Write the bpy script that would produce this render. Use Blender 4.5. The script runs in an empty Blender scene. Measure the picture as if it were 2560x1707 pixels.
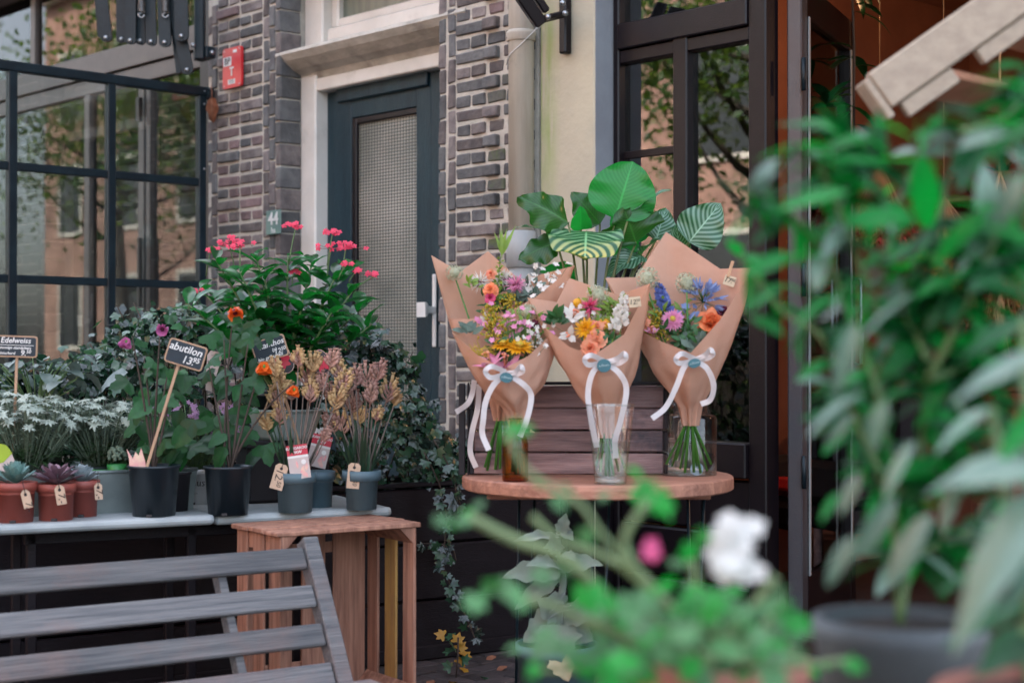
import bpy, math, random
import numpy as np
from mathutils import Vector, Matrix, noise
R = math.radians
rnd = random.Random(11)
SC = bpy.context.scene
COL = SC.collection

# ------------------------------------------------------------------ camera, sky, sun, exposure
FPX, CX, CY, HOR = 3911.0, 1280.0, 853.5, 885.0
YAW, PITCH = R(46.8), math.atan((HOR - CY) / FPX)
CAMZ = 1.08
CAM = Vector((5.67, -4.484, CAMZ))
RIGHT = Vector((math.cos(YAW), math.sin(YAW), 0))
HF = Vector((-math.sin(YAW), math.cos(YAW), 0))
FWD = (HF * math.cos(PITCH) + Vector((0, 0, math.sin(PITCH)))).normalized()
UP = RIGHT.cross(FWD).normalized()
cam_data = bpy.data.cameras.new('camera')
cam_data.sensor_width = 36
cam_data.sensor_fit = 'HORIZONTAL'
cam_data.lens = 55
cam_data.clip_start = 0.05
cam_data.clip_end = 400
cam_data.dof.use_dof = True
cam_data.dof.focus_distance = 5.15
cam_data.dof.aperture_fstop = 2.95
cam = bpy.data.objects.new('camera', cam_data)
cam.location = CAM
cam.rotation_euler = (math.pi / 2 + PITCH, 0, YAW)
COL.objects.link(cam)
SC.camera = cam

SUN_EL, SUN_AZ = R(48), R(-14)      # azimuth measured from +Y (behind the houses) towards +X
world = bpy.data.worlds.new('World')
SC.world = world
world.use_nodes = True
wn = world.node_tree.nodes
wl = world.node_tree.links
wn.clear()
w_out = wn.new('ShaderNodeOutputWorld')
w_bg = wn.new('ShaderNodeBackground')
w_sky = wn.new('ShaderNodeTexSky')
w_sky.sky_type = 'NISHITA'
w_sky.sun_disc = False
w_sky.sun_elevation = SUN_EL
w_sky.sun_rotation = SUN_AZ
w_sky.air_density = 1.0
w_sky.dust_density = 4.0
w_sky.ozone_density = 0.6
w_hs = wn.new('ShaderNodeHueSaturation')
w_hs.inputs['Saturation'].default_value = 0.58
w_bg.inputs['Strength'].default_value = 0.13
wl.new(w_sky.outputs[0], w_hs.inputs['Color'])
wl.new(w_hs.outputs[0], w_bg.inputs['Color'])
wl.new(w_bg.outputs[0], w_out.inputs[0])

sun_data = bpy.data.lights.new('sun', 'SUN')
sun_data.energy = 3.6
sun_data.angle = R(0.6)
sun_data.color = (1.0, 0.93, 0.82)
sun = bpy.data.objects.new('sun', sun_data)
COL.objects.link(sun)
_sd = Vector((math.sin(SUN_AZ) * math.cos(SUN_EL), math.cos(SUN_AZ) * math.cos(SUN_EL), math.sin(SUN_EL)))
sun.rotation_euler = _sd.to_track_quat('Z', 'Y').to_euler()
sun.location = (0, 5, 20)

SC.view_settings.view_transform = 'Standard'
SC.view_settings.look = 'None'
SC.view_settings.exposure = 3.1
SC.view_settings.gamma = 1.0
SC.view_settings.use_curve_mapping = False
SC.render.engine = 'CYCLES'
SC.cycles.use_denoising = True
SC.cycles.max_bounces = 7
SC.cycles.diffuse_bounces = 4
SC.cycles.glossy_bounces = 4
SC.cycles.transmission_bounces = 6
SC.cycles.transparent_max_bounces = 20
SC.cycles.caustics_reflective = False
SC.cycles.caustics_refractive = False
SC.cycles.sample_clamp_indirect = 4.0

# ------------------------------------------------------------------ pixel -> place helpers (real positions on real planes)
def ray(px, py):
    return FWD + RIGHT * ((px - CX) / FPX) + UP * ((CY - py) / FPX)
def at(px, py, d):
    return CAM + ray(px, py) * d
def on_y(px, py, Y):
    r = ray(px, py)
    return CAM + r * ((Y - CAM.y) / r.y)
def on_x(px, py, X):
    r = ray(px, py)
    return CAM + r * ((X - CAM.x) / r.x)
def on_z(px, py, Z):
    r = ray(px, py)
    return CAM + r * ((Z - CAM.z) / r.z)
def depth_of(p):
    return (Vector(p) - CAM).dot(FWD)
def frame(p, rot=0, yaw=0, pitch=0):
    """board-like frame at p facing the lens: X right, Y up, Z towards the viewer; turned by the given degrees"""
    m = Matrix((RIGHT, Vector((0, 0, 1)), -HF)).transposed()
    m = m @ Matrix.Rotation(R(yaw), 3, 'Y') @ Matrix.Rotation(R(pitch), 3, 'X') @ Matrix.Rotation(R(rot), 3, 'Z')
    return Matrix.Translation(p) @ m.to_4x4()

# ------------------------------------------------------------------ materials
MATS = {}
def _n(nt, t, **kw):
    n = nt.nodes.new(t)
    for k, v in kw.items():
        setattr(n, k, v)
    return n
def c4(c):
    return (c[0], c[1], c[2], 1.0)
def mat(name, col, rough=0.6, col2=None, vscale=6.0, stretch=(1, 1, 1), bump=0.0, bscale=40.0, metal=0.0,
        spec=0.5, rand=0.0, transl=0.0, coat=0.0, contrast=(0.35, 0.65), tcol=None, col3=None, c3scale=1.5, c3pos=(0.55, 0.7), bdist=0.01, sheen=0.0):
    m = bpy.data.materials.new(name)
    m.use_nodes = True
    nt = m.node_tree
    nt.nodes.clear()
    out = _n(nt, 'ShaderNodeOutputMaterial')
    bs = _n(nt, 'ShaderNodeBsdfPrincipled')
    L = nt.links.new
    tc = _n(nt, 'ShaderNodeTexCoord')
    mp = _n(nt, 'ShaderNodeMapping')
    mp.inputs['Scale'].default_value = stretch
    oi = _n(nt, 'ShaderNodeObjectInfo')
    add = _n(nt, 'ShaderNodeVectorMath', operation='MULTIPLY_ADD')
    L(oi.outputs['Random'], add.inputs[0])
    add.inputs[1].default_value = (17, 31, 23)
    L(tc.outputs['Object'], add.inputs[2])
    L(add.outputs[0], mp.inputs['Vector'])
    nz = _n(nt, 'ShaderNodeTexNoise')
    nz.inputs['Scale'].default_value = vscale
    nz.inputs['Detail'].default_value = 6
    nz.inputs['Roughness'].default_value = 0.6
    L(mp.outputs[0], nz.inputs['Vector'])
    rp = _n(nt, 'ShaderNodeValToRGB')
    rp.color_ramp.elements[0].position = contrast[0]
    rp.color_ramp.elements[1].position = contrast[1]
    rp.color_ramp.elements[0].color = c4(col2 if col2 else [x * 0.8 for x in col])
    rp.color_ramp.elements[1].color = c4(col)
    L(nz.outputs['Fac'], rp.inputs[0])
    cur = rp.outputs[0]
    if col3:
        n3 = _n(nt, 'ShaderNodeTexNoise')
        n3.inputs['Scale'].default_value = c3scale
        n3.inputs['Detail'].default_value = 8
        n3.inputs['Roughness'].default_value = 0.7
        L(add.outputs[0], n3.inputs['Vector'])
        r3 = _n(nt, 'ShaderNodeMapRange')
        r3.inputs['From Min'].default_value = c3pos[0]
        r3.inputs['From Max'].default_value = c3pos[1]
        L(n3.outputs['Fac'], r3.inputs['Value'])
        mx = _n(nt, 'ShaderNodeMix', data_type='RGBA')
        L(r3.outputs[0], mx.inputs[0])
        L(cur, mx.inputs[6])
        mx.inputs[7].default_value = c4(col3)
        cur = mx.outputs[2]
    if rand:
        mr = _n(nt, 'ShaderNodeMapRange')
        mr.inputs['To Min'].default_value = 1 - rand
        mr.inputs['To Max'].default_value = 1 + rand
        L(oi.outputs['Random'], mr.inputs['Value'])
        hs = _n(nt, 'ShaderNodeHueSaturation')
        L(mr.outputs[0], hs.inputs['Value'])
        L(cur, hs.inputs['Color'])
        cur = hs.outputs[0]
    L(cur, bs.inputs['Base Color'])
    bs.inputs['Roughness'].default_value = rough
    bs.inputs['Metallic'].default_value = metal
    bs.inputs['Specular IOR Level'].default_value = spec
    if coat:
        bs.inputs['Coat Weight'].default_value = coat
        bs.inputs['Coat Roughness'].default_value = 0.2
    if sheen:
        bs.inputs['Sheen Weight'].default_value = sheen
    if bump:
        nb = _n(nt, 'ShaderNodeTexNoise')
        nb.inputs['Scale'].default_value = bscale
        nb.inputs['Detail'].default_value = 5
        L(mp.outputs[0], nb.inputs['Vector'])
        bp = _n(nt, 'ShaderNodeBump')
        bp.inputs['Strength'].default_value = bump
        bp.inputs['Distance'].default_value = bdist
        L(nb.outputs['Fac'], bp.inputs['Height'])
        L(bp.outputs[0], bs.inputs['Normal'])
    if transl:
        tb = _n(nt, 'ShaderNodeBsdfTranslucent')
        if tcol:
            tb.inputs['Color'].default_value = c4(tcol)
        else:
            L(cur, tb.inputs['Color'])
        ms = _n(nt, 'ShaderNodeMixShader')
        ms.inputs[0].default_value = transl
        L(bs.outputs[0], ms.inputs[1])
        L(tb.outputs[0], ms.inputs[2])
        L(ms.outputs[0], out.inputs[0])
    else:
        L(bs.outputs[0], out.inputs[0])
    MATS[name] = m
    return m
def glass_mat(name, tint=(1, 1, 1), ior=1.5, rough=0.0, bumpy=None, cap=None):
    m = bpy.data.materials.new(name)
    m.use_nodes = True
    nt = m.node_tree
    nt.nodes.clear()
    L = nt.links.new
    out = _n(nt, 'ShaderNodeOutputMaterial')
    tr = _n(nt, 'ShaderNodeBsdfTransparent')
    tr.inputs['Color'].default_value = c4(tint)
    gl = _n(nt, 'ShaderNodeBsdfGlossy')
    gl.inputs['Roughness'].default_value = rough
    fr = _n(nt, 'ShaderNodeFresnel')
    fr.inputs['IOR'].default_value = ior
    ms = _n(nt, 'ShaderNodeMixShader')
    if bumpy:
        tc = _n(nt, 'ShaderNodeTexCoord')
        nb = _n(nt, 'ShaderNodeTexNoise')
        nb.inputs['Scale'].default_value = bumpy[0]
        L(tc.outputs['Object'], nb.inputs['Vector'])
        bp = _n(nt, 'ShaderNodeBump')
        bp.inputs['Strength'].default_value = bumpy[1]
        bp.inputs['Distance'].default_value = 0.01
        L(nb.outputs['Fac'], bp.inputs['Height'])
        L(bp.outputs[0], gl.inputs['Normal'])
        L(bp.outputs[0], fr.inputs['Normal'])
    if cap:
        mn = _n(nt, 'ShaderNodeMath', operation='MINIMUM')
        mn.inputs[1].default_value = cap
        L(fr.outputs[0], mn.inputs[0])
        L(mn.outputs[0], ms.inputs[0])
    else:
        L(fr.outputs[0], ms.inputs[0])
    L(tr.outputs[0], ms.inputs[1])
    L(gl.outputs[0], ms.inputs[2])
    L(ms.outputs[0], out.inputs[0])
    MATS[name] = m
    return m

# ------------------------------------------------------------------ mesh collector
class MB:
    def __init__(s):
        s.v, s.f, s.m, s.uv, s.sm = [], [], [], [], []
    def add(s, verts, faces, m=0, uvs=None, smooth=False):
        b = len(s.v)
        s.v.extend([tuple(x) for x in verts])
        for i, f in enumerate(faces):
            s.f.append(tuple(b + k for k in f))
            s.m.append(m)
            s.sm.append(smooth)
            s.uv.append([uvs[k] for k in f] if uvs else None)
        return s
    def merge(s, o, M=None, m=None):
        b = len(s.v)
        s.v.extend([tuple(M @ Vector(x)) for x in o.v] if M is not None else o.v)
        for f, mm, sm, uv in zip(o.f, o.m, o.sm, o.uv):
            s.f.append(tuple(b + k for k in f))
            s.m.append(mm if m is None else m)
            s.sm.append(sm)
            s.uv.append(uv)
        return s
    def box(s, lo, hi, m=0, M=None):
        x0, y0, z0 = lo
        x1, y1, z1 = hi
        vs = [(x0, y0, z0), (x1, y0, z0), (x1, y1, z0), (x0, y1, z0), (x0, y0, z1), (x1, y0, z1), (x1, y1, z1), (x0, y1, z1)]
        if M is not None:
            vs = [M @ Vector(p) for p in vs]
        return s.add(vs, [(0, 3, 2, 1), (4, 5, 6, 7), (0, 1, 5, 4), (1, 2, 6, 5), (2, 3, 7, 6), (3, 0, 4, 7)], m)
    def cbox(s, lo, hi, b=0.004, m=0, M=None, jit=0.0):
        """box with chamfered edges"""
        x = (lo[0], hi[0]); y = (lo[1], hi[1]); z = (lo[2], hi[2])
        b = min(b, (x[1] - x[0]) * .45, (y[1] - y[0]) * .45, (z[1] - z[0]) * .45)
        vs, idx = [], {}
        for i in (0, 1):
            for j in (0, 1):
                for k in (0, 1):
                    c = (x[i], y[j], z[k])
                    sg = (b if i == 0 else -b, b if j == 0 else -b, b if k == 0 else -b)
                    jv = (rnd.uniform(-jit, jit), rnd.uniform(-jit, jit), rnd.uniform(-jit, jit))
                    for a in range(3):
                        p = [c[q] + (0 if q == a else sg[q]) + jv[q] for q in range(3)]
                        idx[(i, j, k, a)] = len(vs)
                        vs.append(p)
        if M is not None:
            vs = [M @ Vector(p) for p in vs]
        fs = []
        for a in range(3):
            q, r = [t for t in range(3) if t != a]
            for e in (0, 1):
                loop = []
                for (u, w) in ((0, 0), (1, 0), (1, 1), (0, 1)):
                    key = [0, 0, 0]
                    key[a] = e; key[q] = u; key[r] = w
                    loop.append(idx[(key[0], key[1], key[2], a)])
                flip = (e == 0) ^ (a == 1)
                fs.append(tuple(loop[::-1]) if flip else tuple(loop))
        for a in range(3):
            q, r = [t for t in range(3) if t != a]
            for u in (0, 1):
                for w in (0, 1):
                    k0 = [0, 0, 0]; k1 = [0, 0, 0]
                    k0[a] = 0; k1[a] = 1
                    k0[q] = k1[q] = u
                    k0[r] = k1[r] = w
                    fs.append((idx[(*k0, q)], idx[(*k1, q)], idx[(*k1, r)], idx[(*k0, r)]))
        for i in (0, 1):
            for j in (0, 1):
                for k in (0, 1):
                    fs.append((idx[(i, j, k, 0)], idx[(i, j, k, 1)], idx[(i, j, k, 2)]))
        return s.add(vs, fs, m)
    def beam(s, a, b, w, h, m=0, upv=(0, 0, 1), bev=0.0):
        a = Vector(a); b = Vector(b)
        d = (b - a)
        L = d.length
        d.normalize()
        u = Vector(upv)
        side = d.cross(u)
        if side.length < 1e-5:
            side = d.cross(Vector((1, 0, 0)))
        side.normalize()
        u = side.cross(d)
        M = Matrix.Translation(a) @ Matrix((d, side, u)).transposed().to_4x4()
        if bev:
            return s.cbox((0, -w / 2, -h / 2), (L, w / 2, h / 2), bev, m, M)
        return s.box((0, -w / 2, -h / 2), (L, w / 2, h / 2), m, M)
    def tube(s, pts, rad, n=8, m=0, cap=True, smooth=True):
        pts = [Vector(p) for p in pts]
        if not hasattr(rad, '__len__'):
            rad = [rad] * len(pts)
        vs, fs = [], []
        prev = None
        for i, p in enumerate(pts):
            t = (pts[min(i + 1, len(pts) - 1)] - pts[max(i - 1, 0)])
            t = t.normalized() if t.length > 1e-9 else Vector((0, 0, 1))
            ref = prev if prev is not None else (Vector((1, 0, 0)) if abs(t.x) < 0.8 else Vector((0, 1, 0)))
            a = (ref - t * ref.dot(t))
            a = a.normalized() if a.length > 1e-6 else t.orthogonal().normalized()
            prev = a
            b = t.cross(a)
            for k in range(n):
                an = 2 * math.pi * k / n
                vs.append(p + a * (math.cos(an) * rad[i]) + b * (math.sin(an) * rad[i]))
        for i in range(len(pts) - 1):
            for k in range(n):
                fs.append((i * n + k, i * n + (k + 1) % n, (i + 1) * n + (k + 1) % n, (i + 1) * n + k))
        if cap:
            fs.append(tuple(range(n))[::-1])
            fs.append(tuple((len(pts) - 1) * n + k for k in range(n)))
        return s.add(vs, fs, m, smooth=smooth)
    def lathe(s, prof, n=24, m=0, smooth=True, M=None):
        vs, fs = [], []
        for (r, z) in prof:
            for k in range(n):
                an = 2 * math.pi * k / n
                vs.append(Vector((r * math.cos(an), r * math.sin(an), z)))
        if M is not None:
            vs = [M @ v for v in vs]
        for i in range(len(prof) - 1):
            for k in range(n):
                fs.append((i * n + k, i * n + (k + 1) % n, (i + 1) * n + (k + 1) % n, (i + 1) * n + k))
        return s.add(vs, fs, m, smooth=smooth)
    def disc(s, c, r, z, n=24, m=0, nz=1):
        vs = [(c[0] + r * math.cos(2 * math.pi * k / n), c[1] + r * math.sin(2 * math.pi * k / n), z) for k in range(n)]
        f = tuple(range(n))
        return s.add(vs, [f if nz > 0 else f[::-1]], m)
    def ball(s, c, r, n=8, m=0, sc=(1, 1, 1)):
        vs, fs = [], []
        h = max(3, n // 2)
        c = Vector(c)
        for i in range(h + 1):
            th = math.pi * i / h
            for k in range(n):
                ph = 2 * math.pi * k / n
                vs.append(c + Vector((r * sc[0] * math.sin(th) * math.cos(ph), r * sc[1] * math.sin(th) * math.sin(ph), r * sc[2] * math.cos(th))))
        for i in range(h):
            for k in range(n):
                fs.append((i * n + k, (i + 1) * n + k, (i + 1) * n + (k + 1) % n, i * n + (k + 1) % n))
        return s.add(vs, fs, m, smooth=True)
    def strip(s, pts, sides, m=0, smooth=True):
        vs, fs, uvs = [], [], []
        for i, (p, sd) in enumerate(zip(pts, sides)):
            p = Vector(p); sd = Vector(sd)
            vs += [p - sd, p + sd]
            uvs += [(0, i / len(pts)), (1, i / len(pts))]
        for i in range(len(pts) - 1):
            fs.append((2 * i, 2 * i + 1, 2 * i + 3, 2 * i + 2))
        return s.add(vs, fs, m, uvs, smooth)
    def prism(s, poly, d0, d1, m=0, M=None):
        """polygon in XY pulled along Z"""
        n = len(poly)
        vs = [Vector((p[0], p[1], d0)) for p in poly] + [Vector((p[0], p[1], d1)) for p in poly]
        if M is not None:
            vs = [M @ v for v in vs]
        fs = [tuple(range(n))[::-1], tuple(range(n, 2 * n))]
        for k in range(n):
            fs.append((k, (k + 1) % n, n + (k + 1) % n, n + k))
        return s.add(vs, fs, m)
    def mesh(s, name, mats):
        me = bpy.data.meshes.new(name)
        me.from_pydata([tuple(v) for v in s.v], [], s.f)
        for mm in (mats if isinstance(mats, (list, tuple)) else [mats]):
            me.materials.append(MATS[mm] if isinstance(mm, str) else mm)
        me.polygons.foreach_set('material_index', s.m)
        me.polygons.foreach_set('use_smooth', s.sm)
        if any(u is not None for u in s.uv):
            ul = me.uv_layers.new(name='UVMap')
            flat = []
            for f, u in zip(s.f, s.uv):
                flat += [c for p in (u if u else [(0, 0)] * len(f)) for c in p]
            ul.data.foreach_set('uv', flat)
        me.update()
        return me

def link(name, data, M=None, parent=None):
    o = bpy.data.objects.new(name, data)
    COL.objects.link(o)
    if parent is not None:
        o.parent = parent
    if M is not None:
        if parent is not None:
            o.matrix_local = M
        else:
            o.matrix_world = M
    return o
def tag(o, label=None, cat=None, group=None, kind=None):
    if label: o['label'] = label
    if cat: o['category'] = cat
    if group: o['group'] = group
    if kind: o['kind'] = kind
    return o
def thing(name, label, cat, M=None, group=None):
    if M is None:
        M = Matrix.Identity(4)
    elif isinstance(M, (Vector, tuple)):
        M = Matrix.Translation(M)
    o = link(name, None, M)
    o.empty_display_size = 0.05
    return tag(o, label, cat, group)
def part(T, name, mb, mats, M=None, label=None):
    me = mb.mesh(name, mats) if isinstance(mb, MB) else mb
    o = link(name, me, M, T)
    if label: o['label'] = label
    if name in ('stems', 'flower_heads', 'foliage', 'filler_leaves'): o['kind'] = 'stuff'
    return o
def struct(name, mb, mats):
    o = link(name, mb.mesh(name, mats))
    o['kind'] = 'structure'
    return o
def local(T_matrix, mb):
    inv = T_matrix.inverted()
    mb.v = [tuple(inv @ Vector(v)) for v in mb.v]
    return mb
def wpart(T, name, mb, mats, label=None):
    """a part whose mesh was laid out in world coordinates"""
    return part(T, name, local(T.matrix_world if T.parent is None and False else T['_m'] if '_m' in T else _mw(T), mb), mats, None, label)
def _mw(T):
    m = T.matrix_basis.copy()
    p = T.parent
    while p is not None:
        m = p.matrix_basis @ T.matrix_parent_inverse @ m
        p = p.parent
    return m
def orient(p, d, nh):
    """matrix: +Y along d, +Z close to nh"""
    y = Vector(d).normalized()
    z = Vector(nh) - y * Vector(nh).dot(y)
    z = z.normalized() if z.length > 1e-5 else y.orthogonal().normalized()
    x = y.cross(z)
    return Matrix.Translation(p) @ Matrix((x, y, z)).transposed().to_4x4()
def rv(a=1.0):
    return Vector((rnd.uniform(-a, a), rnd.uniform(-a, a), rnd.uniform(-a, a)))
def bez(p0, p1, p2, n=8):
    p0, p1, p2 = Vector(p0), Vector(p1), Vector(p2)
    return [p0 * (1 - t) ** 2 + p1 * 2 * t * (1 - t) + p2 * t * t for t in [i / (n - 1) for i in range(n)]]
def spline(pts, n=6):
    """Catmull-Rom through pts"""
    P = [Vector(p) for p in pts]
    P = [P[0] * 2 - P[1]] + P + [P[-1] * 2 - P[-2]]
    out = []
    for i in range(1, len(P) - 2):
        for k in range(n):
            t = k / n
            a, b, c, d = P[i - 1], P[i], P[i + 1], P[i + 2]
            out.append(0.5 * ((2 * b) + (c - a) * t + (2 * a - 5 * b + 4 * c - d) * t * t + (3 * b - a - 3 * c + d) * t ** 3))
    out.append(P[-2])
    return out
def text_mesh(s, size, mat_name, shear=0.0, bold=0.0, align='CENTER', ext=0.0006):
    cu = bpy.data.curves.new('lettering', 'FONT')
    cu.body = s
    cu.size = size
    cu.shear = shear
    cu.offset = bold
    cu.extrude = ext
    cu.resolution_u = 2
    cu.align_x = align
    cu.align_y = 'CENTER'
    o = bpy.data.objects.new('lettering', cu)
    COL.objects.link(o)
    dg = bpy.context.evaluated_depsgraph_get()
    me = bpy.data.meshes.new_from_object(o.evaluated_get(dg))
    me.name = 'lettering'
    bpy.data.objects.remove(o)
    bpy.data.curves.remove(cu)
    if shear:                       # hand-written wobble
        k_ = 2.2 / size
        for v in me.vertices:
            n_ = noise.noise_vector(Vector((v.co.x * k_, v.co.y * k_ * .6, size * 99)))
            v.co.x += n_.x * size * .035
            v.co.y += n_.y * size * .05
    me.materials.clear()
    me.materials.append(MATS[mat_name])
    return me
def letter(T, s, x, y, z, size, m, rot=0, shear=0.15, bold=0.0, align='CENTER'):
    return part(T, 'lettering', text_mesh(s, size, m, shear, bold * size, align), m,
                Matrix.Translation((x, y, z)) @ Matrix.Rotation(R(rot), 4, 'Z'))

# ------------------------------------------------------------------ leaves
def w_ellip(v): return math.sin(math.pi * min(1, max(0, v)) ** 0.85) ** 0.8
def w_lance(v): return (math.sin(math.pi * v ** 0.7)) ** 1.1
def w_strap(v): return min(1, 6 * v + 0.35) * min(1, (1 - v) * 2.2) ** 0.8
def w_round(v): return max(0.0, 1 - (2 * v - 1) ** 2) ** 0.5 if 0 < v < 1 else 0.0
def w_heart(v): return (math.sin(math.pi * v ** 0.6)) ** 0.75
def leaf(L, W, prof=w_ellip, nv=6, nu=2, bend=0.4, fold=0.15, wave=0.0, m=0, wn_=3, twist=0.0, mb=None, M=None):
    mb = mb or MB()
    vs, uvs, fs = [], [], []
    y = z = 0.0
    ph = rnd.uniform(0, 6)
    cols = 2 * nu + 1
    for i in range(nv + 1):
        v = i / nv
        w = prof(v) * W / 2
        an = bend * v
        if i:
            y += math.cos(an) * L / nv
            z -= math.sin(an) * L / nv
        for j in range(cols):
            u = (j - nu) / nu
            zz = fold * abs(u) * w + wave * W * math.sin(wn_ * math.pi * 2 * v + ph + (1.3 if u > 0 else 0)) * u * u
            x = u * w
            tw = twist * v
            vs.append((x * math.cos(tw) - zz * math.sin(tw), y, z + x * math.sin(tw) + zz * math.cos(tw)))
            uvs.append(((u + 1) / 2, v))
    for i in range(nv):
        for j in range(cols - 1):
            a = i * cols + j
            fs.append((a, a + 1, a + 1 + cols, a + cols))
    if M is not None:
        vs = [M @ Vector(p) for p in vs]
    return mb.add(vs, fs, m, uvs, True)
def lobed(r, lobes=5, depth=0.35, serr=0.0, cup=0.15, n=30, m=0, mb=None, M=None, spread=2.5):
    """maple/ivy like leaf blade, stalk at origin, main lobe to +Y"""
    mb = mb or MB()
    vs = [(0, 0.0, 0)]
    uvs = [(0.5, 0)]
    ring = []
    for k in range(n + 1):
        a = -spread + 2 * spread * k / n
        lob = math.cos(a * lobes / (2 * spread) * 2 * math.pi / 1.0)
        rr = r * (1 - depth * (0.5 - 0.5 * lob)) * (1 - 0.16 * abs(a) / spread)
        if serr:
            rr *= 1 + serr * (1 if k % 2 else -1)
        x = math.sin(a) * rr
        y = math.cos(a) * rr + r * 0.25
        ring.append((x, y, -cup * rr * rr / r + 0.03 * r * math.sin(5 * a)))
    mid = [(p[0] * .5, p[1] * .5 + 0.02 * r, p[2] * .35) for p in ring]
    vs += mid + ring
    k1 = n + 1
    fs = [(0, 1 + k + 1, 1 + k) for k in range(n)]
    fs += [(1 + k, 1 + k + 1, 1 + k1 + k + 1, 1 + k1 + k) for k in range(n)]
    uvs = [(0.5 + p[0] / (2.4 * r), p[1] / (1.4 * r)) for p in vs]
    if M is not None:
        vs = [M @ Vector(p) for p in vs]
    return mb.add(vs, fs, m, uvs, True)
def scatter(name, tmpl, mats, xf, parent=None, kind=None):
    """many small leaves in one mesh: tmpl = list of MB variants, xf = list of (variant, matrix, material index)"""
    V, F, MI = [], [], []
    tv = [np.array(t.v) for t in tmpl]
    b = 0
    for (k, Mx, mi) in xf:
        A = np.array(Mx)
        p = tv[k] @ A[:3, :3].T + A[:3, 3]
        V.append(p)
        for f in tmpl[k].f:
            F.append(tuple(b + q for q in f))
            MI.append(mi)
        b += len(p)
    me = bpy.data.meshes.new(name)
    me.from_pydata(np.concatenate(V).tolist(), [], F)
    for mm in mats:
        me.materials.append(MATS[mm])
    me.polygons.foreach_set('material_index', MI)
    me.update()
    o = link(name, me, None, parent)
    if kind: o['kind'] = kind
    return o
def copy_tree(o, parent=None):
    c = o.copy()
    COL.objects.link(c)
    if parent is not None:
        c.parent = parent
        c.matrix_parent_inverse = o.matrix_parent_inverse.copy()
    for ch in list(o.children):
        copy_tree(ch, c)
    return c
# ------------------------------------------------------------------ shared materials
mat('brick', (0.185, 0.158, 0.148), 0.88, (0.095, 0.08, 0.08), 14, bump=0.5, bscale=60, rand=0.42, col3=(0.14, 0.125, 0.12), c3scale=9, c3pos=(0.56, 0.75))
mat('brick_red', (0.215, 0.15, 0.148), 0.88, (0.13, 0.09, 0.092), 14, bump=0.5, bscale=60, rand=0.25, col3=(0.15, 0.125, 0.12), c3scale=9, c3pos=(0.58, 0.75))
mat('brick_blue', (0.122, 0.122, 0.12), 0.85, (0.066, 0.065, 0.068), 14, bump=0.5, bscale=60, rand=0.3, col3=(0.13, 0.13, 0.13), c3scale=9, c3pos=(0.6, 0.78))
mat('brick_moss', (0.11, 0.11, 0.085), 0.85, (0.07, 0.07, 0.068), 14, bump=0.5, bscale=60, rand=0.2, col3=(0.10, 0.15, 0.04), c3scale=8, c3pos=(0.5, 0.7))
mat('mortar', (0.56, 0.52, 0.45), 0.95, (0.42, 0.39, 0.34), 20, bump=0.6, bscale=120, col3=(0.25, 0.23, 0.21), c3scale=5, c3pos=(0.58, 0.8))
mat('white_paint', (0.68, 0.65, 0.6), 0.45, (0.58, 0.55, 0.5), 5, bump=0.12, bscale=30, col3=(0.34, 0.31, 0.26), c3scale=2.6, c3pos=(0.6, 0.82))
mat('white_stone', (0.52, 0.49, 0.43), 0.7, (0.36, 0.33, 0.28), 9, stretch=(1, 1, 2.5), bump=0.3, bscale=50, col3=(0.16, 0.14, 0.12), c3scale=6, c3pos=(0.56, 0.8))
mat('door_paint', (0.012, 0.036, 0.048), 0.45, (0.006, 0.02, 0.03), 4, stretch=(3, 3, 0.35), bump=0.3, bscale=70, spec=0.3, col3=(0.08, 0.08, 0.07), c3scale=3, c3pos=(0.6, 0.85))
mat('black_paint', (0.0075, 0.0045, 0.0065), 0.4, (0.005, 0.0032, 0.0048), 8, bump=0.08, bscale=150, spec=0.3, col3=(0.016, 0.011, 0.014), c3scale=4, c3pos=(0.6, 0.8))
mat('steel_paint', (0.009, 0.02, 0.027), 0.42, (0.005, 0.011, 0.016), 10, bump=0.15, bscale=120, spec=0.3, col3=(0.15, 0.17, 0.18), c3scale=18, c3pos=(0.68, 0.8))
mat('bronze_frame', (0.085, 0.075, 0.068), 0.5, (0.06, 0.052, 0.048), 6, bump=0.05)
mat('cream_plaster', (0.50, 0.45, 0.33), 0.85, (0.42, 0.38, 0.29), 3, bump=0.25, bscale=35, col3=(0.33, 0.33, 0.26), c3scale=1.6, c3pos=(0.55, 0.8))
mat('grey_reveal', (0.27, 0.29, 0.31), 0.7, (0.22, 0.23, 0.25), 4, bump=0.1)
mat('pipe_zinc', (0.50, 0.46, 0.39), 0.62, (0.37, 0.33, 0.27), 5, stretch=(3, 3, 0.35), bump=0.15, bscale=30, col3=(0.2, 0.18, 0.14), c3scale=3.5, c3pos=(0.57, 0.8))
mat('pipe_grey', (0.33, 0.34, 0.335), 0.5, (0.27, 0.28, 0.28), 5, bump=0.05)
mat('planter_black', (0.0075, 0.0048, 0.0075), 0.6, (0.005, 0.003, 0.005), 6, stretch=(1, 1, 3), bump=0.2, bscale=60, spec=0.25, col3=(0.016, 0.013, 0.016), c3scale=6, c3pos=(0.6, 0.8))
mat('soil', (0.03, 0.02, 0.016), 0.95, (0.012, 0.008, 0.008), 40, bump=0.9, bscale=90, bdist=0.02)
mat('terracotta_wall', (0.22, 0.085, 0.05), 0.8, (0.16, 0.06, 0.038), 3, bump=0.2, bscale=25)
mat('ceiling_brown', (0.26, 0.105, 0.062), 0.9, (0.2, 0.08, 0.045), 2)
mat('dark_floor', (0.05, 0.03, 0.025), 0.6, (0.03, 0.02, 0.018), 5)
mat('cafe_wall', (0.40, 0.25, 0.21), 0.85, (0.33, 0.2, 0.17), 3)
mat('cafe_pale', (0.62, 0.57, 0.5), 0.8)
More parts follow.
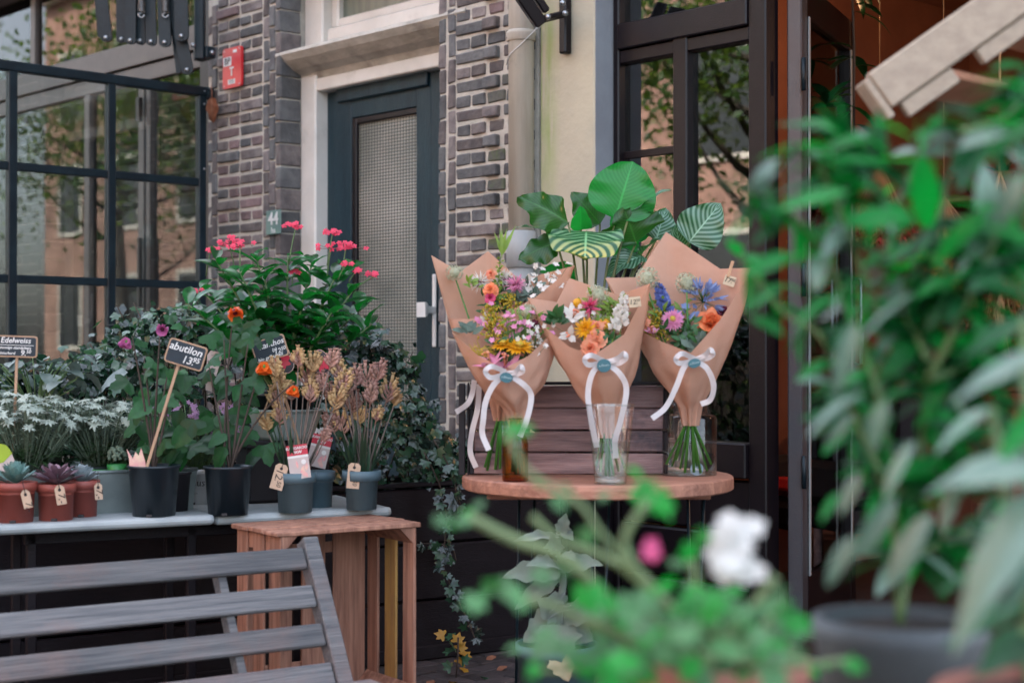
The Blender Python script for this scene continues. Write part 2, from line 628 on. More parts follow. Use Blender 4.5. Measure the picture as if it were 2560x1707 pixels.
mat('blind', (0.40, 0.36, 0.32), 0.9, (0.35, 0.31, 0.28), 30, stretch=(1, 1, 8))
mat('orange', (0.75, 0.22, 0.04), 0.6)
mat('pink_wood', (0.50, 0.26, 0.21), 0.7, (0.42, 0.2, 0.16), 6, stretch=(1, 8, 8))
mat('bolt', (0.42, 0.44, 0.46), 0.35, metal=0.9)
mat('spring', (0.35, 0.34, 0.33), 0.4, metal=0.9)
mat('red_sign', (0.62, 0.025, 0.03), 0.35, (0.52, 0.02, 0.025), 5)
mat('white_print', (0.75, 0.74, 0.72), 0.6)
mat('black_print', (0.02, 0.018, 0.02), 0.6)
mat('number_plate', (0.13, 0.22, 0.19), 0.45, (0.08, 0.15, 0.14), 12, col3=(0.38, 0.4, 0.36), c3scale=14, c3pos=(0.58, 0.75))
mat('dry_leaf', (0.36, 0.15, 0.08), 0.7, (0.22, 0.08, 0.045), 30, transl=0.2)
mat('handle_white', (0.72, 0.71, 0.69), 0.3, (0.66, 0.65, 0.63), 8)
mat('paver', (0.055, 0.042, 0.042), 0.85, (0.035, 0.028, 0.03), 16, bump=0.6, bscale=50, rand=0.35, col3=(0.1, 0.07, 0.06), c3scale=9, c3pos=(0.6, 0.8))
mat('pavement', (0.05, 0.043, 0.042), 0.95, (0.025, 0.02, 0.02), 30, bump=0.7, bscale=80, col3=(0.02, 0.012, 0.012), c3scale=4)
mat('street', (0.07, 0.065, 0.062), 0.9, (0.05, 0.045, 0.045), 12, bump=0.4, bscale=60)
mat('opp_brick', (0.36, 0.18, 0.14), 0.9, (0.22, 0.1, 0.08), 2, bump=0.1)
mat('opp_brick2', (0.34, 0.20, 0.155), 0.9, (0.2, 0.115, 0.09), 2, bump=0.1)
mat('opp_trim', (0.6, 0.56, 0.5), 0.6)
mat('opp_glass', (0.03, 0.035, 0.04), 0.08)
mat('tree_leaf', (0.05, 0.125, 0.028), 0.5, (0.015, 0.045, 0.014), 3, transl=0.35, tcol=(0.16, 0.26, 0.03))
mat('bark', (0.09, 0.07, 0.055), 0.9, (0.05, 0.04, 0.03), 10, stretch=(1, 1, 0.2), bump=0.8, bscale=20)
glass_mat('window_glass', (0.90, 0.93, 0.92), 2.3)
glass_mat('cafe_glass', (0.95, 0.96, 0.96), 1.6)
glass_mat('screen_glass', (0.9, 0.94, 0.94), 1.6)

def wire_glass():
    """obscured glass of the house door: a square grid of tiny lens-like cells over a pale curtain"""
    m = bpy.data.materials.new('wire_glass')
    m.use_nodes = True
    nt = m.node_tree
    L = nt.links.new
    bs = nt.nodes['Principled BSDF']
    tc = _n(nt, 'ShaderNodeTexCoord')
    sep = _n(nt, 'ShaderNodeSeparateXYZ')
    L(tc.outputs['Object'], sep.inputs[0])
    waves = []
    for ax in ('X', 'Z'):
        mu = _n(nt, 'ShaderNodeMath', operation='MULTIPLY')
        mu.inputs[1].default_value = 2 * math.pi / (0.044 if ax == 'X' else 0.031)
        L(sep.outputs[ax], mu.inputs[0])
        si = _n(nt, 'ShaderNodeMath', operation='SINE')
        L(mu.outputs[0], si.inputs[0])
        ab = _n(nt, 'ShaderNodeMath', operation='ABSOLUTE')
        L(si.outputs[0], ab.inputs[0])
        waves.append(ab)
    mn = _n(nt, 'ShaderNodeMath', operation='MULTIPLY')
    L(waves[0].outputs[0], mn.inputs[0])
    L(waves[1].outputs[0], mn.inputs[1])
    nz = _n(nt, 'ShaderNodeTexNoise')
    nz.inputs['Scale'].default_value = 2.2
    L(tc.outputs['Object'], nz.inputs['Vector'])
    rp = _n(nt, 'ShaderNodeValToRGB')
    rp.color_ramp.elements[0].position = 0.3
    rp.color_ramp.elements[0].color = (0.16, 0.165, 0.14, 1)
    rp.color_ramp.elements[1].position = 0.7
    rp.color_ramp.elements[1].color = (0.42, 0.39, 0.33, 1)
    L(nz.outputs['Fac'], rp.inputs[0])
    mx = _n(nt, 'ShaderNodeMix', data_type='RGBA')
    mr = _n(nt, 'ShaderNodeMapRange')
    mr.inputs['From Min'].default_value = 0.1
    mr.inputs['From Max'].default_value = 0.5
    L(mn.outputs[0], mr.inputs['Value'])
    L(mr.outputs[0], mx.inputs[0])
    mx.inputs[6].default_value = (0.06, 0.07, 0.062, 1)
    L(rp.outputs[0], mx.inputs[7])
    L(mx.outputs[2], bs.inputs['Base Color'])
    bs.inputs['Roughness'].default_value = 0.12
    bp = _n(nt, 'ShaderNodeBump')
    bp.inputs['Strength'].default_value = 0.6
    bp.inputs['Distance'].default_value = 0.004
    L(mn.outputs[0], bp.inputs['Height'])
    L(bp.outputs[0], bs.inputs['Normal'])
    MATS['wire_glass'] = m
wire_glass()
mat('fan_glass', (0.17, 0.21, 0.17), 0.18, (0.11, 0.14, 0.12), 3, stretch=(8, 1, 0.6), bump=0.1, bscale=12)

# ------------------------------------------------------------------ ground
mb = MB().box((-60, -60, -0.3), (60, 40, -0.012))
struct('ground', mb, 'street')
mb = MB().box((-20, -6.2, -0.1), (20, 0.3, -0.006))
struct('pavement', mb, 'pavement')
PAVE = bpy.data.objects['pavement']
pv = []
for k in range(5):
    pv.append(MB().cbox((-0.098, -0.047, -0.05), (0.098, 0.047, 0), 0.006, 0, None, 0.003).mesh('paving_brick', 'paver'))
for i in range(-3, 14):
    for j in range(-2, 15):
        c = Vector((1.75 + i * 0.1, -1.95 + j * 0.1, 0))
        if (i + j) % 4 in (0, 2) and c.x > 1.3:
            horiz = (i + j) % 4 == 0
            pos = Vector((c.x + (0.05 if horiz else 0), c.y + (0 if horiz else 0.05), rnd.uniform(-0.004, 0.003)))
            o = link('paving_brick', rnd.choice(pv), Matrix.Translation(pos) @ Matrix.Rotation((0 if horiz else math.pi / 2) + rnd.uniform(-.02, .02), 4, 'Z'), PAVE)

# ------------------------------------------------------------------ brick piers
def brick_set(w, d, h, n, mats_):
    out = []
    for k in range(n):
        out.append(MB().cbox((-w / 2, 0, -h / 2), (w / 2, d, h / 2), 0.005, 0, None, 0.0028).mesh('brick', mats_[k % len(mats_)]))
    return out
BM = ['brick', 'brick_red', 'brick', 'brick_blue', 'brick']
ST = brick_set(0.191, 0.07, 0.047, 10, BM)
HD = brick_set(0.088, 0.07, 0.047, 10, BM)
VT = brick_set(0.047, 0.07, 0.103, 8, ['brick', 'brick_blue', 'brick'])
STB = brick_set(0.186, 0.07, 0.048, 6, ['brick_blue', 'brick', 'brick'])
HDB = brick_set(0.088, 0.07, 0.0485, 8, ['brick_blue', 'brick_blue', 'brick'])
CR = brick_set(0.046, 0.128, 0.104, 6, ['brick_blue', 'brick', 'brick_blue'])
MS = brick_set(0.11, 0.07, 0.0485, 4, ['brick_moss', 'brick_moss', 'brick_blue'])
Z0, Z1, PIT = 0.35, 2.95, 0.0625
def put_brick(T, lst, x, y, z):
    link('brick', rnd.choice(lst), Matrix.Translation((x, y + rnd.uniform(-0.004, 0.002), z)) @ Matrix.Rotation(rnd.uniform(-.012, .012), 4, 'Y'), T)
TP = thing('brick_pier', 'dark brick pier between steel screen and white door frame, with red sign', 'wall', (0, 0, 0))
part(TP, 'mortar_bed', MB().box((-1.455, 0.005, 0), (-0.796, 0.3, Z1)), 'mortar')
row = 0
z = Z0
while z < Z1 - 0.02:
    if row % 2 == 0:
        for x in (-1.255, -1.05):
            put_brick(TP, ST, x, -0.002 - (0.012 if (x < -1.2 and row % 4 == 0) else 0), z)
    else:
        for x in (-1.31, -1.205, -1.1, -0.997):
            put_brick(TP, HD, x, -0.002, z)
    z += PIT
    row += 1
z = Z0 + 0.03
k = 0
while z < Z1 - 0.03:
    put_brick(TP, VT, -0.915, -0.002, z + (0.02 if k % 2 else 0) * 0)
    put_brick(TP, VT, -1.39, -0.004, z + 0.03)
    put_brick(TP, VT, -1.437, 0.004, z - 0.02)
    put_brick(TP, VT, -0.862, -0.003, z + 0.052)
    link('brick', rnd.choice(CR), Matrix.Translation((-0.809 + rnd.uniform(-.002, .003), -0.004, z + 0.02)), TP)
    z += 0.1115
    k += 1
TP = thing('brick_pier', 'dark brick pier with mossy streaks between the green door and downpipe', 'wall', (0, 0, 0))
part(TP, 'mortar_bed', MB().box((0.428, 0.005, 0), (1.05, 0.3, Z1)), 'mortar')
z = Z0 + 0.01
row = 0
while z < Z1 - 0.02:
    if row % 2 == 0:
        put_brick(TP, STB, 0.632, -0.002, z)
        put_brick(TP, HDB, 0.772, -0.022, z)
        put_brick(TP, MS if rnd.random() < .3 else HDB, 0.885, 0.0, z)
        put_brick(TP, HDB, 0.985, 0.0, z)
    else:
        put_brick(TP, HDB, 0.584, -0.001, z)
        put_brick(TP, HDB, 0.684, -0.003, z)
        put_brick(TP, MS if rnd.random() < .55 else HD, 0.796, 0.0, z)
        put_brick(TP, MS if rnd.random() < .3 else HD, 0.912, 0.0, z)
    z += PIT
    row += 1
z = Z0 + 0.03
while z < Z1 - 0.03:
    put_brick(TP, VT, 0.508, -0.001, z + 0.04)
    link('brick', rnd.choice(CR), Matrix.Translation((0.443 + rnd.uniform(-.003, .003), -0.002, z)), TP)
    z += 0.1115

# ------------------------------------------------------------------ upper fronts of the terrace (shade the street)
T = thing('terraced_house', 'dark brick upper front of the terraced house above the door', 'building', (0, 0, 0))
mat('far_brick', (0.095, 0.075, 0.078), 0.9, (0.06, 0.05, 0.055), 9, bump=0.3)
part(T, 'wall', MB().box((-1.46, 0.02, Z1), (7, 0.5, 9.2)), 'far_brick')
part(T, 'wall', MB().box((-9, 0.02, 3.4), (-1.4602, 0.5, 9.2)), 'far_brick')
part(T, 'roof', MB().prism([(-9, 9.2), (7, 9.2), (7, 9.5), (-9, 9.5)], -0.2, 6, 0, Matrix(((1, 0, 0, 0), (0, 0, 1, 0), (0, 1, 0, 0), (0, 0, 0, 1)))), 'bronze_frame')
part(T, 'wall', MB().box((-9, 0.5, 3.55), (7, 6, 3.75)), 'cafe_pale')

# ------------------------------------------------------------------ house door
FY = 0.12
T = thing('front_door', 'dark teal house door with obscured glass pane in a white frame', 'door', (-0.2, FY, 0.2))
def wp(name, mb, m, label=None, TT=None):
    return wpart(TT or T, name, mb, m, label)
jl, jr = on_y(754, 300, FY).x, on_y(788, 300, FY).x
DZ = 2.42
wp('door_jamb', MB().cbox((jl - 0.01, FY, 0.2), (jr, FY + 0.14, 2.47), 0.008), 'white_paint')
wp('door_jamb', MB().cbox((0.43, FY, 0.2), (0.55, FY + 0.14, 2.47), 0.008), 'white_paint')
# lintel and moulded sill above
sz = on_y(735, 172, -0.06).z
mb = MB()
prof = [(0.16, 0.0), (0.02, 0.0), (0.0, 0.03), (-0.05, 0.05), (-0.10, 0.085), (-0.125, 0.115), (-0.12, 0.13), (-0.02, 0.165), (0.16, 0.175)]
n = len(prof)
xs = (jl - 0.055, 0.6)
vs = [(xs[0], FY + p[0], 2.45 + p[1]) for p in prof] + [(xs[1], FY + p[0], 2.45 + p[1]) for p in prof]
mb.add(vs, [tuple(range(n)), tuple(range(n, 2 * n))[::-1]] + [(k, n + k, n + (k + 1) % n, (k + 1) % n) for k in range(n)], 0)
wp('window_sill', mb, 'white_stone', 'weathered stone sill over the door')
wp('lintel', MB().cbox((jr - 0.005, FY + 0.008, 2.385), (0.55, FY + 0.13, 2.449), 0.006), 'white_paint')
wp('fanlight_frame', MB().cbox((jl - 0.005, FY + 0.02, 2.62), (jr + 0.03, FY + 0.16, 3.3), 0.008).cbox((jr + 0.025, FY + 0.05, 2.62), (0.55, FY + 0.16, 2.70), 0.01)
   .cbox((jr + 0.026, FY + 0.075, 2.70), (jr + 0.085, FY + 0.15, 3.3), 0.01).cbox((jr + 0.085, FY + 0.078, 2.7), (0.55, FY + 0.15, 2.745), 0.008), 'white_paint')
wp('fanlight_pane', MB().box((jr + 0.08, FY + 0.11, 2.74), (0.55, FY + 0.12, 3.3)), 'fan_glass')
DY = FY + 0.075
# door leaf: rails and stiles around the glass, raised strip on top rail
gl, gr = on_y(878, 400, DY).x, on_y(1040, 300, DY).x
gt = on_y(880, 296, DY).z
mb = MB()
mb.cbox((jr - 0.002, DY, 0.2), (gl, DY + 0.05, 2.384), 0.004)
mb.cbox((gr, DY, 0.2), (gr + 0.11, DY + 0.05, 2.384), 0.004)
mb.cbox((gl, DY + 0.001, gt), (gr, DY + 0.05, 2.384), 0.004)
mb.cbox((gl, DY + 0.001, 0.2), (gr, DY + 0.05, 0.75), 0.004)
wp('door_leaf', mb, 'door_paint')
wp('door_stile', MB().cbox((gr + 0.114, DY - 0.006, 0.2), (0.5, DY + 0.05, 2.384), 0.004), 'door_paint')
wp('drip_rail', MB().cbox((jr + 0.10, DY - 0.022, gt + 0.085), (gr + 0.1, DY, gt + 0.155), 0.006), 'door_paint')
wp('glazing_bead', MB().cbox((gl, DY + 0.004, 0.75), (gl + 0.035, DY + 0.03, gt), 0.004).cbox((gl + 0.035, DY + 0.004, gt - 0.03), (gr, DY + 0.03, gt - 0.001), 0.004), 'black_paint')
wp('door_pane', MB().box((gl + 0.03, DY + 0.022, 0.75), (gr, DY + 0.03, gt - 0.025)), 'wire_glass')
# white door pull: long backplate with flared knob
h = on_y(1091, 775, DY)
mb = MB().cbox((h.x - 0.012, DY - 0.018, h.z - 0.17), (h.x + 0.012, DY - 0.006, h.z + 0.165), 0.004)
kn = Vector((h.x, DY - 0.018, h.z))
mb2 = MB()
for i, (w_, dd) in enumerate([(0.016, 0.0), (0.014, 0.02), (0.018, 0.045), (0.032, 0.062), (0.034, 0.075)]):
    for (sx, sz_) in ((-1, -1), (1, -1), (1, 1), (-1, 1)):
        mb2.v.append((kn.x + sx * w_ * 0.9, kn.y - dd, kn.z + sz_ * w_))
fs = []
for i in range(4):
    for k in range(4):
        fs.append((i * 4 + k, i * 4 + (k + 1) % 4, (i + 1) * 4 + (k + 1) % 4, (i + 1) * 4 + k))
fs.append((16, 17, 18, 19))
vv = mb2.v; mb2.v = []
mb2.add(vv, fs, 0)
bp_ = wp('door_handle', mb, 'handle_white')
wp('door_knob', mb2, 'handle_white')
wp('door_hallway', MB().box((-0.8, DY + 0.06, 0.1), (0.7, DY + 0.08, 3.3)), 'black_paint')
# stoop in front of the house door
struct('stoop', MB().cbox((-1.4, -0.9, -0.02), (1.05, 0.18, 0.2), 0.01), 'grey_reveal')

# ------------------------------------------------------------------ signs on the pier
sg = on_y(582, 170, -0.02)
T = thing('wall_sign', 'red rectangular hydrant sign with white plates on the brick pier', 'sign', Matrix.Translation((sg.x, -0.012, sg.z)) @ Matrix.Rotation(math.pi / 2, 4, 'X'))
w_, h_ = 0.085, 0.105
w_ = (on_y(606, 170, -.02).x - on_y(560, 170, -.02).x) / 2
h_ = (on_y(582, 118, -.02).z - on_y(582, 218, -.02).z) / 2
poly = []
for (cx_, cy_, a0) in ((w_ - .015, h_ - .015, 0), (-w_ + .015, h_ - .015, 90), (-w_ + .015, -h_ + .015, 180), (w_ - .015, -h_ + .015, 270)):
    for q in range(4):
        poly.append((cx_ + .015 * math.cos(R(a0 + q * 30)), cy_ + .015 * math.sin(R(a0 + q * 30))))
part(T, 'plate', MB().prism(poly, 0, 0.014), 'red_sign')
part(T, 'label_plate', MB().box((-w_ * .9, 0.012, 0.0142), (-w_ * .05, 0.058, 0.0155)), 'white_print')
part(T, 'label_plate', MB().box((-w_ * .4, -h_ * .82, 0.0142), (w_ * .35, -h_ * .58, 0.0155)), 'white_print')
part(T, 'label_plate', MB().box((w_ * .15, h_ * .72, 0.0142), (w_ * .55, h_ * .86, 0.0155)), 'white_print')
letter(T, 'BP', -w_ * .46, 0.035, 0.0165, 0.05, 'black_print', shear=0)
letter(T, 'T', -w_ * .0, -0.022, 0.0155, 0.062, 'white_print', shear=0, bold=0.03)
letter(T, '115', -w_ * .02, -h_ * .70, 0.0165, 0.03, 'black_print', shear=0)
for sx in (-1, 1):
    for sy in (-1, 1):
        part(T, 'screw', MB().lathe([(0.0, 0.0165), (0.0035, 0.016), (0.004, 0.014)], 8, 0, True, Matrix.Translation((sx * w_ * .82, sy * h_ * .88, 0))), 'bolt')
nb = on_y(683, 555, -0.02)
T = thing('number_plate', 'weathered green enamel house number 44 plate on the brick pier', 'sign', Matrix.Translation((nb.x, -0.014, nb.z)) @ Matrix.Rotation(math.pi / 2, 4, 'X'))
w_ = (on_y(702, 555, -.02).x - on_y(665, 555, -.02).x) / 2
part(T, 'plate', MB().cbox((-w_, -0.062, 0), (w_, 0.058, 0.006), 0.003), 'number_plate')
letter(T, '44', 0, 0.014, 0.0066, 0.088, 'white_print', shear=0, bold=0.015)
letter(T, 'hs', 0, -0.042, 0.0066, 0.042, 'white_print', shear=0)

# ------------------------------------------------------------------ steel screen with panes (at right angles to the front)
SXX = -1.434
ylist = [0.0, on_x(275, 560, SXX).y, on_x(28, 560, SXX).y, -1.63]
zlist = [2.455, 1.98, 1.44, 0.92, 0.5]
T = thing('glazed_screen', 'black steel grid windscreen with glass panes beside the brick pier', 'screen', (SXX, -0.8, 0))
for i, yy in enumerate(ylist):
    y_ = yy - (0.055 if i == 0 else 0)
    wp('screen_post', MB().cbox((SXX - 0.02, y_ - 0.022, 0), (SXX + 0.022, y_ + 0.022, 2.475), 0.004), 'steel_paint')
for i, zz in enumerate(zlist):
    if i == 0:
        wp('screen_rail', MB().cbox((SXX - 0.024, -1.66, zz - 0.022), (SXX + 0.028, -0.012, zz + 0.026), 0.005), 'steel_paint')
    else:
        for a_, b_ in zip(ylist[:-1], ylist[1:]):
            top = a_ - (0.055 if a_ == 0 else 0)
            wp('screen_rail', MB().cbox((SXX - 0.017, b_ + 0.0225, zz - 0.02), (SXX + 0.019, top - 0.0225, zz + 0.02), 0.004), 'steel_paint')
for a_, b_ in zip(ylist[:-1], ylist[1:]):
    for z1, z0 in zip(zlist[:-1], zlist[1:]):
        top = a_ - (0.055 if a_ == 0 else 0)
        wp('glass_pane', MB().box((SXX - 0.003, b_ + 0.022, z0 + 0.02), (SXX + 0.003, top - 0.022, z1 - 0.02)), 'screen_glass')
wp('wall_bracket', MB().cbox((SXX - 0.02, -0.03, 2.42), (SXX + 0.05, -0.006, 2.475), 0.003).tube([(SXX + .045, -.035, 2.455), (SXX + .05, -.045, 2.43), (SXX + .045, -.04, 2.40)], 0.003, 6), 'steel_paint')
for zz in (2.458, 2.39, 2.05):
    wp('bolt', MB().ball((SXX + 0.024, -0.05, zz), 0.006, 8), 'bolt')
T = thing('dried_leaf', 'curled brown dried leaf dangling from the screen corner', 'leaf', at(530, 255, 8.14))
part(T, 'leaf_blade', leaf(0.15, 0.06, lambda v: w_ellip(v) * (1 + .12 * math.sin(16 * v)), 12, 3, 1.3, 1.6, 0.2, 0, 3), 'dry_leaf', orient((0, 0, 0.02), (0.2, -.1, -1), -HF + Vector((.3, 0, 0))))
part(T, 'leaf_stalk', MB().tube([(0, 0, 0.02), (0, 0, 0.05), (-.01, .0, .08)], 0.0025, 5), 'dry_leaf')

# ------------------------------------------------------------------ café front behind the screen
GY = 0.14
T = thing('cafe_window', 'bronze framed café shop window reflecting trees behind the steel screen', 'window', (-3.5, GY, 0))
xr = -1.46
def vbar(x0, x1, z0, z1, y0=GY, y1=GY + 0.07, m='bronze_frame', nm='mullion'):
    return wp(nm, MB().cbox((x0, y0, z0), (x1, y1, z1), 0.004), m)
vbar(-1.60, -1.457, 0.2, 3.4, GY - 0.1, GY + 0.06, 'black_paint')
tz = on_y(250, 150, GY).z
vbar(-6.2, -1.6, tz - 0.09, tz + 0.05, nm='transom')
vbar(-6.2, -1.6, tz - 0.19, tz - 0.1, GY + 0.012, GY + 0.075, nm='transom')
for pxm in (80, 352, 216, -160):
    x_ = on_y(pxm, 300, GY).x
    vbar(x_ - 0.045, x_ + 0.02, tz + 0.05 if pxm == 80 else 0.2, 3.4 if pxm == 80 else tz - 0.19, GY + 0.008, GY + 0.066)
x_ = on_y(352, 300, GY).x
vbar(x_ + 0.04, x_ + 0.085, 0.2, tz - 0.19, GY + 0.01, GY + 0.06, 'bronze_frame')
wp('window_pane', MB().box((-6.2, GY + 0.035, tz + 0.05), (-1.6, GY + 0.041, 3.4)), 'cafe_glass')
x_a = -6.2
for pxm in (-160, 216, 352):
    x_b = on_y(pxm, 300, GY).x
    wp('window_pane', MB().box((x_a, GY + 0.036, 0.2), (x_b - .045, GY + 0.042, tz - 0.19)), 'cafe_glass')
    x_a = x_b + 0.02
wp('window_pane', MB().box((x_a + .07, GY + 0.036, 0.2), (-1.6, GY + 0.042, tz - 0.19)), 'cafe_glass')
wp('door_bar', MB().cbox((on_y(352, 300, GY).x + .01, GY - 0.03, 1.35), (on_y(352, 300, GY).x + .035, GY - 0.005, 1.75), 0.004).cbox((on_y(352, 300, GY).x - .01, GY - 0.03, 2.42), (on_y(352, 300, GY).x + .03, GY - 0.003, 2.56), 0.004), 'black_paint')
wp('plinth', MB().box((-6.2, GY - 0.02, 0), (-1.6, GY + 0.1, 0.2)), 'black_paint')
# café room
def room(prefix, x0, x1, y0, y1, z1, wm, cm, fm):
    struct(prefix + '_floor', MB().box((x0, y0, -0.004), (x1, y1, 0.05)), fm)
    struct(prefix + '_ceiling', MB().box((x0, y0, z1), (x1, y1, z1 + 0.1)), cm)
    struct(prefix + '_wall_back', MB().box((x0, y1, 0), (x1, y1 + 0.1, z1 + 0.1)), wm)
    struct(prefix + '_wall_left', MB().box((x0 - 0.1, y0, 0), (x0, y1, z1 + 0.1)), wm)
    struct(prefix + '_wall_right', MB().box((x1, y0, 0), (x1 + 0.1, y1, z1 + 0.1)), wm)
room('cafe', -6.8, -1.3, 0.25, 3.6, 3.4, 'cafe_wall', 'cafe_pale', 'dark_floor')
T = thing('roller_blind', 'grey woven roller blind drawn down behind the café glass', 'blind', (on_y(120, 500, .24).x, 0.24, 0))
xa, xb = on_y(-330, 500, .26).x, on_y(205, 500, .26).x
wp('blind_cloth', MB().box((xa, 0.262, 0.6), (xb, 0.268, on_y(100, 330, .26).z)), 'blind')
wp('blind_tube', MB().tube([(xa, 0.285, on_y(100, 330, .26).z + .02), (xb, 0.285, on_y(100, 330, .26).z + .02)], 0.022, 10), 'bronze_frame')
T = thing('cafe_shelf', 'pinkish wooden wall shelf unit inside the café', 'shelf', (-3.6, 1.2, 0.05))
for zz in (1.0, 1.45, 1.9, 2.3, 2.62):
    wp('shelf_board', MB().cbox((-4.9, 1.35, zz), (-2.0, 1.65, zz + 0.04), 0.004), 'pink_wood')
for xx in (-4.9, -4.0, -3.2, -2.4, -2.0):
    wp('shelf_upright', MB().cbox((xx - .03, 1.36, 0.05), (xx + .03, 1.64, 2.66), 0.004), 'pink_wood')
for i, (px_, py_, w_) in enumerate(((385, 538, 0.14), (440, 538, 0.2))):
    p = on_y(px_, py_, 0.62)
    T = thing('storage_box', ('orange box on the café windowsill left of the other orange box', 'wider orange box on the café windowsill beside the brick pier')[i], 'box', (p.x, p.y, p.z - 0.12), 'orange boxes in the café window')
    part(T, 'box_body', MB().cbox((-w_ / 2, -.06, 0), (w_ / 2, .06, 0.13), 0.006), 'cafe_pale')
    part(T, 'box_lid', MB().cbox((-w_ / 2 - .004, -.064, 0.09), (w_ / 2 + .004, .064, 0.15), 0.004), 'orange')
p = on_y(410, 800, 0.62)
T = thing('cafe_counter', 'pale painted counter inside the café under the orange boxes', 'counter', (p.x, 0.62, 0.05))
wp('counter_top', MB().cbox((p.x - .5, 0.5, on_y(400, 552, .62).z - 0.07), (p.x + .55, 0.78, on_y(400, 552, .62).z - 0.002 - 0.03), 0.005), 'pink_wood')
wp('counter_body', MB().box((p.x - .45, 0.55, 0.05), (p.x + .5, 0.75, on_y(400, 552, .62).z - 0.07)), 'cafe_pale')
mat('lampshade', (0.8, 0.76, 0.66), 0.6)
p = on_y(300, 560, 0.45)
T = thing('cafe_pendant', 'white bell pendant lamp hanging inside the café window', 'lamp', (p.x, p.y, p.z))
_cl = bpy.data.lights.new('cafe_light', 'POINT')
_cl.energy = 9
_cl.color = (1.0, 0.86, 0.7)
_cl.shadow_soft_size = .06
_co = bpy.data.objects.new('cafe_light', _cl)
COL.objects.link(_co)
_co.parent = T
_co.location = (0, 0.05, -0.17)
part(T, 'lamp_shade', MB().lathe([(0.03, 0.16), (0.06, 0.12), (0.10, 0.0), (0.15, -0.14), (0.148, -0.14), (0.09, 0.0)], 20), 'lampshade')
part(T, 'cord', MB().tube([(0, 0, .16), (0, 0, 3.4 - p.z)], 0.004, 6), 'black_paint')

# ------------------------------------------------------------------ downpipe
px0 = on_y(1303, 300, -0.06)
T = thing('downpipe', 'weathered grey rain downpipe between brick pier and cream pillar', 'pipe', (px0.x, -0.06, 0))
rp_ = 0.053
jz = on_y(1303, 640, -.06).z
wp('pipe_shaft', MB().tube([(px0.x, -0.06, jz), (px0.x, -0.06, 4.5)], rp_, 20), 'pipe_zinc')
cz = on_y(1300, 88, -.06).z
wp('pipe_collar', MB().lathe([(rp_ + .002, cz - .03), (rp_ + .008, cz - .026), (rp_ + .004, cz - .012), (rp_ + .011, cz + .0), (rp_ + .006, cz + .012), (rp_ + .002, cz + .016)], 20, 0, True, Matrix.Translation((px0.x, -.06, 0))), 'pipe_zinc')
jt, jb = on_y(1303, 580, -.06).z, on_y(1303, 668, -.06).z
wp('pipe_socket', MB().lathe([(rp_ + .001, jt + .004), (rp_ + .009, jt), (rp_ + .009, jb), (rp_ + .002, jb - .004)], 20, 0, True, Matrix.Translation((px0.x, -.06, 0))), 'pipe_grey')
wp('pipe_shaft', MB().tube([(px0.x, -0.06, 0), (px0.x, -0.06, jb + .02)], rp_ - .001, 20), 'pipe_grey')
wp('tie_wire', MB().tube(spline([(px0.x - .055, -.09, cz - .12), (px0.x - .01, -.118, cz - .09), (px0.x + .04, -.1, cz - .05), (px0.x + .09, -.05, cz + .02)], 5), 0.0022, 5), 'handle_white')
# ------------------------------------------------------------------ cream pillar
T = thing('plaster_pillar', 'cream plastered pillar with green algae streak beside shop window', 'pillar', (1.2, 0, 0))
ca, cb = on_y(1350, 300, 0).x, on_y(1486, 300, 0).x
wp('pillar_body', MB().cbox((ca, 0.0, 0), (cb, 0.4, 2.96), 0.006), 'cream_plaster')
wp('pillar_reveal', MB().box((cb + 0.001, 0.004, 0.60), (cb + 0.0035, 0.12, 2.95)), 'grey_reveal')
wp('pillar_foot', MB().box((cb + 0.001, 0.004, 0), (cb + 0.0035, 0.12, 0.599)), 'black_paint')  # black strip over the lower reveal
def algae():
    """green algae stain running down one edge of the plaster"""
    m = mat('cream_stained', (0.50, 0.45, 0.33), 0.85, (0.42, 0.38, 0.29), 3, bump=0.25, bscale=35, col3=(0.33, 0.33, 0.26), c3scale=1.6, c3pos=(0.55, 0.8))
    nt = m.node_tree
    L = nt.links.new
    bs = [q for q in nt.nodes if q.type == 'BSDF_PRINCIPLED'][0]
    old = bs.inputs['Base Color'].links[0].from_socket
    tc = _n(nt, 'ShaderNodeTexCoord')
    sp = _n(nt, 'ShaderNodeSeparateXYZ')
    L(tc.outputs['Object'], sp.inputs[0])
    mp = _n(nt, 'ShaderNodeMapping')
    mp.inputs['Scale'].default_value = (14, 14, 1.6)
    L(tc.outputs['Object'], mp.inputs['Vector'])
    nz = _n(nt, 'ShaderNodeTexNoise')
    nz.inputs['Scale'].default_value = 1.6
    nz.inputs['Detail'].default_value = 7
    L(mp.outputs[0], nz.inputs['Vector'])
    def rng(sock, a, b, c=0., d=1.):
        r_ = _n(nt, 'ShaderNodeMapRange')
        r_.interpolation_type = 'SMOOTHSTEP'
        for k_, v_ in (('From Min', a), ('From Max', b), ('To Min', c), ('To Max', d)):
            r_.inputs[k_].default_value = v_
        L(sock, r_.inputs['Value'])
        return r_.outputs[0]
    def mul(a, b):
        q = _n(nt, 'ShaderNodeMath', operation='MULTIPLY')
        L(a, q.inputs[0]); L(b, q.inputs[1])
        return q.outputs[0]
    x0 = ca - 1.2
    f = mul(rng(sp.outputs['X'], x0 + .03, x0 + .13, 1, 0), rng(nz.outputs['Fac'], .3, .62))
    f = mul(f, mul(rng(sp.outputs['Z'], 1.55, 2.0), rng(sp.outputs['Z'], 2.35, 2.6, 1, 0)))
    mx = _n(nt, 'ShaderNodeMix', data_type='RGBA')
    L(f, mx.inputs[0]); L(old, mx.inputs[6])
    mx.inputs[7].default_value = (0.27, 0.36, 0.11, 1)
    L(mx.outputs[2], bs.inputs['Base Color'])
algae()
bpy.data.objects['pillar_body'].data.materials[0] = MATS['cream_stained']
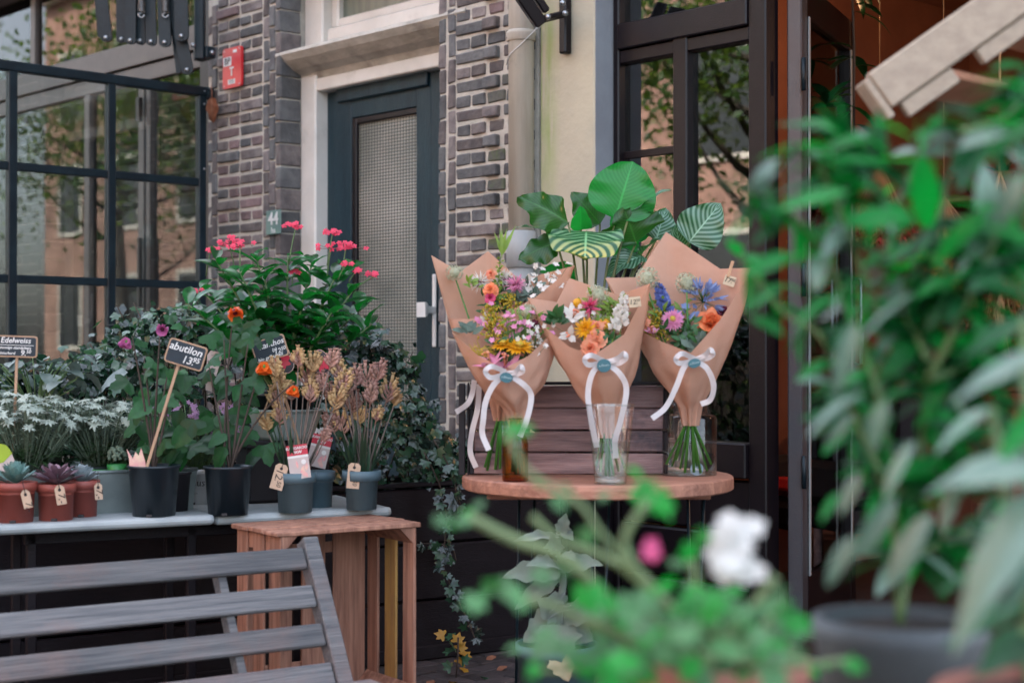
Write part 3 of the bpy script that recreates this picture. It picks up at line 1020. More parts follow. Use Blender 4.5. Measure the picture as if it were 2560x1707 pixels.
wp('pillar_foot', MB().cbox((ca - .01, -0.03, 0), (cb + .004, -0.001, 0.60), 0.005), 'black_paint', 'black board across the pillar foot')  # black board covering the lower pillar
wp('gap_filler', MB().box((1.03, 0.1, 0), (ca, 0.3, 2.96)), 'black_paint')

# ------------------------------------------------------------------ shop front
SY = 0.1
T = thing('flower_shop', 'black painted flower shop front with tall reflecting windows', 'shop', (1.9, SY, 0))
def sb(x0, x1, z0, z1, y0=SY, y1=SY + 0.08, nm='frame_post', b=0.005):
    return wp(nm, MB().cbox((x0, y0, z0), (x1, y1, z1), b), 'black_paint')
X = lambda px_: on_y(px_, 300, SY).x
tb = on_y(1545, 128, SY).z
sb(cb + 0.006, X(1546), 0, 2.96)
sb(X(1681), X(1716), 0.75, tb + .03, nm='mullion')
sb(X(1870), X(1914), 0, 2.96)
sb(X(1546), X(1681), 0.62, 0.75, SY - .02, SY + .1, nm='window_ledge')
sb(X(1681), X(1870), 0.62, 0.75, SY - .021, SY + .1, nm='window_ledge')
zt_ = on_y(1700, 30, SY).z
zb_ = on_y(1700, 96, SY).z
sb(X(1546), X(1870), zb_, zt_, SY - .012, SY + .078, nm='transom')
sb(X(1546), X(1870), zb_ - .055, zb_ - .002, SY + .006, SY + .07, nm='transom')
sb(X(1914), 4.6, 2.62, 2.75, SY - .012, SY + .078, nm='transom')
for k_, zz in enumerate((0.02, 0.22, 0.42)):
    sb(X(1546), X(1870), zz, zz + 0.19, SY + .01, SY + .06, nm='base_panel', b=0.008)
wp('window_pane', MB().box((X(1546), SY + .038, 0.75), (X(1681), SY + .044, zb_ - .05)), 'window_glass')
wp('window_pane', MB().box((X(1716), SY + .038, 0.75), (X(1870), SY + .044, zb_ - .05)), 'window_glass')
wp('window_pane', MB().box((X(1546), SY + .038, zt_), (X(1870), SY + .044, 2.96)), 'window_glass')
wp('glazing_bar', MB().cbox((X(1546), SY + .03, on_y(1610, 380, SY).z - .015), (X(1681), SY + .037, on_y(1610, 380, SY).z + .015), 0.003), 'black_paint')
sb(3.6, 4.6, 0, 2.96)
# open door, hinged on the left post, swung into the shop
hx, hy = X(1950), SY + 0.09
ang = R(112)
dvec = Vector((math.cos(ang), math.sin(ang), 0))
dn = Vector((-dvec.y, dvec.x, 0))
MD = Matrix.Translation((hx, hy, 0.04)) @ Matrix((dvec, dn, Vector((0, 0, 1)))).transposed().to_4x4()
mat('door_edge_lit', (0.05, 0.055, 0.064), 0.35, (0.05, 0.048, 0.055), 6, bump=0.1, bscale=90)  # black hinge stile coloured grey-blue for the light on its face
TD = thing('shop_door', 'black framed glass shop door standing open into the shop', 'door', MD)
Hd = 2.42
part(TD, 'door_stile', MB().cbox((0, -0.025, 0), (0.085, 0.03, Hd), 0.005), 'door_edge_lit')
part(TD, 'door_stile', MB().cbox((0.80, -0.025, 0), (0.885, 0.03, Hd), 0.005), 'black_paint')
part(TD, 'door_rail', MB().cbox((0.0855, -0.024, Hd - 0.13), (0.7995, 0.029, Hd), 0.005), 'black_paint')
part(TD, 'door_rail', MB().cbox((0.0855, -0.024, 0), (0.7995, 0.029, 0.22), 0.005), 'black_paint')
part(TD, 'door_pane', MB().box((0.0855, 0.0, 0.22), (0.7995, 0.006, Hd - 0.13)), 'window_glass')
part(TD, 'glazing_bead', MB().cbox((0.085, -0.034, 0.22), (0.10, -0.026, Hd - .13), 0.002).cbox((0.785, -0.034, 0.22), (0.80, -0.026, Hd - .13), 0.002), 'pipe_grey')
for zz in (0.55, 1.25, 2.0):
    part(TD, 'hinge', MB().tube([(-0.012, -0.035, zz), (-0.012, -0.035, zz + 0.12)], 0.009, 8), 'steel_paint')
part(TD, 'door_pull', MB().tube([(.84, -.03, 1.0), (.84, -.06, 1.0), (.84, -.06, 1.35), (.84, -.03, 1.35)], 0.008, 8), 'bolt')
# shop room
room('shop', 1.15, 6.2, 0.2, 3.2, 2.93, 'terracotta_wall', 'ceiling_brown', 'dark_floor')
BW = bpy.data.objects['shop_wall_back']
# big terracotta blocks lining the back wall
mat('clay_block', (0.36, 0.145, 0.09), 0.8, (0.27, 0.105, 0.065), 4, rand=0.12, bump=0.2, bscale=30)
blk = [MB().cbox((0, 0, 0), (0.392, 0.02, 0.192), 0.006, 0, None, 0.001).mesh('clay_block', 'clay_block') for _ in range(3)]
for r_ in range(9):
    for c_ in range(12):
        link('clay_block', rnd.choice(blk), Matrix.Translation((1.2 + c_ * 0.4 + (0.2 if r_ % 2 else 0), 3.175, 0.08 + r_ * 0.2)), BW)
lamp_label = ['warm bulb pendant inside the shop right of the doorway', 'warm bulb pendant in the shop corner behind the window']
mat('lamp_brass', (0.5, 0.28, 0.1), 0.35, metal=0.8)
em = bpy.data.materials.new('bulb')
em.use_nodes = True
em.node_tree.nodes['Principled BSDF'].inputs['Emission Color'].default_value = (1, 0.55, 0.2, 1)
em.node_tree.nodes['Principled BSDF'].inputs['Emission Strength'].default_value = 1.5
MATS['bulb'] = em
for i, p in enumerate(((4.0, 1.1, 2.35), (1.5, 0.95, 2.55))):
    T = thing('pendant_lamp', lamp_label[i], 'lamp', p, 'bulb pendants in the shop')
    part(T, 'socket', MB().lathe([(0.0, .1), (.02, .1), (.022, .03), (.018, .02)], 12), 'lamp_brass')
    part(T, 'bulb', MB().ball((0, 0, -.015), .035, 12, 0, (1, 1, 1.25)), 'bulb')
    part(T, 'cord', MB().tube([(0, 0, .1), (0, 0, 2.93 - p[2])], .003, 6), 'black_paint')
    ld = bpy.data.lights.new('pendant_light', 'POINT')
    ld.energy = (7.5, 1.8)[i]
    ld.color = (1.0, 0.52, 0.25)
    ld.shadow_soft_size = 0.05
    lo = bpy.data.objects.new('pendant_light', ld)
    COL.objects.link(lo)
    lo.parent = T
    lo.location = (0, 0, -0.09)

# ------------------------------------------------------------------ awning arms
T = thing('awning_arm', 'folded black scissor awning arms with springs above the café', 'awning', at(380, 60, 7.9))
def ab(x0, y0, x1, y1, w0, d, dd=0.02, bolt=True):
    a_, b_ = at(x0, y0, d), at(x1, y1, d)
    pm = d / FPX
    dr = (b_ - a_).normalized()
    sd = dr.cross(-HF).normalized()
    poly = []
    for q in range(9):
        an = math.pi * q / 8
        poly.append((w0 * pm / 2 * math.cos(an), -(b_ - a_).length - w0 * pm / 2 * math.sin(an) * .7))
    poly = [(w0 * pm * .5, .4), ] + poly + [(-w0 * pm * .5, .4)]
    M = Matrix.Translation(a_) @ Matrix((sd, -dr, sd.cross(-dr))).transposed().to_4x4()
    wpart(T, 'arm_bar', MB().prism(poly[::-1], -dd / 2, dd / 2, 0, M), 'steel_paint')
    if bolt:
        wpart(T, 'bolt', MB().ball(b_ - HF * (dd / 2 + .004), 0.012, 10, 0, (1, 1, 1)), 'bolt')
ab(252, -30, 267, 96, 28, 7.92)
ab(305, -30, 305, 100, 27, 7.94)
ab(328, -30, 327, 103, 26, 7.90)
ab(347, -30, 352, 104, 25, 7.95)
ab(376, -30, 379, 106, 26, 7.91)
ab(408, -30, 413, 108, 30, 7.89)
ab(452, -30, 455, 92, 34, 7.87)
ab(430, -10, 469, 176, 30, 7.93)
ab(422, -20, 447, 180, 12, 7.97, bolt=False)
ab(242, -30, 252, 90, 14, 7.97, bolt=False)
for pxs in (352, 412):
    c0, c1 = at(pxs, -40, 7.86), at(pxs + 2, 32, 7.86)
    pts = []
    for k in range(16 * 10):
        t = k / (16 * 10 - 1)
        an = 2 * math.pi * 14 * t
        pts.append(c0.lerp(c1, t) + RIGHT * (.0155 * math.cos(an)) - HF * (.0155 * math.sin(an)))
    wpart(T, 'spring', MB().tube(pts, 0.0035, 5), 'spring')
    wpart(T, 'spring_hook', MB().tube(spline([c1, c1 + Vector((0, 0, -.012)) - RIGHT * .016, c1 + Vector((0, 0, -.026)), c1 + Vector((0, 0, -.012)) + RIGHT * .016], 4), 0.004, 5), 'bolt')
wpart(T, 'wall_plate', MB().beam(at(500, -30, 8.0), at(500, 150, 8.0), .05, .06, 0, HF, .005), 'steel_paint')
wpart(T, 'wall_bracket', MB().cbox((-.06, -.03, -.03), (.07, .03, .03), .006, 0, Matrix.Translation(at(510, 136, 8.06)) @ Matrix.Rotation(R(0), 4, 'Z')).beam(at(482, 114, 7.98), at(512, 124, 8.02), .012, .012), 'steel_paint')
for q in ((482, 114, 7.94), (530, 132, 8.0)):
    wpart(T, 'bolt', MB().ball(at(*q), .013, 10), 'bolt')
T = thing('awning_arm', 'black awning bracket arm bolted to the cream pillar', 'awning', at(1400, 60, 6.2))
wpart(T, 'arm_bar', MB().beam(at(1262, -70, 6.05), at(1352, 62, 6.12), .05, .07, 0, HF, .006), 'black_paint')
wpart(T, 'arm_bar', MB().beam(at(1300, -70, 6.12), at(1366, 30, 6.17), .03, .05, 0, HF, .006), 'black_paint')
wpart(T, 'link_bar', MB().beam(at(1345, 52, 6.12), at(1418, 34, 6.24), .02, .05, 0, HF, .006), 'black_paint')
wpart(T, 'wall_plate', MB().cbox((-.02, -.02, -.17), (.02, .02, .1), .006, 0, Matrix.Translation(on_y(1413, 30, -0.02))), 'black_paint')
for q in ((1370, 43, 6.08), (1413, 34, 6.15), (1407, 8, 6.15)):
    wpart(T, 'bolt', MB().ball(at(*q), .012, 10), 'bolt')

# ------------------------------------------------------------------ across the street (seen in the glass)
def opp_house(x0, x1, m, label, H):
    T = thing('opposite_house', label, 'building', ((x0 + x1) / 2, -15, 0), 'houses across the street')
    wpart(T, 'wall', MB().box((x0, -15.5, 0), (x1, -15, H)), m)
    wpart(T, 'cornice', MB().box((x0, -15, H - .5), (x1, -14.7, H)), 'opp_trim')
    nwin = 3
    for fl in range(3):
        for k in range(nwin):
            cx_ = x0 + (x1 - x0) * (k + .5) / nwin
            z_ = 1.2 + fl * 3.0
            o = wpart(T, 'window', MB().box((cx_ - .65, -15, z_), (cx_ + .65, -14.95, z_ + 1.9)), 'opp_trim')
            part(o, 'pane', local(_mw(T), MB().box((cx_ - .55, -14.95, z_ + .1), (cx_ + .55, -14.94, z_ + 1.8))), 'opp_glass')
opp_house(-34, -25, 'opp_brick2', 'sandy brick house farthest down the opposite side of the street', 11)
opp_house(-25, -17, 'opp_brick', 'red brick house across the street with tall windows', 10)
opp_house(-17, -9, 'opp_brick2', 'sandy brick house across the street behind the trees', 11)
opp_house(-9, -1, 'opp_brick', 'red brick house across the street facing the shop', 10.5)
opp_house(-1, 8, 'opp_brick2', 'sandy brick house across the street nearest the shop', 10.5)
lf = [MB().add([(-.5, 0, 0), (0, -.35, .1), (.5, 0, 0), (0, .35, .1)], [(0, 1, 2), (0, 2, 3)])]
def tree(x, y, h, cr, n, label, sparse):
    T = thing('street_tree', label, 'tree', (x, y, 0), 'street trees')
    pts = [(0, 0, 0), (.05, 0, h * .25), (0, .08, h * .5), (.05, 0, h * .8)]
    mb = MB().tube(pts, [.16, .13, .1, .03], 8)
    tips = []
    for k in range(14):
        an = rnd.uniform(0, 6.28)
        z0 = rnd.uniform(.3, .75) * h
        L_ = cr * rnd.uniform(.6, .95)
        e = Vector((math.cos(an) * L_, math.sin(an) * L_, z0 + rnd.uniform(.1, .3) * h))
        mb.tube(bez((0, 0, z0), (math.cos(an) * L_ * .4, math.sin(an) * L_ * .4, z0 + .2), e, 5), [.06, .045, .03, .02, .01], 6)
        tips += [e, e * .7 + Vector((0, 0, z0 * .3))]
    part(T, 'trunk', mb, 'bark')
    xf = []
    for k in range(n):
        c = rnd.choice(tips) + Vector([rnd.gauss(0, cr * .22) for _ in range(3)])
        if c.z < h * .2: c.z = h * .25
        s = rnd.uniform(.06, .14)
        q = Matrix.Rotation(rnd.uniform(0, 6.28), 4, rv().normalized() if True else 'Z')
        xf.append((0, Matrix.Translation(c) @ q @ Matrix.Scale(s, 4), 0))
    scatter('crown', lf, ['tree_leaf'], xf, T)
tree(-4.6, -8.6, 6.5, 2.3, 9000, 'leafy street tree opposite the shop window', 1)
tree(-1.6, -7.8, 5.0, 1.7, 6000, 'small leafy street tree opposite the open shop door', 1)
tree(-13.5, -8.0, 7.5, 2.6, 9000, 'tall street tree down the street opposite the café', 1)
tree(-20, -9.5, 7.0, 2.8, 8000, 'farthest street tree down the street', 1)

# hedge invented on the far kerb to darken the reflection in the shop glass
T = thing('added_hedge', 'added clipped hedge darkening the reflection in the shop glass', 'hedge', (-7, -7.4, 0))
part(T, 'hedge_core', MB().box((-9, -.25, -.012), (6, .25, 1.45)), 'bark')
xf = []
for k in range(5200):
    f_ = rnd.random()
    c = Vector((rnd.uniform(-9, 6), .27 + rnd.gauss(0, .04), rnd.uniform(0, 1.5))) if f_ < .7 else Vector((rnd.uniform(-9, 6), rnd.uniform(-.3, .3), 1.47 + rnd.gauss(0, .05)))
    xf.append((0, Matrix.Translation(c) @ Matrix.Rotation(rnd.uniform(0, 6.28), 4, rv().normalized()) @ Matrix.Scale(rnd.uniform(.06, .12), 4), 0))
scatter('foliage', lf, ['tree_leaf'], xf, T, 'stuff')
# ------------------------------------------------------------------ materials for the display on the left
mat('marble', (0.36, 0.39, 0.395), 0.4, (0.26, 0.29, 0.30), 7, bump=0.05, col3=(0.28, 0.30, 0.31), c3scale=5, c3pos=(0.55, 0.75))
mat('bench_wood', (0.19, 0.185, 0.185), 0.75, (0.07, 0.075, 0.084), 9, stretch=(0.35, 9, 9), bump=0.5, bscale=25, rand=0.18, spec=0.3, contrast=(0.3, 0.7), col3=(0.19, 0.135, 0.125), c3scale=2, c3pos=(0.48, 0.66))
mat('crate_wood', (0.42, 0.21, 0.14), 0.7, (0.19, 0.085, 0.055), 7, stretch=(7, 7, 0.45), bump=0.3, bscale=25, rand=0.18, col3=(0.10, 0.05, 0.04), c3scale=9, c3pos=(0.62, 0.8))
mat('crate_yellow', (0.42, 0.24, 0.06), 0.7, (0.3, 0.16, 0.06), 7, stretch=(6, 6, 0.5), bump=0.3, bscale=25)
mat('pot_terracotta', (0.30, 0.07, 0.05), 0.55, (0.24, 0.055, 0.042), 6, bump=0.06)
mat('pot_black', (0.013, 0.021, 0.028), 0.33, (0.008, 0.014, 0.02), 6, col3=(0.08, 0.085, 0.09), c3scale=22, c3pos=(0.68, 0.8))
mat('pot_blue', (0.085, 0.145, 0.175), 0.55, (0.062, 0.11, 0.14), 9, bump=0.06, bscale=80)
mat('pot_white', (0.55, 0.56, 0.56), 0.45, (0.48, 0.49, 0.5), 8)
mat('zinc', (0.2, 0.235, 0.23), 0.42, (0.15, 0.18, 0.18), 9, metal=0.55, bump=0.05)
mat('basin', (0.36, 0.44, 0.42), 0.5, (0.28, 0.35, 0.34), 5, bump=0.05)
mat('dark_box', (0.016, 0.014, 0.017), 0.6, (0.01, 0.009, 0.012), 5, spec=0.3)
mat('green_plastic', (0.03, 0.20, 0.05), 0.4, (0.02, 0.15, 0.035), 5)
mat('kraft_tag', (0.55, 0.40, 0.29), 0.8, (0.48, 0.34, 0.24), 30)
mat('string', (0.03, 0.025, 0.025), 0.9)
mat('chalkboard', (0.022, 0.036, 0.047), 0.75, (0.014, 0.024, 0.034), 12, col3=(0.06, 0.08, 0.09), c3scale=9, c3pos=(0.6, 0.8))
mat('sign_wood', (0.46, 0.30, 0.19), 0.7, (0.36, 0.22, 0.14), 10, stretch=(8, 0.6, 8))
mat('chalk', (0.78, 0.78, 0.76), 0.9)
mat('card_red', (0.55, 0.03, 0.06), 0.35)
mat('card_pink', (0.68, 0.25, 0.3), 0.35, (0.72, 0.55, 0.4), 40)
mat('card_pale', (0.5, 0.42, 0.4), 0.35, (0.5, 0.42, 0.4), 20)
mat('card_lime', (0.33, 0.48, 0.03), 0.4)
mat('card_black', (0.04, 0.025, 0.035), 0.3, (0.02, 0.015, 0.02), 10)
mat('ivy_a', (0.016, 0.06, 0.028), 0.27, (0.01, 0.034, 0.022), 3, transl=0.12, spec=0.75)
mat('ivy_b', (0.035, 0.105, 0.045), 0.3, (0.018, 0.06, 0.03), 3, transl=0.18, tcol=(0.03, 0.2, 0.04), spec=0.75)
mat('ivy_c', (0.010, 0.025, 0.017), 0.27, (0.006, 0.015, 0.011), 3, transl=0.05, spec=0.75)
mat('ivy_yellow', (0.45, 0.25, 0.02), 0.5, (0.35, 0.16, 0.02), 20, transl=0.2)
mat('stem_brown', (0.06, 0.04, 0.03), 0.8)
mat('stem_green', (0.10, 0.17, 0.06), 0.6, (0.06, 0.12, 0.04), 20)
mat('gloss_leaf', (0.014, 0.125, 0.028), 0.26, (0.007, 0.055, 0.016), 5, rand=0.45, transl=0.25, tcol=(0.01, 0.36, 0.03), spec=0.75)
mat('jat_red', (0.80, 0.05, 0.12), 0.5, (0.66, 0.035, 0.09), 30, transl=0.3)
mat('jat_bud', (0.25, 0.05, 0.06), 0.5)
mat('abut_leaf', (0.018, 0.08, 0.022), 0.5, (0.011, 0.048, 0.018), 6, rand=0.5, transl=0.25, tcol=(0.015, 0.24, 0.03), spec=0.35)
mat('abut_orange', (0.80, 0.17, 0.02), 0.45, (0.7, 0.1, 0.015), 12, transl=0.3)
mat('abut_pink', (0.55, 0.16, 0.34), 0.45, (0.42, 0.1, 0.28), 12, transl=0.3)
mat('abut_throat', (0.12, 0.01, 0.04), 0.6)
mat('calyx', (0.09, 0.24, 0.03), 0.5)
mat('edel_leaf', (0.17, 0.225, 0.155), 0.7, (0.10, 0.145, 0.10), 8, transl=0.15)
mat('edel_green', (0.04, 0.10, 0.03), 0.6, (0.025, 0.07, 0.02), 8, transl=0.15)
mat('edel_white', (0.44, 0.50, 0.43), 0.8, (0.30, 0.36, 0.31), 14, transl=0.15)
mat('paw_leaf', (0.035, 0.08, 0.04), 0.45, (0.02, 0.05, 0.028), 8, rand=0.3, transl=0.15)
mat('paw_yellow', (0.56, 0.38, 0.17), 0.75, (0.42, 0.25, 0.13), 25, rand=0.2, transl=0.1)
mat('paw_rose', (0.42, 0.25, 0.19), 0.75, (0.30, 0.155, 0.13), 25, rand=0.2, transl=0.1)
mat('paw_stem', (0.20, 0.15, 0.13), 0.7, (0.14, 0.11, 0.09), 20)
mat('succ_green', (0.17, 0.30, 0.27), 0.55, (0.10, 0.2, 0.185), 14, rand=0.2)
mat('succ_purple', (0.22, 0.13, 0.165), 0.55, (0.15, 0.09, 0.12), 14, rand=0.2)
mat('succ_grey', (0.30, 0.36, 0.38), 0.6, (0.21, 0.26, 0.29), 14, rand=0.2)
mat('lilac', (0.45, 0.28, 0.46), 0.6, (0.34, 0.19, 0.36), 20, transl=0.2)
mat('dian_leaf', (0.07, 0.13, 0.07), 0.55, (0.045, 0.09, 0.05), 8, rand=.2, transl=0.15)
mat('hosta', (0.16, 0.21, 0.19), 0.45, (0.10, 0.15, 0.13), 6, rand=0.3, transl=0.12)

# ------------------------------------------------------------------ planter
PD = 5.65
pq = at(1156, 1633, PD)
pdir = (RIGHT * math.sin(R(57)) + HF * math.cos(R(57))).normalized()
pnor = Vector((-pdir.y, pdir.x, 0))            # away from the lens
if pnor.dot(HF) < 0: pnor = -pnor
PZ = 0.612
MP = Matrix.Translation((pq.x, pq.y, 0)) @ Matrix((pdir, pnor, Vector((0, 0, 1)))).transposed().to_4x4()
TPL = thing('planter_box', 'long black timber planter box holding the ivy hedge', 'planter', MP)
A0, A1, PW = -2.6, 0.42, 0.55
for k in range(3):
    part(TPL, 'planter_board', MB().cbox((A0, -0.02 - 0.003 * (k % 2), 0.01 + k * 0.2), (A1, 0.02, 0.01 + k * 0.2 + 0.194), 0.006), 'planter_black')
    part(TPL, 'planter_board', MB().cbox((A0, PW - .02, 0.01 + k * 0.2), (A1, PW + .02, 0.01 + k * 0.2 + 0.194), 0.006), 'planter_black')
    part(TPL, 'planter_board', MB().cbox((A1 + .001, -0.018, 0.01 + k * 0.2), (A1 + .035, PW + 0.018, 0.01 + k * 0.2 + 0.194), 0.006), 'planter_black')
part(TPL, 'planter_rim', MB().cbox((A0, -0.032, PZ - .002), (A1 + .04, 0.03, PZ + 0.014), 0.004), 'planter_black')
part(TPL, 'soil', MB().box((A0, 0.021, 0.3), (A1, PW - .021, PZ - .05)), 'soil')
part(TPL, 'skirting', MB().cbox((A0, -0.035, 0.0), (A1, -0.024, 0.05), 0.004), 'planter_black')

# ivy hedge
TI = thing('ivy_hedge', 'dense dark ivy hedge growing out of the black planter', 'hedge', MP)
ivt = [lobed(1.0, 5, 0.45, 0, 0.12, 12, 0, None, None, 2.4), lobed(1.0, 3, 0.4, 0, 0.2, 10, 0, None, None, 2.2), lobed(1.0, 5, 0.3, 0, -0.1, 12, 0, None, None, 2.5)]
def pl_x(px):        # along-planter coordinate of a picture column
    r = ray(px, HOR)
    n_ = Vector((pnor.x, pnor.y, 0))
    t = (Vector((pq.x, pq.y, 0)) - Vector((CAM.x, CAM.y, 0))).dot(n_) / r.dot(n_)
    return (CAM + r * t - pq).dot(pdir)
def topz(px, py):
    r = ray(px, HOR)
    n_ = Vector((pnor.x, pnor.y, 0))
    t = (Vector((pq.x, pq.y, 0)) - Vector((CAM.x, CAM.y, 0))).dot(n_) / r.dot(n_) + 0.2
    return CAM.z + (HOR - py) / FPX * t
prof_px = [(-300, 960), (0, 965), (120, 935), (200, 930), (300, 905), (360, 860), (430, 815), (500, 800), (600, 800), (760, 800), (850, 805), (930, 825), (1000, 855), (1045, 900), (1075, 980), (1110, 1060), (1150, 1105), (1200, 1150)]
prof_s = [(pl_x(a), topz(a, b)) for a, b in prof_px]
def hz(s):
    for (a, za), (b, zb) in zip(prof_s[:-1], prof_s[1:]):
        if a <= s <= b:
            return za + (zb - za) * (s - a) / (b - a)
    return prof_s[0][1] if s < prof_s[0][0] else prof_s[-1][1]
xf = []
for k in range(7800):
    s = rnd.uniform(-2.45, A1 - .02)
    H = hz(s) + 0.05 * noise.noise(Vector((s * 5, 0, 3))) - PZ + 0.05
    if H < 0.02: H = 0.03
    w = rnd.random()
    if w < 0.5:                                   # front skin
        t = rnd.uniform(0, 0.97)
        z = PZ - 0.05 + H * t
        bul = 0.05 + 0.16 * math.sin(math.pi * min(1, t * 1.1)) * min(1, H / 0.4)
        y = 0.08 - bul * 0.75 + abs(rnd.gauss(0, 0.05))
        nrm = Vector((rnd.gauss(0, .5), -1, rnd.gauss(0.55, .5)))
    else:
        z = PZ - 0.05 + H + rnd.gauss(-0.01, 0.028)
        y = rnd.uniform(-0.03, PW - .02)
        nrm = Vector((rnd.gauss(0, .5), rnd.gauss(-.25, .4), 1))
    d = Vector((rnd.gauss(0, 1), rnd.gauss(-.4, .5), -0.9 + rnd.gauss(0, .5)))
    sz = rnd.uniform(0.014, 0.034)
    mi = rnd.choices((0, 1, 2), (5, 2.6, 3))[0]
    xf.append((rnd.randrange(3), orient((s, y, z), d, nrm) @ Matrix.Scale(sz, 4), mi))
scatter('foliage', ivt, ['ivy_a', 'ivy_b', 'ivy_c'], xf, TI, 'stuff')
mb = MB()
for k in range(120):
    s = rnd.uniform(-2.4, A1 - .05)
    H = max(0.1, hz(s) - PZ)
    y = rnd.uniform(0.05, PW - .05)
    mb.tube([(s, y, PZ - .06), (s + rnd.uniform(-.08, .08), y + rnd.uniform(-.05, .05), PZ + H * .5), (s + rnd.uniform(-.15, .15), y + rnd.uniform(-.1, .05), PZ + H * rnd.uniform(.8, 1.12))], [.005, .004, .002], 5)
part(TI, 'stems', mb, 'stem_brown')

def trail(pxs, d0, label, seedn, n=26, big=0.03):
    """ivy runner hanging down the planter front"""
    pts = spline([at(a, b, d0) for a, b in pxs], 6)
    T = thing('ivy_runner', label, 'ivy', pts[0])
    o = pts[0]
    part(T, 'runner_stem', MB().tube([p - o for p in pts], 0.0028, 5), 'stem_brown')
    for k in range(n):
        i = int((k + rnd.random()) / n * (len(pts) - 1))
        p = pts[i] - o
        d = RIGHT * rnd.gauss(0, 1) + Vector((0, 0, -.5)) - HF * rnd.uniform(.1, .6)
        s = rnd.uniform(.5, 1) * big
        link('leaf', rnd.choice(IVL), orient(p + d.normalized() * .012, d, -HF + rv(.6)) @ Matrix.Scale(s, 4), T)
IVL = [lobed(1.0, 5, 0.45, 0, 0.15, 16, 0, None, None, 2.4).mesh('leaf', m_) for m_ in ('ivy_a', 'ivy_b', 'ivy_c', 'ivy_b')]
IVY_Y = lobed(1.0, 5, 0.45, 0, 0.15, 16, 0, None, None, 2.4).mesh('leaf', 'ivy_yellow')
trail([(1060, 1130), (1100, 1215), (1115, 1285), (1112, 1350), (1110, 1420), (1135, 1480), (1160, 1530), (1190, 1600)], 5.45, 'long ivy runner trailing down the planter front beside the crate', 1, 40)
trail([(1085, 1100), (1130, 1180), (1140, 1230), (1150, 1260)], 5.4, 'short ivy runner with pale leaves by the round table edge', 2, 14, .036)
trail([(1040, 1360), (1090, 1358), (1130, 1372), (1140, 1400)], 5.5, 'ivy sprig crossing the middle of the black planter', 3, 10, .03)
T = thing('ivy_seedling', 'yellowing ivy seedling on the ground at the planter foot', 'ivy', on_z(1140, 1690, 0))
for k in range(10):
    d = Vector((rnd.gauss(0, 1), rnd.gauss(0, 1), .5))
    link('leaf', IVY_Y if k % 2 else IVL[1], orient(Vector((0, 0, .02 + .012 * k)) + d * .02, d, Vector((0, 0, 1)) - HF) @ Matrix.Scale(.03, 4), T)
part(T, 'stem', MB().tube([(0, 0, -.005), (.01, 0, .07), (0, .01, .13)], .003, 5), 'stem_brown')

# ------------------------------------------------------------------ marble slab table
TZ = 0.633
fl, fr = on_z(-15, 1316, TZ), on_z(986, 1268, TZ)
tdir = (fr - fl); TLEN = tdir.length; tdir.normalize()
tnor = Vector((-tdir.y, tdir.x, 0))
MT = Matrix.Translation((fl.x, fl.y, 0)) @ Matrix((tdir, tnor, Vector((0, 0, 1)))).transposed().to_4x4()
TT = thing('slab_table', 'two pale marble slabs forming a plant display table', 'table', MT)
def slab(x0, x1, y0, z1, th=0.028, dep=0.44):
    mb = MB()
    n = 7
    r = th / 2
    prof = [(y0 + dep, z1 - th), (y0 + dep, z1)] + [(y0 + r - r * math.sin(math.pi * k / (n - 1)), z1 - r + r * math.cos(math.pi * k / (n - 1))) for k in range(n)]
    xs_ = [(x0, .008), (x0 + .008, 0), (x1 - .012, 0), (x1 - .003, .005), (x1, .012)]
    vs = []
    for (x, ins) in xs_:
        for q, (y, z) in enumerate(prof):
            yy = y + (ins if q > 1 else 0)
            zz = z1 - th / 2 + (z - (z1 - th / 2)) * (1 - ins / th * .8)
            vs.append((x, yy, zz))
    m_ = len(prof)
    fs = []
    for i in range(len(xs_) - 1):
        for k in range(m_):
            fs.append((i * m_ + k, (i + 1) * m_ + k, (i + 1) * m_ + (k + 1) % m_, i * m_ + (k + 1) % m_))
    fs.append(tuple(range(m_)))
    fs.append(tuple(range((len(xs_) - 1) * m_, len(xs_) * m_))[::-1])
    return mb.add(vs, fs, 0, None, False)
xm = (on_z(545, 1292, TZ) - fl).dot(tdir)
part(TT, 'marble_slab', slab(0, xm, -.006, TZ + .004), 'marble')
part(TT, 'marble_slab', slab(xm + .006, TLEN, 0.012, TZ), 'marble')
for xx in (0.12, TLEN * .5, TLEN - .25):
    for yy in (0.12, 0.36):
        part(TT, 'table_leg', MB().cbox((xx - .014, yy + .02, 0), (xx + .014, yy + .048, TZ - .028), .004), 'planter_black')
part(TT, 'table_rail', MB().cbox((0.1, 0.14, TZ - .07), (TLEN - .22, 0.16, TZ - .0285), .003), 'planter_black')
part(TT, 'table_rail', MB().cbox((0.1, 0.40, TZ - .07), (TLEN - .22, 0.42, TZ - .0285), .003), 'planter_black')
def tpos(px, py, r=0.0, z=TZ):
    """spot on the slab whose front edge shows at the given picture point, moved back by the radius r"""
    p = on_z(px, py, z)
    zz = z + (.004 if (p - fl).dot(tdir) < xm else 0)
    p = on_z(px, py, zz)
    v = Vector((ray(px, HOR).x, ray(px, HOR).y, 0)).normalized()
    return p + v * r

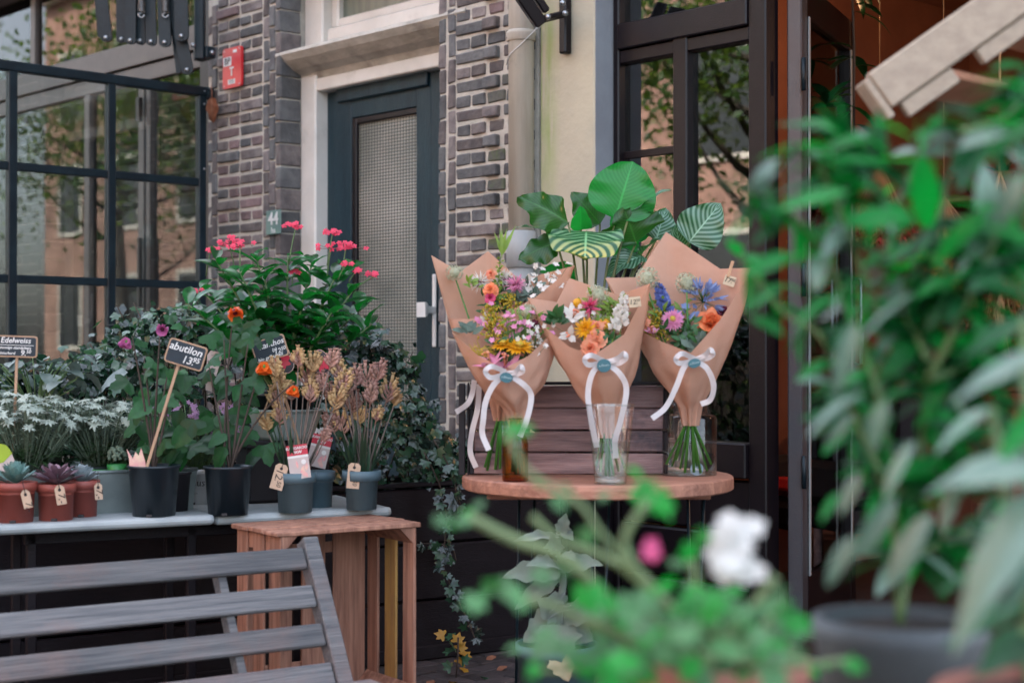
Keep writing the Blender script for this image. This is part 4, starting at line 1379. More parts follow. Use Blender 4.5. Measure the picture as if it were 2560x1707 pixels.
# ------------------------------------------------------------------ pots
def pot_parts(T, rt, rb, h, m, lip=0.0, lipw=0.004, soil=True, feet=False, ribs=False):
    pr = [(0.0, 0.0), (rb, 0.0)]
    if lip:
        pr += [(rb + (rt - rb) * (1 - lip / h) - lipw, h - lip), (rt, h - lip), (rt + .001, h), (rt - .005, h), (rt - .006, h - .03)]
    else:
        pr += [(rt - .001, h - .008), (rt + .003, h - .006), (rt + .003, h), (rt - .003, h), (rt - .005, h - .03)]
    part(T, 'pot_body', MB().lathe(pr, 28), m)
    if soil:
        mb = MB()
        mb.disc((0, 0), rt - .006, h - .022, 20)
        part(T, 'soil', mb, 'soil')
    if feet:
        for a in feet:
            part(T, 'drain_notch', MB().cbox((-.008, -.002, 0.001), (.008, .003, .008), .001, 0, Matrix.Rotation(R(a), 4, 'Z') @ Matrix.Translation((0, -rb - .001, 0))), 'black_print')
CA = math.degrees(YAW)      # turning a pot so that its -Y side faces the lens
def price_tag(label, p, rot, lines, w=0.036, h=0.075, m='kraft_tag', cut=0.008, group='kraft price tags'):
    T = thing('price_tag', label, 'tag', frame(p, rot), group)
    poly = [(-w / 2, -h), (w / 2, -h), (w / 2, -cut), (w / 2 - cut, 0), (-w / 2 + cut, 0), (-w / 2, -cut)]
    part(T, 'tag_card', MB().prism(poly, 0, .0012), m)
    part(T, 'tag_eyelet', MB().lathe([(0, .0018), (.004, .0018), (.0045, .0012)], 10, 0, False, Matrix.Translation((0, -.013, 0))), 'black_print')
    part(T, 'tag_string', MB().tube([(0, -.013, .002), (.001, 0, .003), (-.001, .018, -.002), (0, .03, -.01)], .0009, 4), 'string')
    for (s, x, y, size, rr) in lines:
        letter(T, s, x, y, .0014, size, 'black_print', rr)
    return T

# succulents
SUCC = [
    dict(px=38, py=1308, rt=.056, rb=.046, h=.105, m='succ_green', lab='blue green rosette succulent in terracotta pot at the left edge', n=34, L=.062, W=.026, up=.9),
    dict(px=140, py=1303, rt=.052, rb=.044, h=.098, m='succ_purple', lab='purple rosette succulent in terracotta pot between the other two', n=24, L=.075, W=.034, up=.45),
    dict(px=206, py=1293, rt=.046, rb=.038, h=.098, m='succ_grey', lab='pale grey rosette succulent in terracotta pot by the zinc trough', n=30, L=.045, W=.026, up=.6)]
for i, s in enumerate(SUCC):
    p = tpos(s['px'], s['py'], s['rb'])
    T = thing('succulent', s['lab'], 'plant', Matrix.Translation(p) @ Matrix.Rotation(YAW, 4, 'Z'), 'succulents in terracotta pots')
    pot_parts(T, s['rt'], s['rb'], s['h'], 'pot_terracotta', .022, .004, True, (10,))
    lv = [leaf(1, s['W'] / s['L'], lambda v: (0.55 + .6 * v) * min(1, (1 - v) * 3.2) ** .6 if v < 1 else 0, 6, 2, -.5 if s['up'] > .5 else -.25, .35, 0).mesh('leaf', s['m']) for _ in range(3)]
    for k in range(s['n']):
        t = k / s['n']
        an = k * 2.39996
        el = R(8 + 75 * (1 - t) ** 1.0 * s['up'] + (10 if s['up'] > .8 else 0)) if True else 0
        el = R(80) * (1 - t) * s['up'] + R(6)
        d = Vector((math.cos(an) * math.cos(el), math.sin(an) * math.cos(el), math.sin(el)))
        sc_ = s['L'] * (0.55 + .5 * t)
        base = Vector((math.cos(an) * .006, math.sin(an) * .006, s['h'] - .006 + (1 - t) * .028))
        link('leaf', rnd.choice(lv), orient(base, d, Vector((-d.x * .6, -d.y * .6, 1))) @ Matrix.Scale(sc_, 4), T)
price_tag('kraft tag marked 7 on the leftmost succulent pot', at(61, 1224, depth_of(tpos(38, 1308)) - .012), 14, [('7,-', .002, -.045, .026, -90)], .024, .049)
price_tag('kraft tag marked 7 on the purple succulent pot', at(147, 1212, depth_of(tpos(140, 1303)) - .014), 10, [('7,-', .002, -.035, .026, -90)], .026, .052)
price_tag('kraft tag marked 7 on the grey succulent pot', at(245, 1206, depth_of(tpos(206, 1293)) - .012), 4, [('7,-', .002, -.03, .026, -90)], .021, .046)

# nursery card behind the first succulent
T = thing('plant_card', 'round lime topped plant card behind the leftmost succulent', 'card', frame(at(12, 1215, 4.33), 8))
part(T, 'card_sheet', MB().prism([(-.045, 0), (.035, 0), (.038, .06), (.03, .095), (-.045, .08)], 0, .001), 'card_pale')
part(T, 'card_top', MB().prism([(-.045, .06), (.006, .066), (.034, .088), (.02, .112), (-.005, .122), (-.045, .124)], .0012, .002), 'card_lime')

# zinc trough and edelweiss
tz = tpos(250, 1281, 0)
a_, b_ = tpos(120, 1290), tpos(332, 1280)
MZ = Matrix.Translation(((a_ + b_) / 2)) @ MT.to_3x3().to_4x4()
T = thing('zinc_trough', 'dull zinc trough behind the succulents holding edelweiss', 'trough', MZ)
L_ = .30
mb = MB()
prof = [(-L_, -.0, 0), (L_, 0, 0), (L_, .15, 0), (-L_, .15, 0)]
vs = [(-L_ * .96, .006, 0), (L_ * .96, .006, 0), (L_ * .96, .144, 0), (-L_ * .96, .144, 0), (-L_, 0, .115), (L_, 0, .115), (L_, .15, .115), (-L_, .15, .115)]
mb.add(vs, [(0, 3, 2, 1), (0, 1, 5, 4), (1, 2, 6, 5), (2, 3, 7, 6), (3, 0, 4, 7)])
part(T, 'trough_body', mb, 'zinc')
part(T, 'trough_rim', MB().tube([(-L_, 0, .115), (L_, 0, .115), (L_, .15, .115), (-L_, .15, .115), (-L_, 0, .115)], .005, 8), 'zinc')
part(T, 'soil', MB().box((-L_ + .006, .006, .08), (L_ - .006, .144, .1)), 'soil')
def edelweiss(label, px, py, d, nst, spread, hgt, pot):
    p = at(px, py, d)
    T = thing('edelweiss', label, 'plant', Matrix.Translation(p) @ Matrix.Rotation(YAW, 4, 'Z'), 'edelweiss plants')
    pot(T)
    st, xf, fl_ = MB(), [], []
    lt = [leaf(1, .13, w_lance, 4, 1, .7, .2)]
    pt = [leaf(1, .34, w_lance, 3, 1, .5, .1)]
    for k in range(nst):
        an = rnd.uniform(0, 6.28)
        r_ = spread * math.sqrt(rnd.random())
        e = Vector((math.cos(an) * r_, math.sin(an) * r_ * .75, hgt * rnd.uniform(.72, 1.05) - r_ * .25))
        pts = bez((e.x * .25, e.y * .25, 0), (e.x * .6, e.y * .6, e.z * .5), e, 5)
        st.tube(pts, [.002, .002, .002, .0016, .0014], 4)
        for q in range(9):
            t = rnd.uniform(.1, .95)
            b = pts[0].lerp(pts[2], t * 2) if t < .5 else pts[2].lerp(pts[4], t * 2 - 1)
            a2 = rnd.uniform(0, 6.28)
            d_ = Vector((math.cos(a2), math.sin(a2), rnd.uniform(.2, 1.1)))
            xf.append((0, orient(b, d_, Vector((0, 0, 1)) + rv(.3)) @ Matrix.Scale(rnd.uniform(.03, .055) * (1.3 if t < .4 else 1), 4), 1 if t < .45 else 0))
        tl = (e - pts[3]).normalized() + rv(.35)
        for q in range(9):
            a2 = q * .698 + rnd.uniform(-.2, .2)
            d_ = orient((0, 0, 0), tl, RIGHT).to_3x3() @ Vector((math.cos(a2), .25, math.sin(a2)))
            fl_.append((0, orient(e, d_, tl) @ Matrix.Scale(rnd.uniform(.016, .027), 4), 0))
        for q in range(5):
            fl_.append((0, orient(e + rv(.004), tl + rv(.6), RIGHT + rv(.5)) @ Matrix.Scale(.008, 4), 0))
    part(T, 'stems', st, 'edel_leaf')
    scatter('foliage', lt, ['edel_leaf', 'edel_green'], xf, T, 'stuff')
    scatter('blossoms', pt, ['edel_white'], fl_, T, 'stuff')
def potA(T): part(T, 'pot_body', MB().lathe([(0, -.06), (.055, -.06), (.065, .0), (.062, .0), (.06, -.01)], 20), 'pot_black')
def potB(T):
    part(T, 'pot_body', MB().lathe([(0, -.07), (.06, -.07), (.073, -.016), (.078, -.014), (.078, -.006), (.074, -.005), (.078, -.002), (.078, .004), (.072, .004), (.07, -.012)], 24), 'green_plastic')
    part(T, 'soil', MB().disc((0, 0), .07, -.006, 18), 'soil')
edelweiss('grey white edelweiss plant behind the leftmost succulents', 62, 1185, 4.42, 135, .17, .235, potA)
edelweiss('edelweiss plant in bright green pot in the zinc trough', 255, 1172, 4.52, 110, .155, .215, potB)
# small grey cushion plant in a green pot
T = thing('moss_cushion', 'small grey cushion plant in a tiny green pot beside edelweiss', 'plant', Matrix.Translation(at(292, 1160, 4.42)))
part(T, 'pot_body', MB().lathe([(0, -.035), (.022, -.035), (.028, 0), (.025, 0), (.024, -.008)], 16), 'green_plastic')
mb = MB()
for k in range(90):
    d = rv().normalized()
    if d.z < -.2: d.z *= -1
    mb.ball(Vector((d.x * .024, d.y * .024, .018 + d.z * .03)), rnd.uniform(.004, .007), 5)
part(T, 'cushion', mb, 'edel_leaf')

# chalkboard stick signs
def chalk_sign(label, px, py, d, w, h, rot, lines, stick, yaw=0, under=None):
    T = thing('chalk_sign', label, 'sign', frame(at(px, py, d), rot, yaw), 'little chalkboard plant signs')
    pm = d / FPX
    w, h = w * pm, h * pm
    r_ = .008
    def rr(w, h, r):
        out = []
        for (cx_, cy_, a0) in ((w / 2 - r, h / 2 - r, 0), (-w / 2 + r, h / 2 - r, 90), (-w / 2 + r, -h / 2 + r, 180), (w / 2 - r, -h / 2 + r, 270)):
            for q in range(4):
                out.append((cx_ + r * math.cos(R(a0 + q * 30)), cy_ + r * math.sin(R(a0 + q * 30))))
        return out
    part(T, 'sign_frame', MB().prism(rr(w, h, r_), -.003, .003), 'sign_wood')
    part(T, 'chalk_panel', MB().prism(rr(w - .008, h - .008, r_ * .7), .0031, .004), 'chalkboard')
    for (s, x, y, size, al) in lines:
        letter(T, s, x * w, y * h, .0046, size * h, 'chalk', 0, .18, .012, al)
    if under:
        part(T, 'chalk_line', MB().box((-w * .44, under * h - .0008, .004), (w * .42, under * h + .0008, .0048)), 'chalk')
    part(T, 'stick', MB().cbox((stick * w - .004, -h / 2 - .3, -.007), (stick * w + .004, h / 2 - .02, -.003), .001), 'sign_wood')
chalk_sign('chalkboard sign reading Edelweiss 9.50 at the left edge', 42, 866, 4.4, 104, 54, -2, [('Edelweiss', -.02, .27, .36, 'CENTER'), ('zonnige standplaats', -.02, -.06, .185, 'CENTER'), ('winterhard', -.24, -.32, .185, 'CENTER'), ('9.', .17, -.30, .36, 'CENTER'), ('50', .3, -.23, .22, 'CENTER')], 0.0, 0, .06)
chalk_sign('tilted chalkboard sign reading abutilon 13.95', 465, 886, 4.24, 98, 62, -17, [('abutilon', -.03, .2, .42, 'CENTER'), ('13.', .1, -.22, .42, 'CENTER'), ('95', .3, -.12, .3, 'CENTER')], -.12)
# ------------------------------------------------------------------ abutilons
ABL = [lobed(1, 3, .42, .05, .25, 26, 0, None, None, 2.35).mesh('leaf', 'abut_leaf') for _ in range(2)] + [leaf(1.5, 1.0, w_heart, 7, 3, .6, .25, .06).mesh('leaf', 'abut_leaf') for _ in range(2)]
def bell(T, p, ax, s, m, closed=False):
    """hanging abutilon flower"""
    M = orient(p, ax, RIGHT)
    o = MB()
    for k in range(5):
        a = k * 2 * math.pi / 5
        Mx = M @ Matrix.Rotation(a, 4, 'Y') @ Matrix.Rotation(R(-12 if not closed else -2), 4, 'X') @ Matrix.Translation((0, 0, s * .12))
        leaf(s, s * .95, lambda v: .35 + .65 * math.sin(math.pi * min(1, v * .8 + .05)) if v < .97 else .55, 6, 2, -.9 if not closed else .9, -.4, 0, 0, 3, 0, o, Mx)
    f = part(T, 'blossom', o, m)
    c = MB()
    for k in range(5):
        leaf(s * .5, s * .3, w_lance, 4, 1, -.5, 0, 0, 0, 3, 0, c, M @ Matrix.Rotation(k * 1.2566 + .5, 4, 'Y') @ Matrix.Rotation(R(-25), 4, 'X') @ Matrix.Translation((0, -s * .06, s * .1)))
    part(f, 'calyx', c, 'calyx')
    part(f, 'throat', MB().ball(M @ Vector((0, s * .3, 0)), s * .2, 8), 'abut_throat' if not closed else 'calyx')
def abutilon(label, px, py, rt, rb, h, leaves, blossoms, stemtop, extra=None):
    p = tpos(px, py, rb)
    T = thing('abutilon', label, 'plant', Matrix.Translation(p), 'abutilons in black pots')
    pot_parts(T, rt, rb, h, 'pot_black', 0, 0, True, (CA, ))
    d0 = depth_of(p)
    st = MB()
    W = lambda a, b, dd=0: at(a, b, d0 + dd) - p
    for (tx, ty) in stemtop:
        st.tube(bez((rnd.uniform(-.01, .01), rnd.uniform(-.01, .01), h - .03), W((px + tx) / 2 + rnd.uniform(-15, 15), (py - 200 + ty) / 2), W(tx, ty, rnd.uniform(-.03, .05)), 8), [.004, .004, .0035, .003, .003, .0025, .002, .0015], 5)
    part(T, 'stems', st, 'stem_brown')
    for (lx, ly, s, dd, ax, ay) in leaves:
        b = W(lx, ly, dd)
        d = RIGHT * ax + Vector((0, 0, -ay)) - HF * .35 + rv(.2)
        link('leaf', rnd.choice(ABL), orient(b, d, -HF * .8 + Vector((0, 0, .7)) + rv(.45)) @ Matrix.Scale(s * d0 / FPX, 4), T)
    for (bx, by, s, dd, ax, m, cl) in blossoms:
        bell(T, W(bx, by, dd), ax, s * d0 / FPX, m, cl)
    if extra: extra(T, W)
lv1 = []
for k in range(46):
    t = rnd.random()
    lv1.append((rnd.gauss(395, 52) + (25 if t > .6 else 0), 890 + t * 250, rnd.uniform(30, 52) * (.8 + .3 * t), rnd.uniform(-.05, .13), rnd.gauss(0, .8), rnd.uniform(-.1, 1.0)))
abutilon('abutilon with pink flowers in black pot under its chalk sign', 385, 1293, .069, .058, .138, lv1,
         [(408, 820, 34, -.03, -HF + Vector((0, 0, -.25)) + RIGHT * .1, 'abut_pink', False), (318, 845, 30, -.02, Vector((0, 0, -1)) + RIGHT * -.25 - HF * .3, 'abut_pink', True)], [(400, 830), (330, 840), (440, 900), (360, 900), (420, 930)])
lv2 = []
for k in range(62):
    t = rnd.random()
    lv2.append((rnd.gauss(600 - 30 * t, 55), 780 + t * 370, rnd.uniform(26, 50) * (.7 + .4 * t), rnd.uniform(-.03, .2), rnd.gauss(0, .8), rnd.uniform(-.1, 1.0)))
abutilon('abutilon with orange bell flowers in black pot beside it', 570, 1290, .066, .055, .135, lv2,
         [(585, 775, 42, 0, -HF * 1 + RIGHT * .35 + Vector((0, 0, -.55)), 'abut_orange', False), (660, 905, 36, -.02, Vector((0, 0, -1)) - HF * .2, 'abut_orange', True), (738, 965, 30, -.05, Vector((0, 0, -1)) - HF * .2 - RIGHT * .3, 'abut_orange', True)],
         [(585, 770), (655, 905), (620, 860), (560, 850), (738, 955), (520, 900)])
T = thing('plant_card', 'pink and white flower picture card in the first black pot', 'card', frame(at(342, 1166, depth_of(tpos(385, 1293, .058)) - .03), 2))
part(T, 'card_sheet', MB().prism([(-.02, -.01), (.024, -.01), (.024, .012), (.014, .05), (.006, .03), (-.002, .04), (-.01, .022), (-.026, .05), (-.02, .02)], 0, .001), 'card_pink')

# plain white pot with plant name and lilac dianthus
p = tpos(488, 1262, .04)
T = thing('dianthus', 'lilac flowered dianthus in a printed white pot between the black pots', 'plant', Matrix.Translation(p))
pot_parts(T, .052, .04, .105, 'pot_white', .016, .003, True, (CA,))
Mf = frame(Vector((0, 0, 0)))
MfL = Mf.to_3x3().to_4x4()
part(T, 'lettering', text_mesh('anthus', .03, 'black_print', .1), 'black_print', Matrix.Translation(-HF * .051 + Vector((0, 0, .066))) @ MfL)
part(T, 'lettering', text_mesh('carolinus', .009, 'black_print', .1), 'black_print', Matrix.Translation(-HF * .049 + Vector((0, 0, .036))) @ MfL)
st, xf, fl_ = MB(), [], []
lt = [leaf(1, .1, w_lance, 4, 1, .7, .2)]
pt = [leaf(1, .7, w_heart, 3, 1, .4, .1)]
for k in range(90):
    an = rnd.uniform(0, 6.28)
    r_ = .16 * math.sqrt(rnd.random())
    e = Vector((0, 0, 0)) + RIGHT * (math.cos(an) * r_) + HF * (math.sin(an) * .05) + Vector((0, 0, rnd.uniform(.2, .30)))
    pts = bez((e.x * .2, e.y * .2, .08), (e.x * .5, e.y * .5, e.z * .6), e, 4)
    st.tube(pts, .0015, 4)
    for q in range(7):
        b = pts[rnd.randrange(3)].lerp(pts[3], rnd.random() * .8)
        xf.append((0, orient(b, Vector((rnd.gauss(0, 1), rnd.gauss(0, 1), .8)), Vector((0, 0, 1))) @ Matrix.Scale(rnd.uniform(.03, .06), 4), 0))
    if k % 3 == 0:
        for c_ in range(5):
            cc = e + rv(.014)
            for q in range(5):
                a2 = q * 1.2566
                fl_.append((0, orient(cc, RIGHT * math.cos(a2) + Vector((0, 0, math.sin(a2))) - HF * .2, -HF + Vector((0, 0, .6))) @ Matrix.Scale(.0085, 4), 0))
part(T, 'stems', st, 'stem_green')
scatter('foliage', lt, ['dian_leaf'], xf, T, 'stuff')
scatter('blossoms', pt, ['lilac'], fl_, T, 'stuff')
# empty black pot peeking out behind
p = tpos(432, 1280, .05)
T = thing('nursery_pot', 'dark empty nursery pot half hidden behind the pink abutilon pot', 'pot', Matrix.Translation(p))
pot_parts(T, .05, .042, .11, 'dark_box')

# ------------------------------------------------------------------ grey box, basin and jatropha
p = tpos(668, 1258, .0)
MX = Matrix.Translation(p) @ MT.to_3x3().to_4x4()
T = thing('plant_box', 'dark grey plastic box under the ribbed basin', 'box', MX)
part(T, 'box_body', MB().cbox((-.06, .0, 0), (.2, .13, .185), .01), 'dark_box')
part(T, 'box_rim', MB().cbox((-.066, -.006, .165), (.206, .136, .187), .004), 'dark_box')
bc = p + tdir * .075 + tnor * .065 + Vector((0, 0, .188))
T = thing('ribbed_basin', 'pale green ribbed metal basin holding the red flowered shrub', 'basin', Matrix.Translation(bc))
pr = [(0, 0), (.085, 0)]
for k in range(7):
    pr += [(.088 + .004 * k, .006 + k * .012), (.092 + .004 * k, .012 + k * .012)]
pr += [(.122, .088), (.122, .092), (.114, .09)]
part(T, 'basin_wall', MB().lathe(pr, 32), 'basin')
JB = bc + Vector((0, 0, .005))
TJ = thing('flowering_shrub', 'tall glossy shrub with small red flower clusters before the door', 'plant', Matrix.Translation(JB))
part(TJ, 'pot_body', MB().lathe([(0, 0), (.07, 0), (.095, .125), (.099, .125), (.099, .135), (.093, .135), (.09, .11)], 24), 'pot_black')
part(TJ, 'soil', MB().disc((0, 0), .091, .115, 20), 'soil')
dj = depth_of(JB)
WJ = lambda a, b, dd=0: at(a, b, dj + dd) - JB
JL = [leaf(1, .40, w_ellip, 8, 2, rnd.uniform(.3, 1.0), .3, .03, 0, 2).mesh('leaf', 'gloss_leaf') for _ in range(5)]
st = MB()
tops = [(600, 680), (540, 650), (660, 690), (720, 640), (780, 660), (840, 690), (880, 730), (500, 720), (560, 740), (690, 740), (760, 740), (930, 810), (830, 780), (650, 800), (640, 640), (860, 660), (470, 760), (520, 800), (610, 760), (740, 800), (900, 770), (580, 830)]
for (tx, ty) in tops:
    b0 = Vector((rnd.uniform(-.03, .03), rnd.uniform(-.03, .03), .11))
    e = WJ(tx, ty, rnd.uniform(-.16, .16))
    pts = bez(b0, Vector((e.x * .35, e.y * .35, e.z * .6)), e, 7)
    st.tube(pts, [.006, .0055, .005, .004, .0035, .003, .002], 6)
    for q in range(15):
        t = .38 + .62 * (q / 14) ** .8
        f = t * 6
        i = min(5, int(f))
        b = pts[i].lerp(pts[i + 1], f - i)
        an = q * 2.4 + rnd.uniform(-.4, .4)
        d = Vector((math.cos(an), math.sin(an), rnd.uniform(-.1, .9) + (.5 if q > 8 else 0)))
        link('leaf', rnd.choice(JL), orient(b, d, Vector((0, 0, 1)) - HF * .25 + rv(.3)) @ Matrix.Scale(rnd.uniform(.075, .13), 4), TJ)
UPZ = Vector((0, 0, 1))
def cluster(px, py, fx, fy, n=10, s=14, dd=0):
    """flower head on a thin stalk rising from (fx,fy)"""
    e = WJ(px, py, dd)
    st.tube(bez(WJ(fx, fy, dd), WJ((px + fx) / 2, (py + fy) / 2 - 12, dd), e, 5), .002, 5)
    o = MB()
    pm = dj / FPX
    for k in range(n):
        c = e + RIGHT * rnd.gauss(0, s * pm) + Vector((0, 0, rnd.gauss(0, s * pm * .35) + s * pm * .4)) + HF * rnd.gauss(0, s * pm * .5)
        for q in range(5):
            a2 = q * 1.2566 + k
            leaf(.0105, .0075, w_ellip, 2, 1, .3, 0, 0, 0, 3, 0, o, orient(c, RIGHT * math.cos(a2) + UPZ * math.sin(a2) * .8 + HF * math.sin(a2) * .5 + Vector((0, 0, .15)), -HF + UPZ * .7))
        o.tube([e, c], .0007, 3, 1)
        if k % 3 == 0:
            o.ball(c + rv(.008) + Vector((0, 0, -.004)), .0025, 5, 1)
    part(TJ, 'flower_cluster', o, ['jat_red', 'jat_bud'])
for a in ((572, 610, 590, 690, 12, 15), (600, 618, 600, 690, 9, 12), (527, 628, 515, 690, 6, 9), (740, 567, 722, 660, 9, 9), (832, 582, 818, 665, 10, 10), (828, 622, 818, 690, 10, 14), (865, 620, 855, 690, 14, 16), (868, 662, 845, 700, 7, 8), (897, 678, 872, 705, 6, 6), (938, 690, 865, 745, 8, 11), (735, 680, 730, 710, 6, 9), (490, 730, 510, 740, 5, 8)):
    cluster(*a, dd=rnd.uniform(-.1, .02))
part(TJ, 'stems', st, 'stem_green')
# picture cards and third sign in front of the shrub
def pic_card(px, py, d, s, rot, label):
    T = thing('picture_card', label, 'card', frame(at(px, py, d), rot))
    pm = d / FPX * s
    poly = []
    for k in range(24):
        a = 2 * math.pi * k / 24
        r_ = pm * (1 + .16 * math.cos(3 * a + .5))
        poly.append((r_ * math.cos(a) * .8, r_ * math.sin(a)))
    part(T, 'card_rim', MB().prism([(x * 1.05, y * 1.05) for x, y in poly], -.0008, 0), 'card_pink')
    part(T, 'card_sheet', MB().prism(poly, 0, .0008), 'card_black')
    o = MB()
    for k in range(7):
        a = k * .9 + .3
        leaf(pm * .75, pm * .42, w_ellip, 4, 1, 0, 0, 0, 0, 3, 0, o, Matrix.Translation((rnd.uniform(-.1, .1) * pm, rnd.uniform(-.2, .2) * pm, .0012 + .0002 * k)) @ Matrix.Rotation(a, 4, 'Z'))
    part(T, 'picture', o, 'card_red')
    part(T, 'stick', MB().cbox((-.002, -.2, -.003), (.002, 0, -.001), .0005), 'sign_wood')
pic_card(705, 905, 4.62, 34, -20, 'red flower picture card behind the half hidden chalk sign')
pic_card(806, 908, 4.64, 30, 5, 'upright red flower picture card above the kangaroo paws')
chalk_sign('half hidden chalk sign ending in anthos 12.50', 675, 872, 4.55, 86, 56, 17, [('xanthos', .08, .2, .36, 'CENTER'), ('(p)', .12, -.08, .2, 'CENTER'), ('12.', .22, -.2, .32, 'CENTER'), ('50', .38, -.14, .22, 'CENTER'), ('bio gr/buiten', -.05, -.36, .22, 'CENTER')], 0)
T = thing('name_stick', 'pale blank plant name stick behind the abutilon sign', 'tag', frame(at(530, 925, 4.5), -12))
part(T, 'stick_plate', MB().prism([(-.022, .04), (-.015, .055), (.01, .055), (.02, .04), (.012, -.06), (-.006, -.06)], 0, .001), 'card_pale')

# ------------------------------------------------------------------ kangaroo paws
def kangaroo(label, px, py, rt, rb, h, heads, nl, extra=None):
    p = tpos(px, py, rb)
    d0 = depth_of(p)
    T = thing('kangaroo_paw', label, 'plant', Matrix.Translation(p), 'kangaroo paws in blue grey pots')
    pot_parts(T, rt, rb, h, 'pot_blue', .028, .005, True)
    W = lambda a, b, dd=0: at(a, b, d0 + dd) - p
    for k in range(nl):
        an = rnd.uniform(0, 6.28)
        L_ = rnd.uniform(.09, .2)
        d = Vector((math.cos(an) * .45, math.sin(an) * .45, 1))
        me = leaf(L_, .012, w_strap, 7, 1, rnd.uniform(-.2, .7), .5).mesh('leaf', 'paw_leaf') if k < 10 else None
        if me: kl.append(me)
        link('leaf', me or rnd.choice(kl), orient((math.cos(an) * .02, math.sin(an) * .02, h - .02), d, Vector((-d.x, -d.y, .4)) * -1 + Vector((0, 0, .5))), T)
    st = MB()
    for (hx_, hy_, s) in heads:
        s *= rnd.uniform(.72, .95)
        dd = rnd.uniform(-.05, .05)
        e = W(hx_, hy_ + s * .4, dd)
        b = Vector((rnd.uniform(-.02, .02), rnd.uniform(-.02, .02), h - .02))
        st.tube(bez(b, Vector((e.x * .5, e.y * .5, e.z * .55)), e, 6), [.003, .0028, .0025, .0022, .002, .0018], 5)
        o = MB()
        ax = (Vector((0, 0, 1)) + RIGHT * rnd.gauss((hx_ - px) / 250, .12)).normalized()
        pm = d0 / FPX
        for q in range(8):
            t = q / 7
            side = -1 if q % 2 else 1
            b2 = e + ax * (t * s * .5 * pm)
            spr = (1.25 - .85 * t) if q < 7 else .1
            dr = (ax + RIGHT * side * spr * rnd.uniform(.8, 1.15) - HF * rnd.uniform(-.2, .5)).normalized()
            ln = s * pm * rnd.uniform(.40, .54)
            pts = [b2, b2 + dr * ln * .45, b2 + dr * ln * .78 + ax * ln * .1, b2 + dr * ln * .98 + ax * ln * .26]
            pts = [pts[0]] + [q_ + rv(.0022) for q_ in pts[1:]]
            o.tube(pts[:3], [.002, .0042, .0050], 7)
            o.tube([pts[1].lerp(pts[2], .55), pts[2], pts[3]], [.0047, .0054, .0045], 7, 1)
            for z_ in range(5):
                sp = (ax * .8 + dr * .3 + RIGHT * math.cos(z_ * 1.26) * .9 - HF * math.sin(z_ * 1.26) * .9).normalized()
                o.tube([pts[3], pts[3] + sp * .006, pts[3] + sp * .010], [.003, .0024, .0006], 4, 1)
        o.tube([e - ax * .01, e + ax * s * .55 * pm], .0022, 5)
        part(T, 'flower_head', o, rnd.choice([['paw_rose', 'paw_yellow'], ['paw_rose', 'paw_yellow'], ['paw_rose', 'paw_rose'], ['paw_yellow', 'paw_yellow']]))
    part(T, 'stems', st, 'paw_stem')
kl = []
kangaroo('kangaroo paw with a printed care card in blue grey pot', 738, 1283, .059, .047, .112,
         [(690, 1000, 70), (668, 1060, 55), (705, 960, 60), (760, 940, 70), (780, 910, 62), (728, 985, 55), (800, 960, 62), (825, 900, 55), (835, 1000, 70), (700, 1040, 60), (810, 1090, 36), (850, 960, 60), (690, 925, 50), (775, 985, 58), (745, 900, 50)], 22)
kangaroo('kangaroo paw in blue grey pot at the right table end', 904, 1276, .056, .043, .112,
         [(850, 930, 62), (890, 945, 66), (918, 950, 70), (965, 980, 74), (940, 930, 55), (880, 1010, 70), (860, 1060, 66), (900, 1040, 64), (940, 1040, 36), (925, 990, 60), (835, 1060, 58), (870, 965, 60), (832, 985, 62), (985, 1000, 40)], 26)
p = tpos(795, 1270, .045)
T = thing('nursery_pot', 'blue grey pot half hidden behind the care card pot', 'pot', Matrix.Translation(p))
pot_parts(T, .05, .04, .105, 'pot_blue', .026, .004)
price_tag('slanted kraft tag marked 12.50 on the care card pot', at(707, 1160, depth_of(tpos(738, 1283)) - .004), -16, [('12.', -.002, -.032, .03, -90), ('50', .004, -.056, .018, -90)], .036, .073)
price_tag('upright kraft tag marked 12.50 on the right end pot', at(887, 1157, depth_of(tpos(904, 1276)) - .003), -5, [('12.', -.002, -.034, .03, -90), ('50', .004, -.056, .018, -90)], .036, .073)
for i, (px_, py_, d_, rot_, lab) in enumerate(((750, 1178, depth_of(tpos(738, 1283, .047)) - .052, 8, 'red headed Kangaroo Paw care card in the front pot'), (793, 1150, depth_of(tpos(795, 1270, .045)) - .0, -14, 'half hidden red Kangaroo Paw care card behind the front one'))):
    T = thing('care_card', lab, 'card', frame(at(px_, py_, d_), rot_), 'kangaroo paw care cards')
    w_ = .029
    part(T, 'card_sheet', MB().prism([(-w_, -.02), (w_, -.02), (w_, .075), (-w_, .075)], 0, .001), 'card_pale')
    part(T, 'card_header', MB().prism([(-w_, .046), (w_, .046), (w_, .0752), (-w_, .0752)], .0011, .0016), 'card_red')
    part(T, 'card_band', MB().prism([(-w_, .039), (w_, .039), (w_, .045), (-w_, .045)], .0011, .0015), 'white_print')
    letter(T, 'KANGAROO', 0, .066, .0019, .0105, 'white_print', 0, 0, .03)
    letter(T, 'PAW', 0, .0545, .0019, .0115, 'white_print', 0, 0, .03)
    o = MB()
    for k, (x_, y_, l_, w2, a_) in enumerate(((.012, -.016, .03, .011, .15), (.002, -.006, .026, .009, -.5), (.018, .0, .022, .009, -.2), (-.004, .008, .024, .007, .1), (.02, -.018, .02, .01, .5))):
        leaf(l_, w2, w_ellip, 4, 1, 0, 0, 0, 0, 3, 0, o, Matrix.Translation((x_, y_, .0013 + k * .0001)) @ Matrix.Rotation(a_, 4, 'Z'))
    part(T, 'picture', o, 'card_pink')
    part(T, 'badge', MB().lathe([(0, .0022), (.007, .002)], 14, 0, False, Matrix.Translation((.014, .026, 0))), 'white_print')
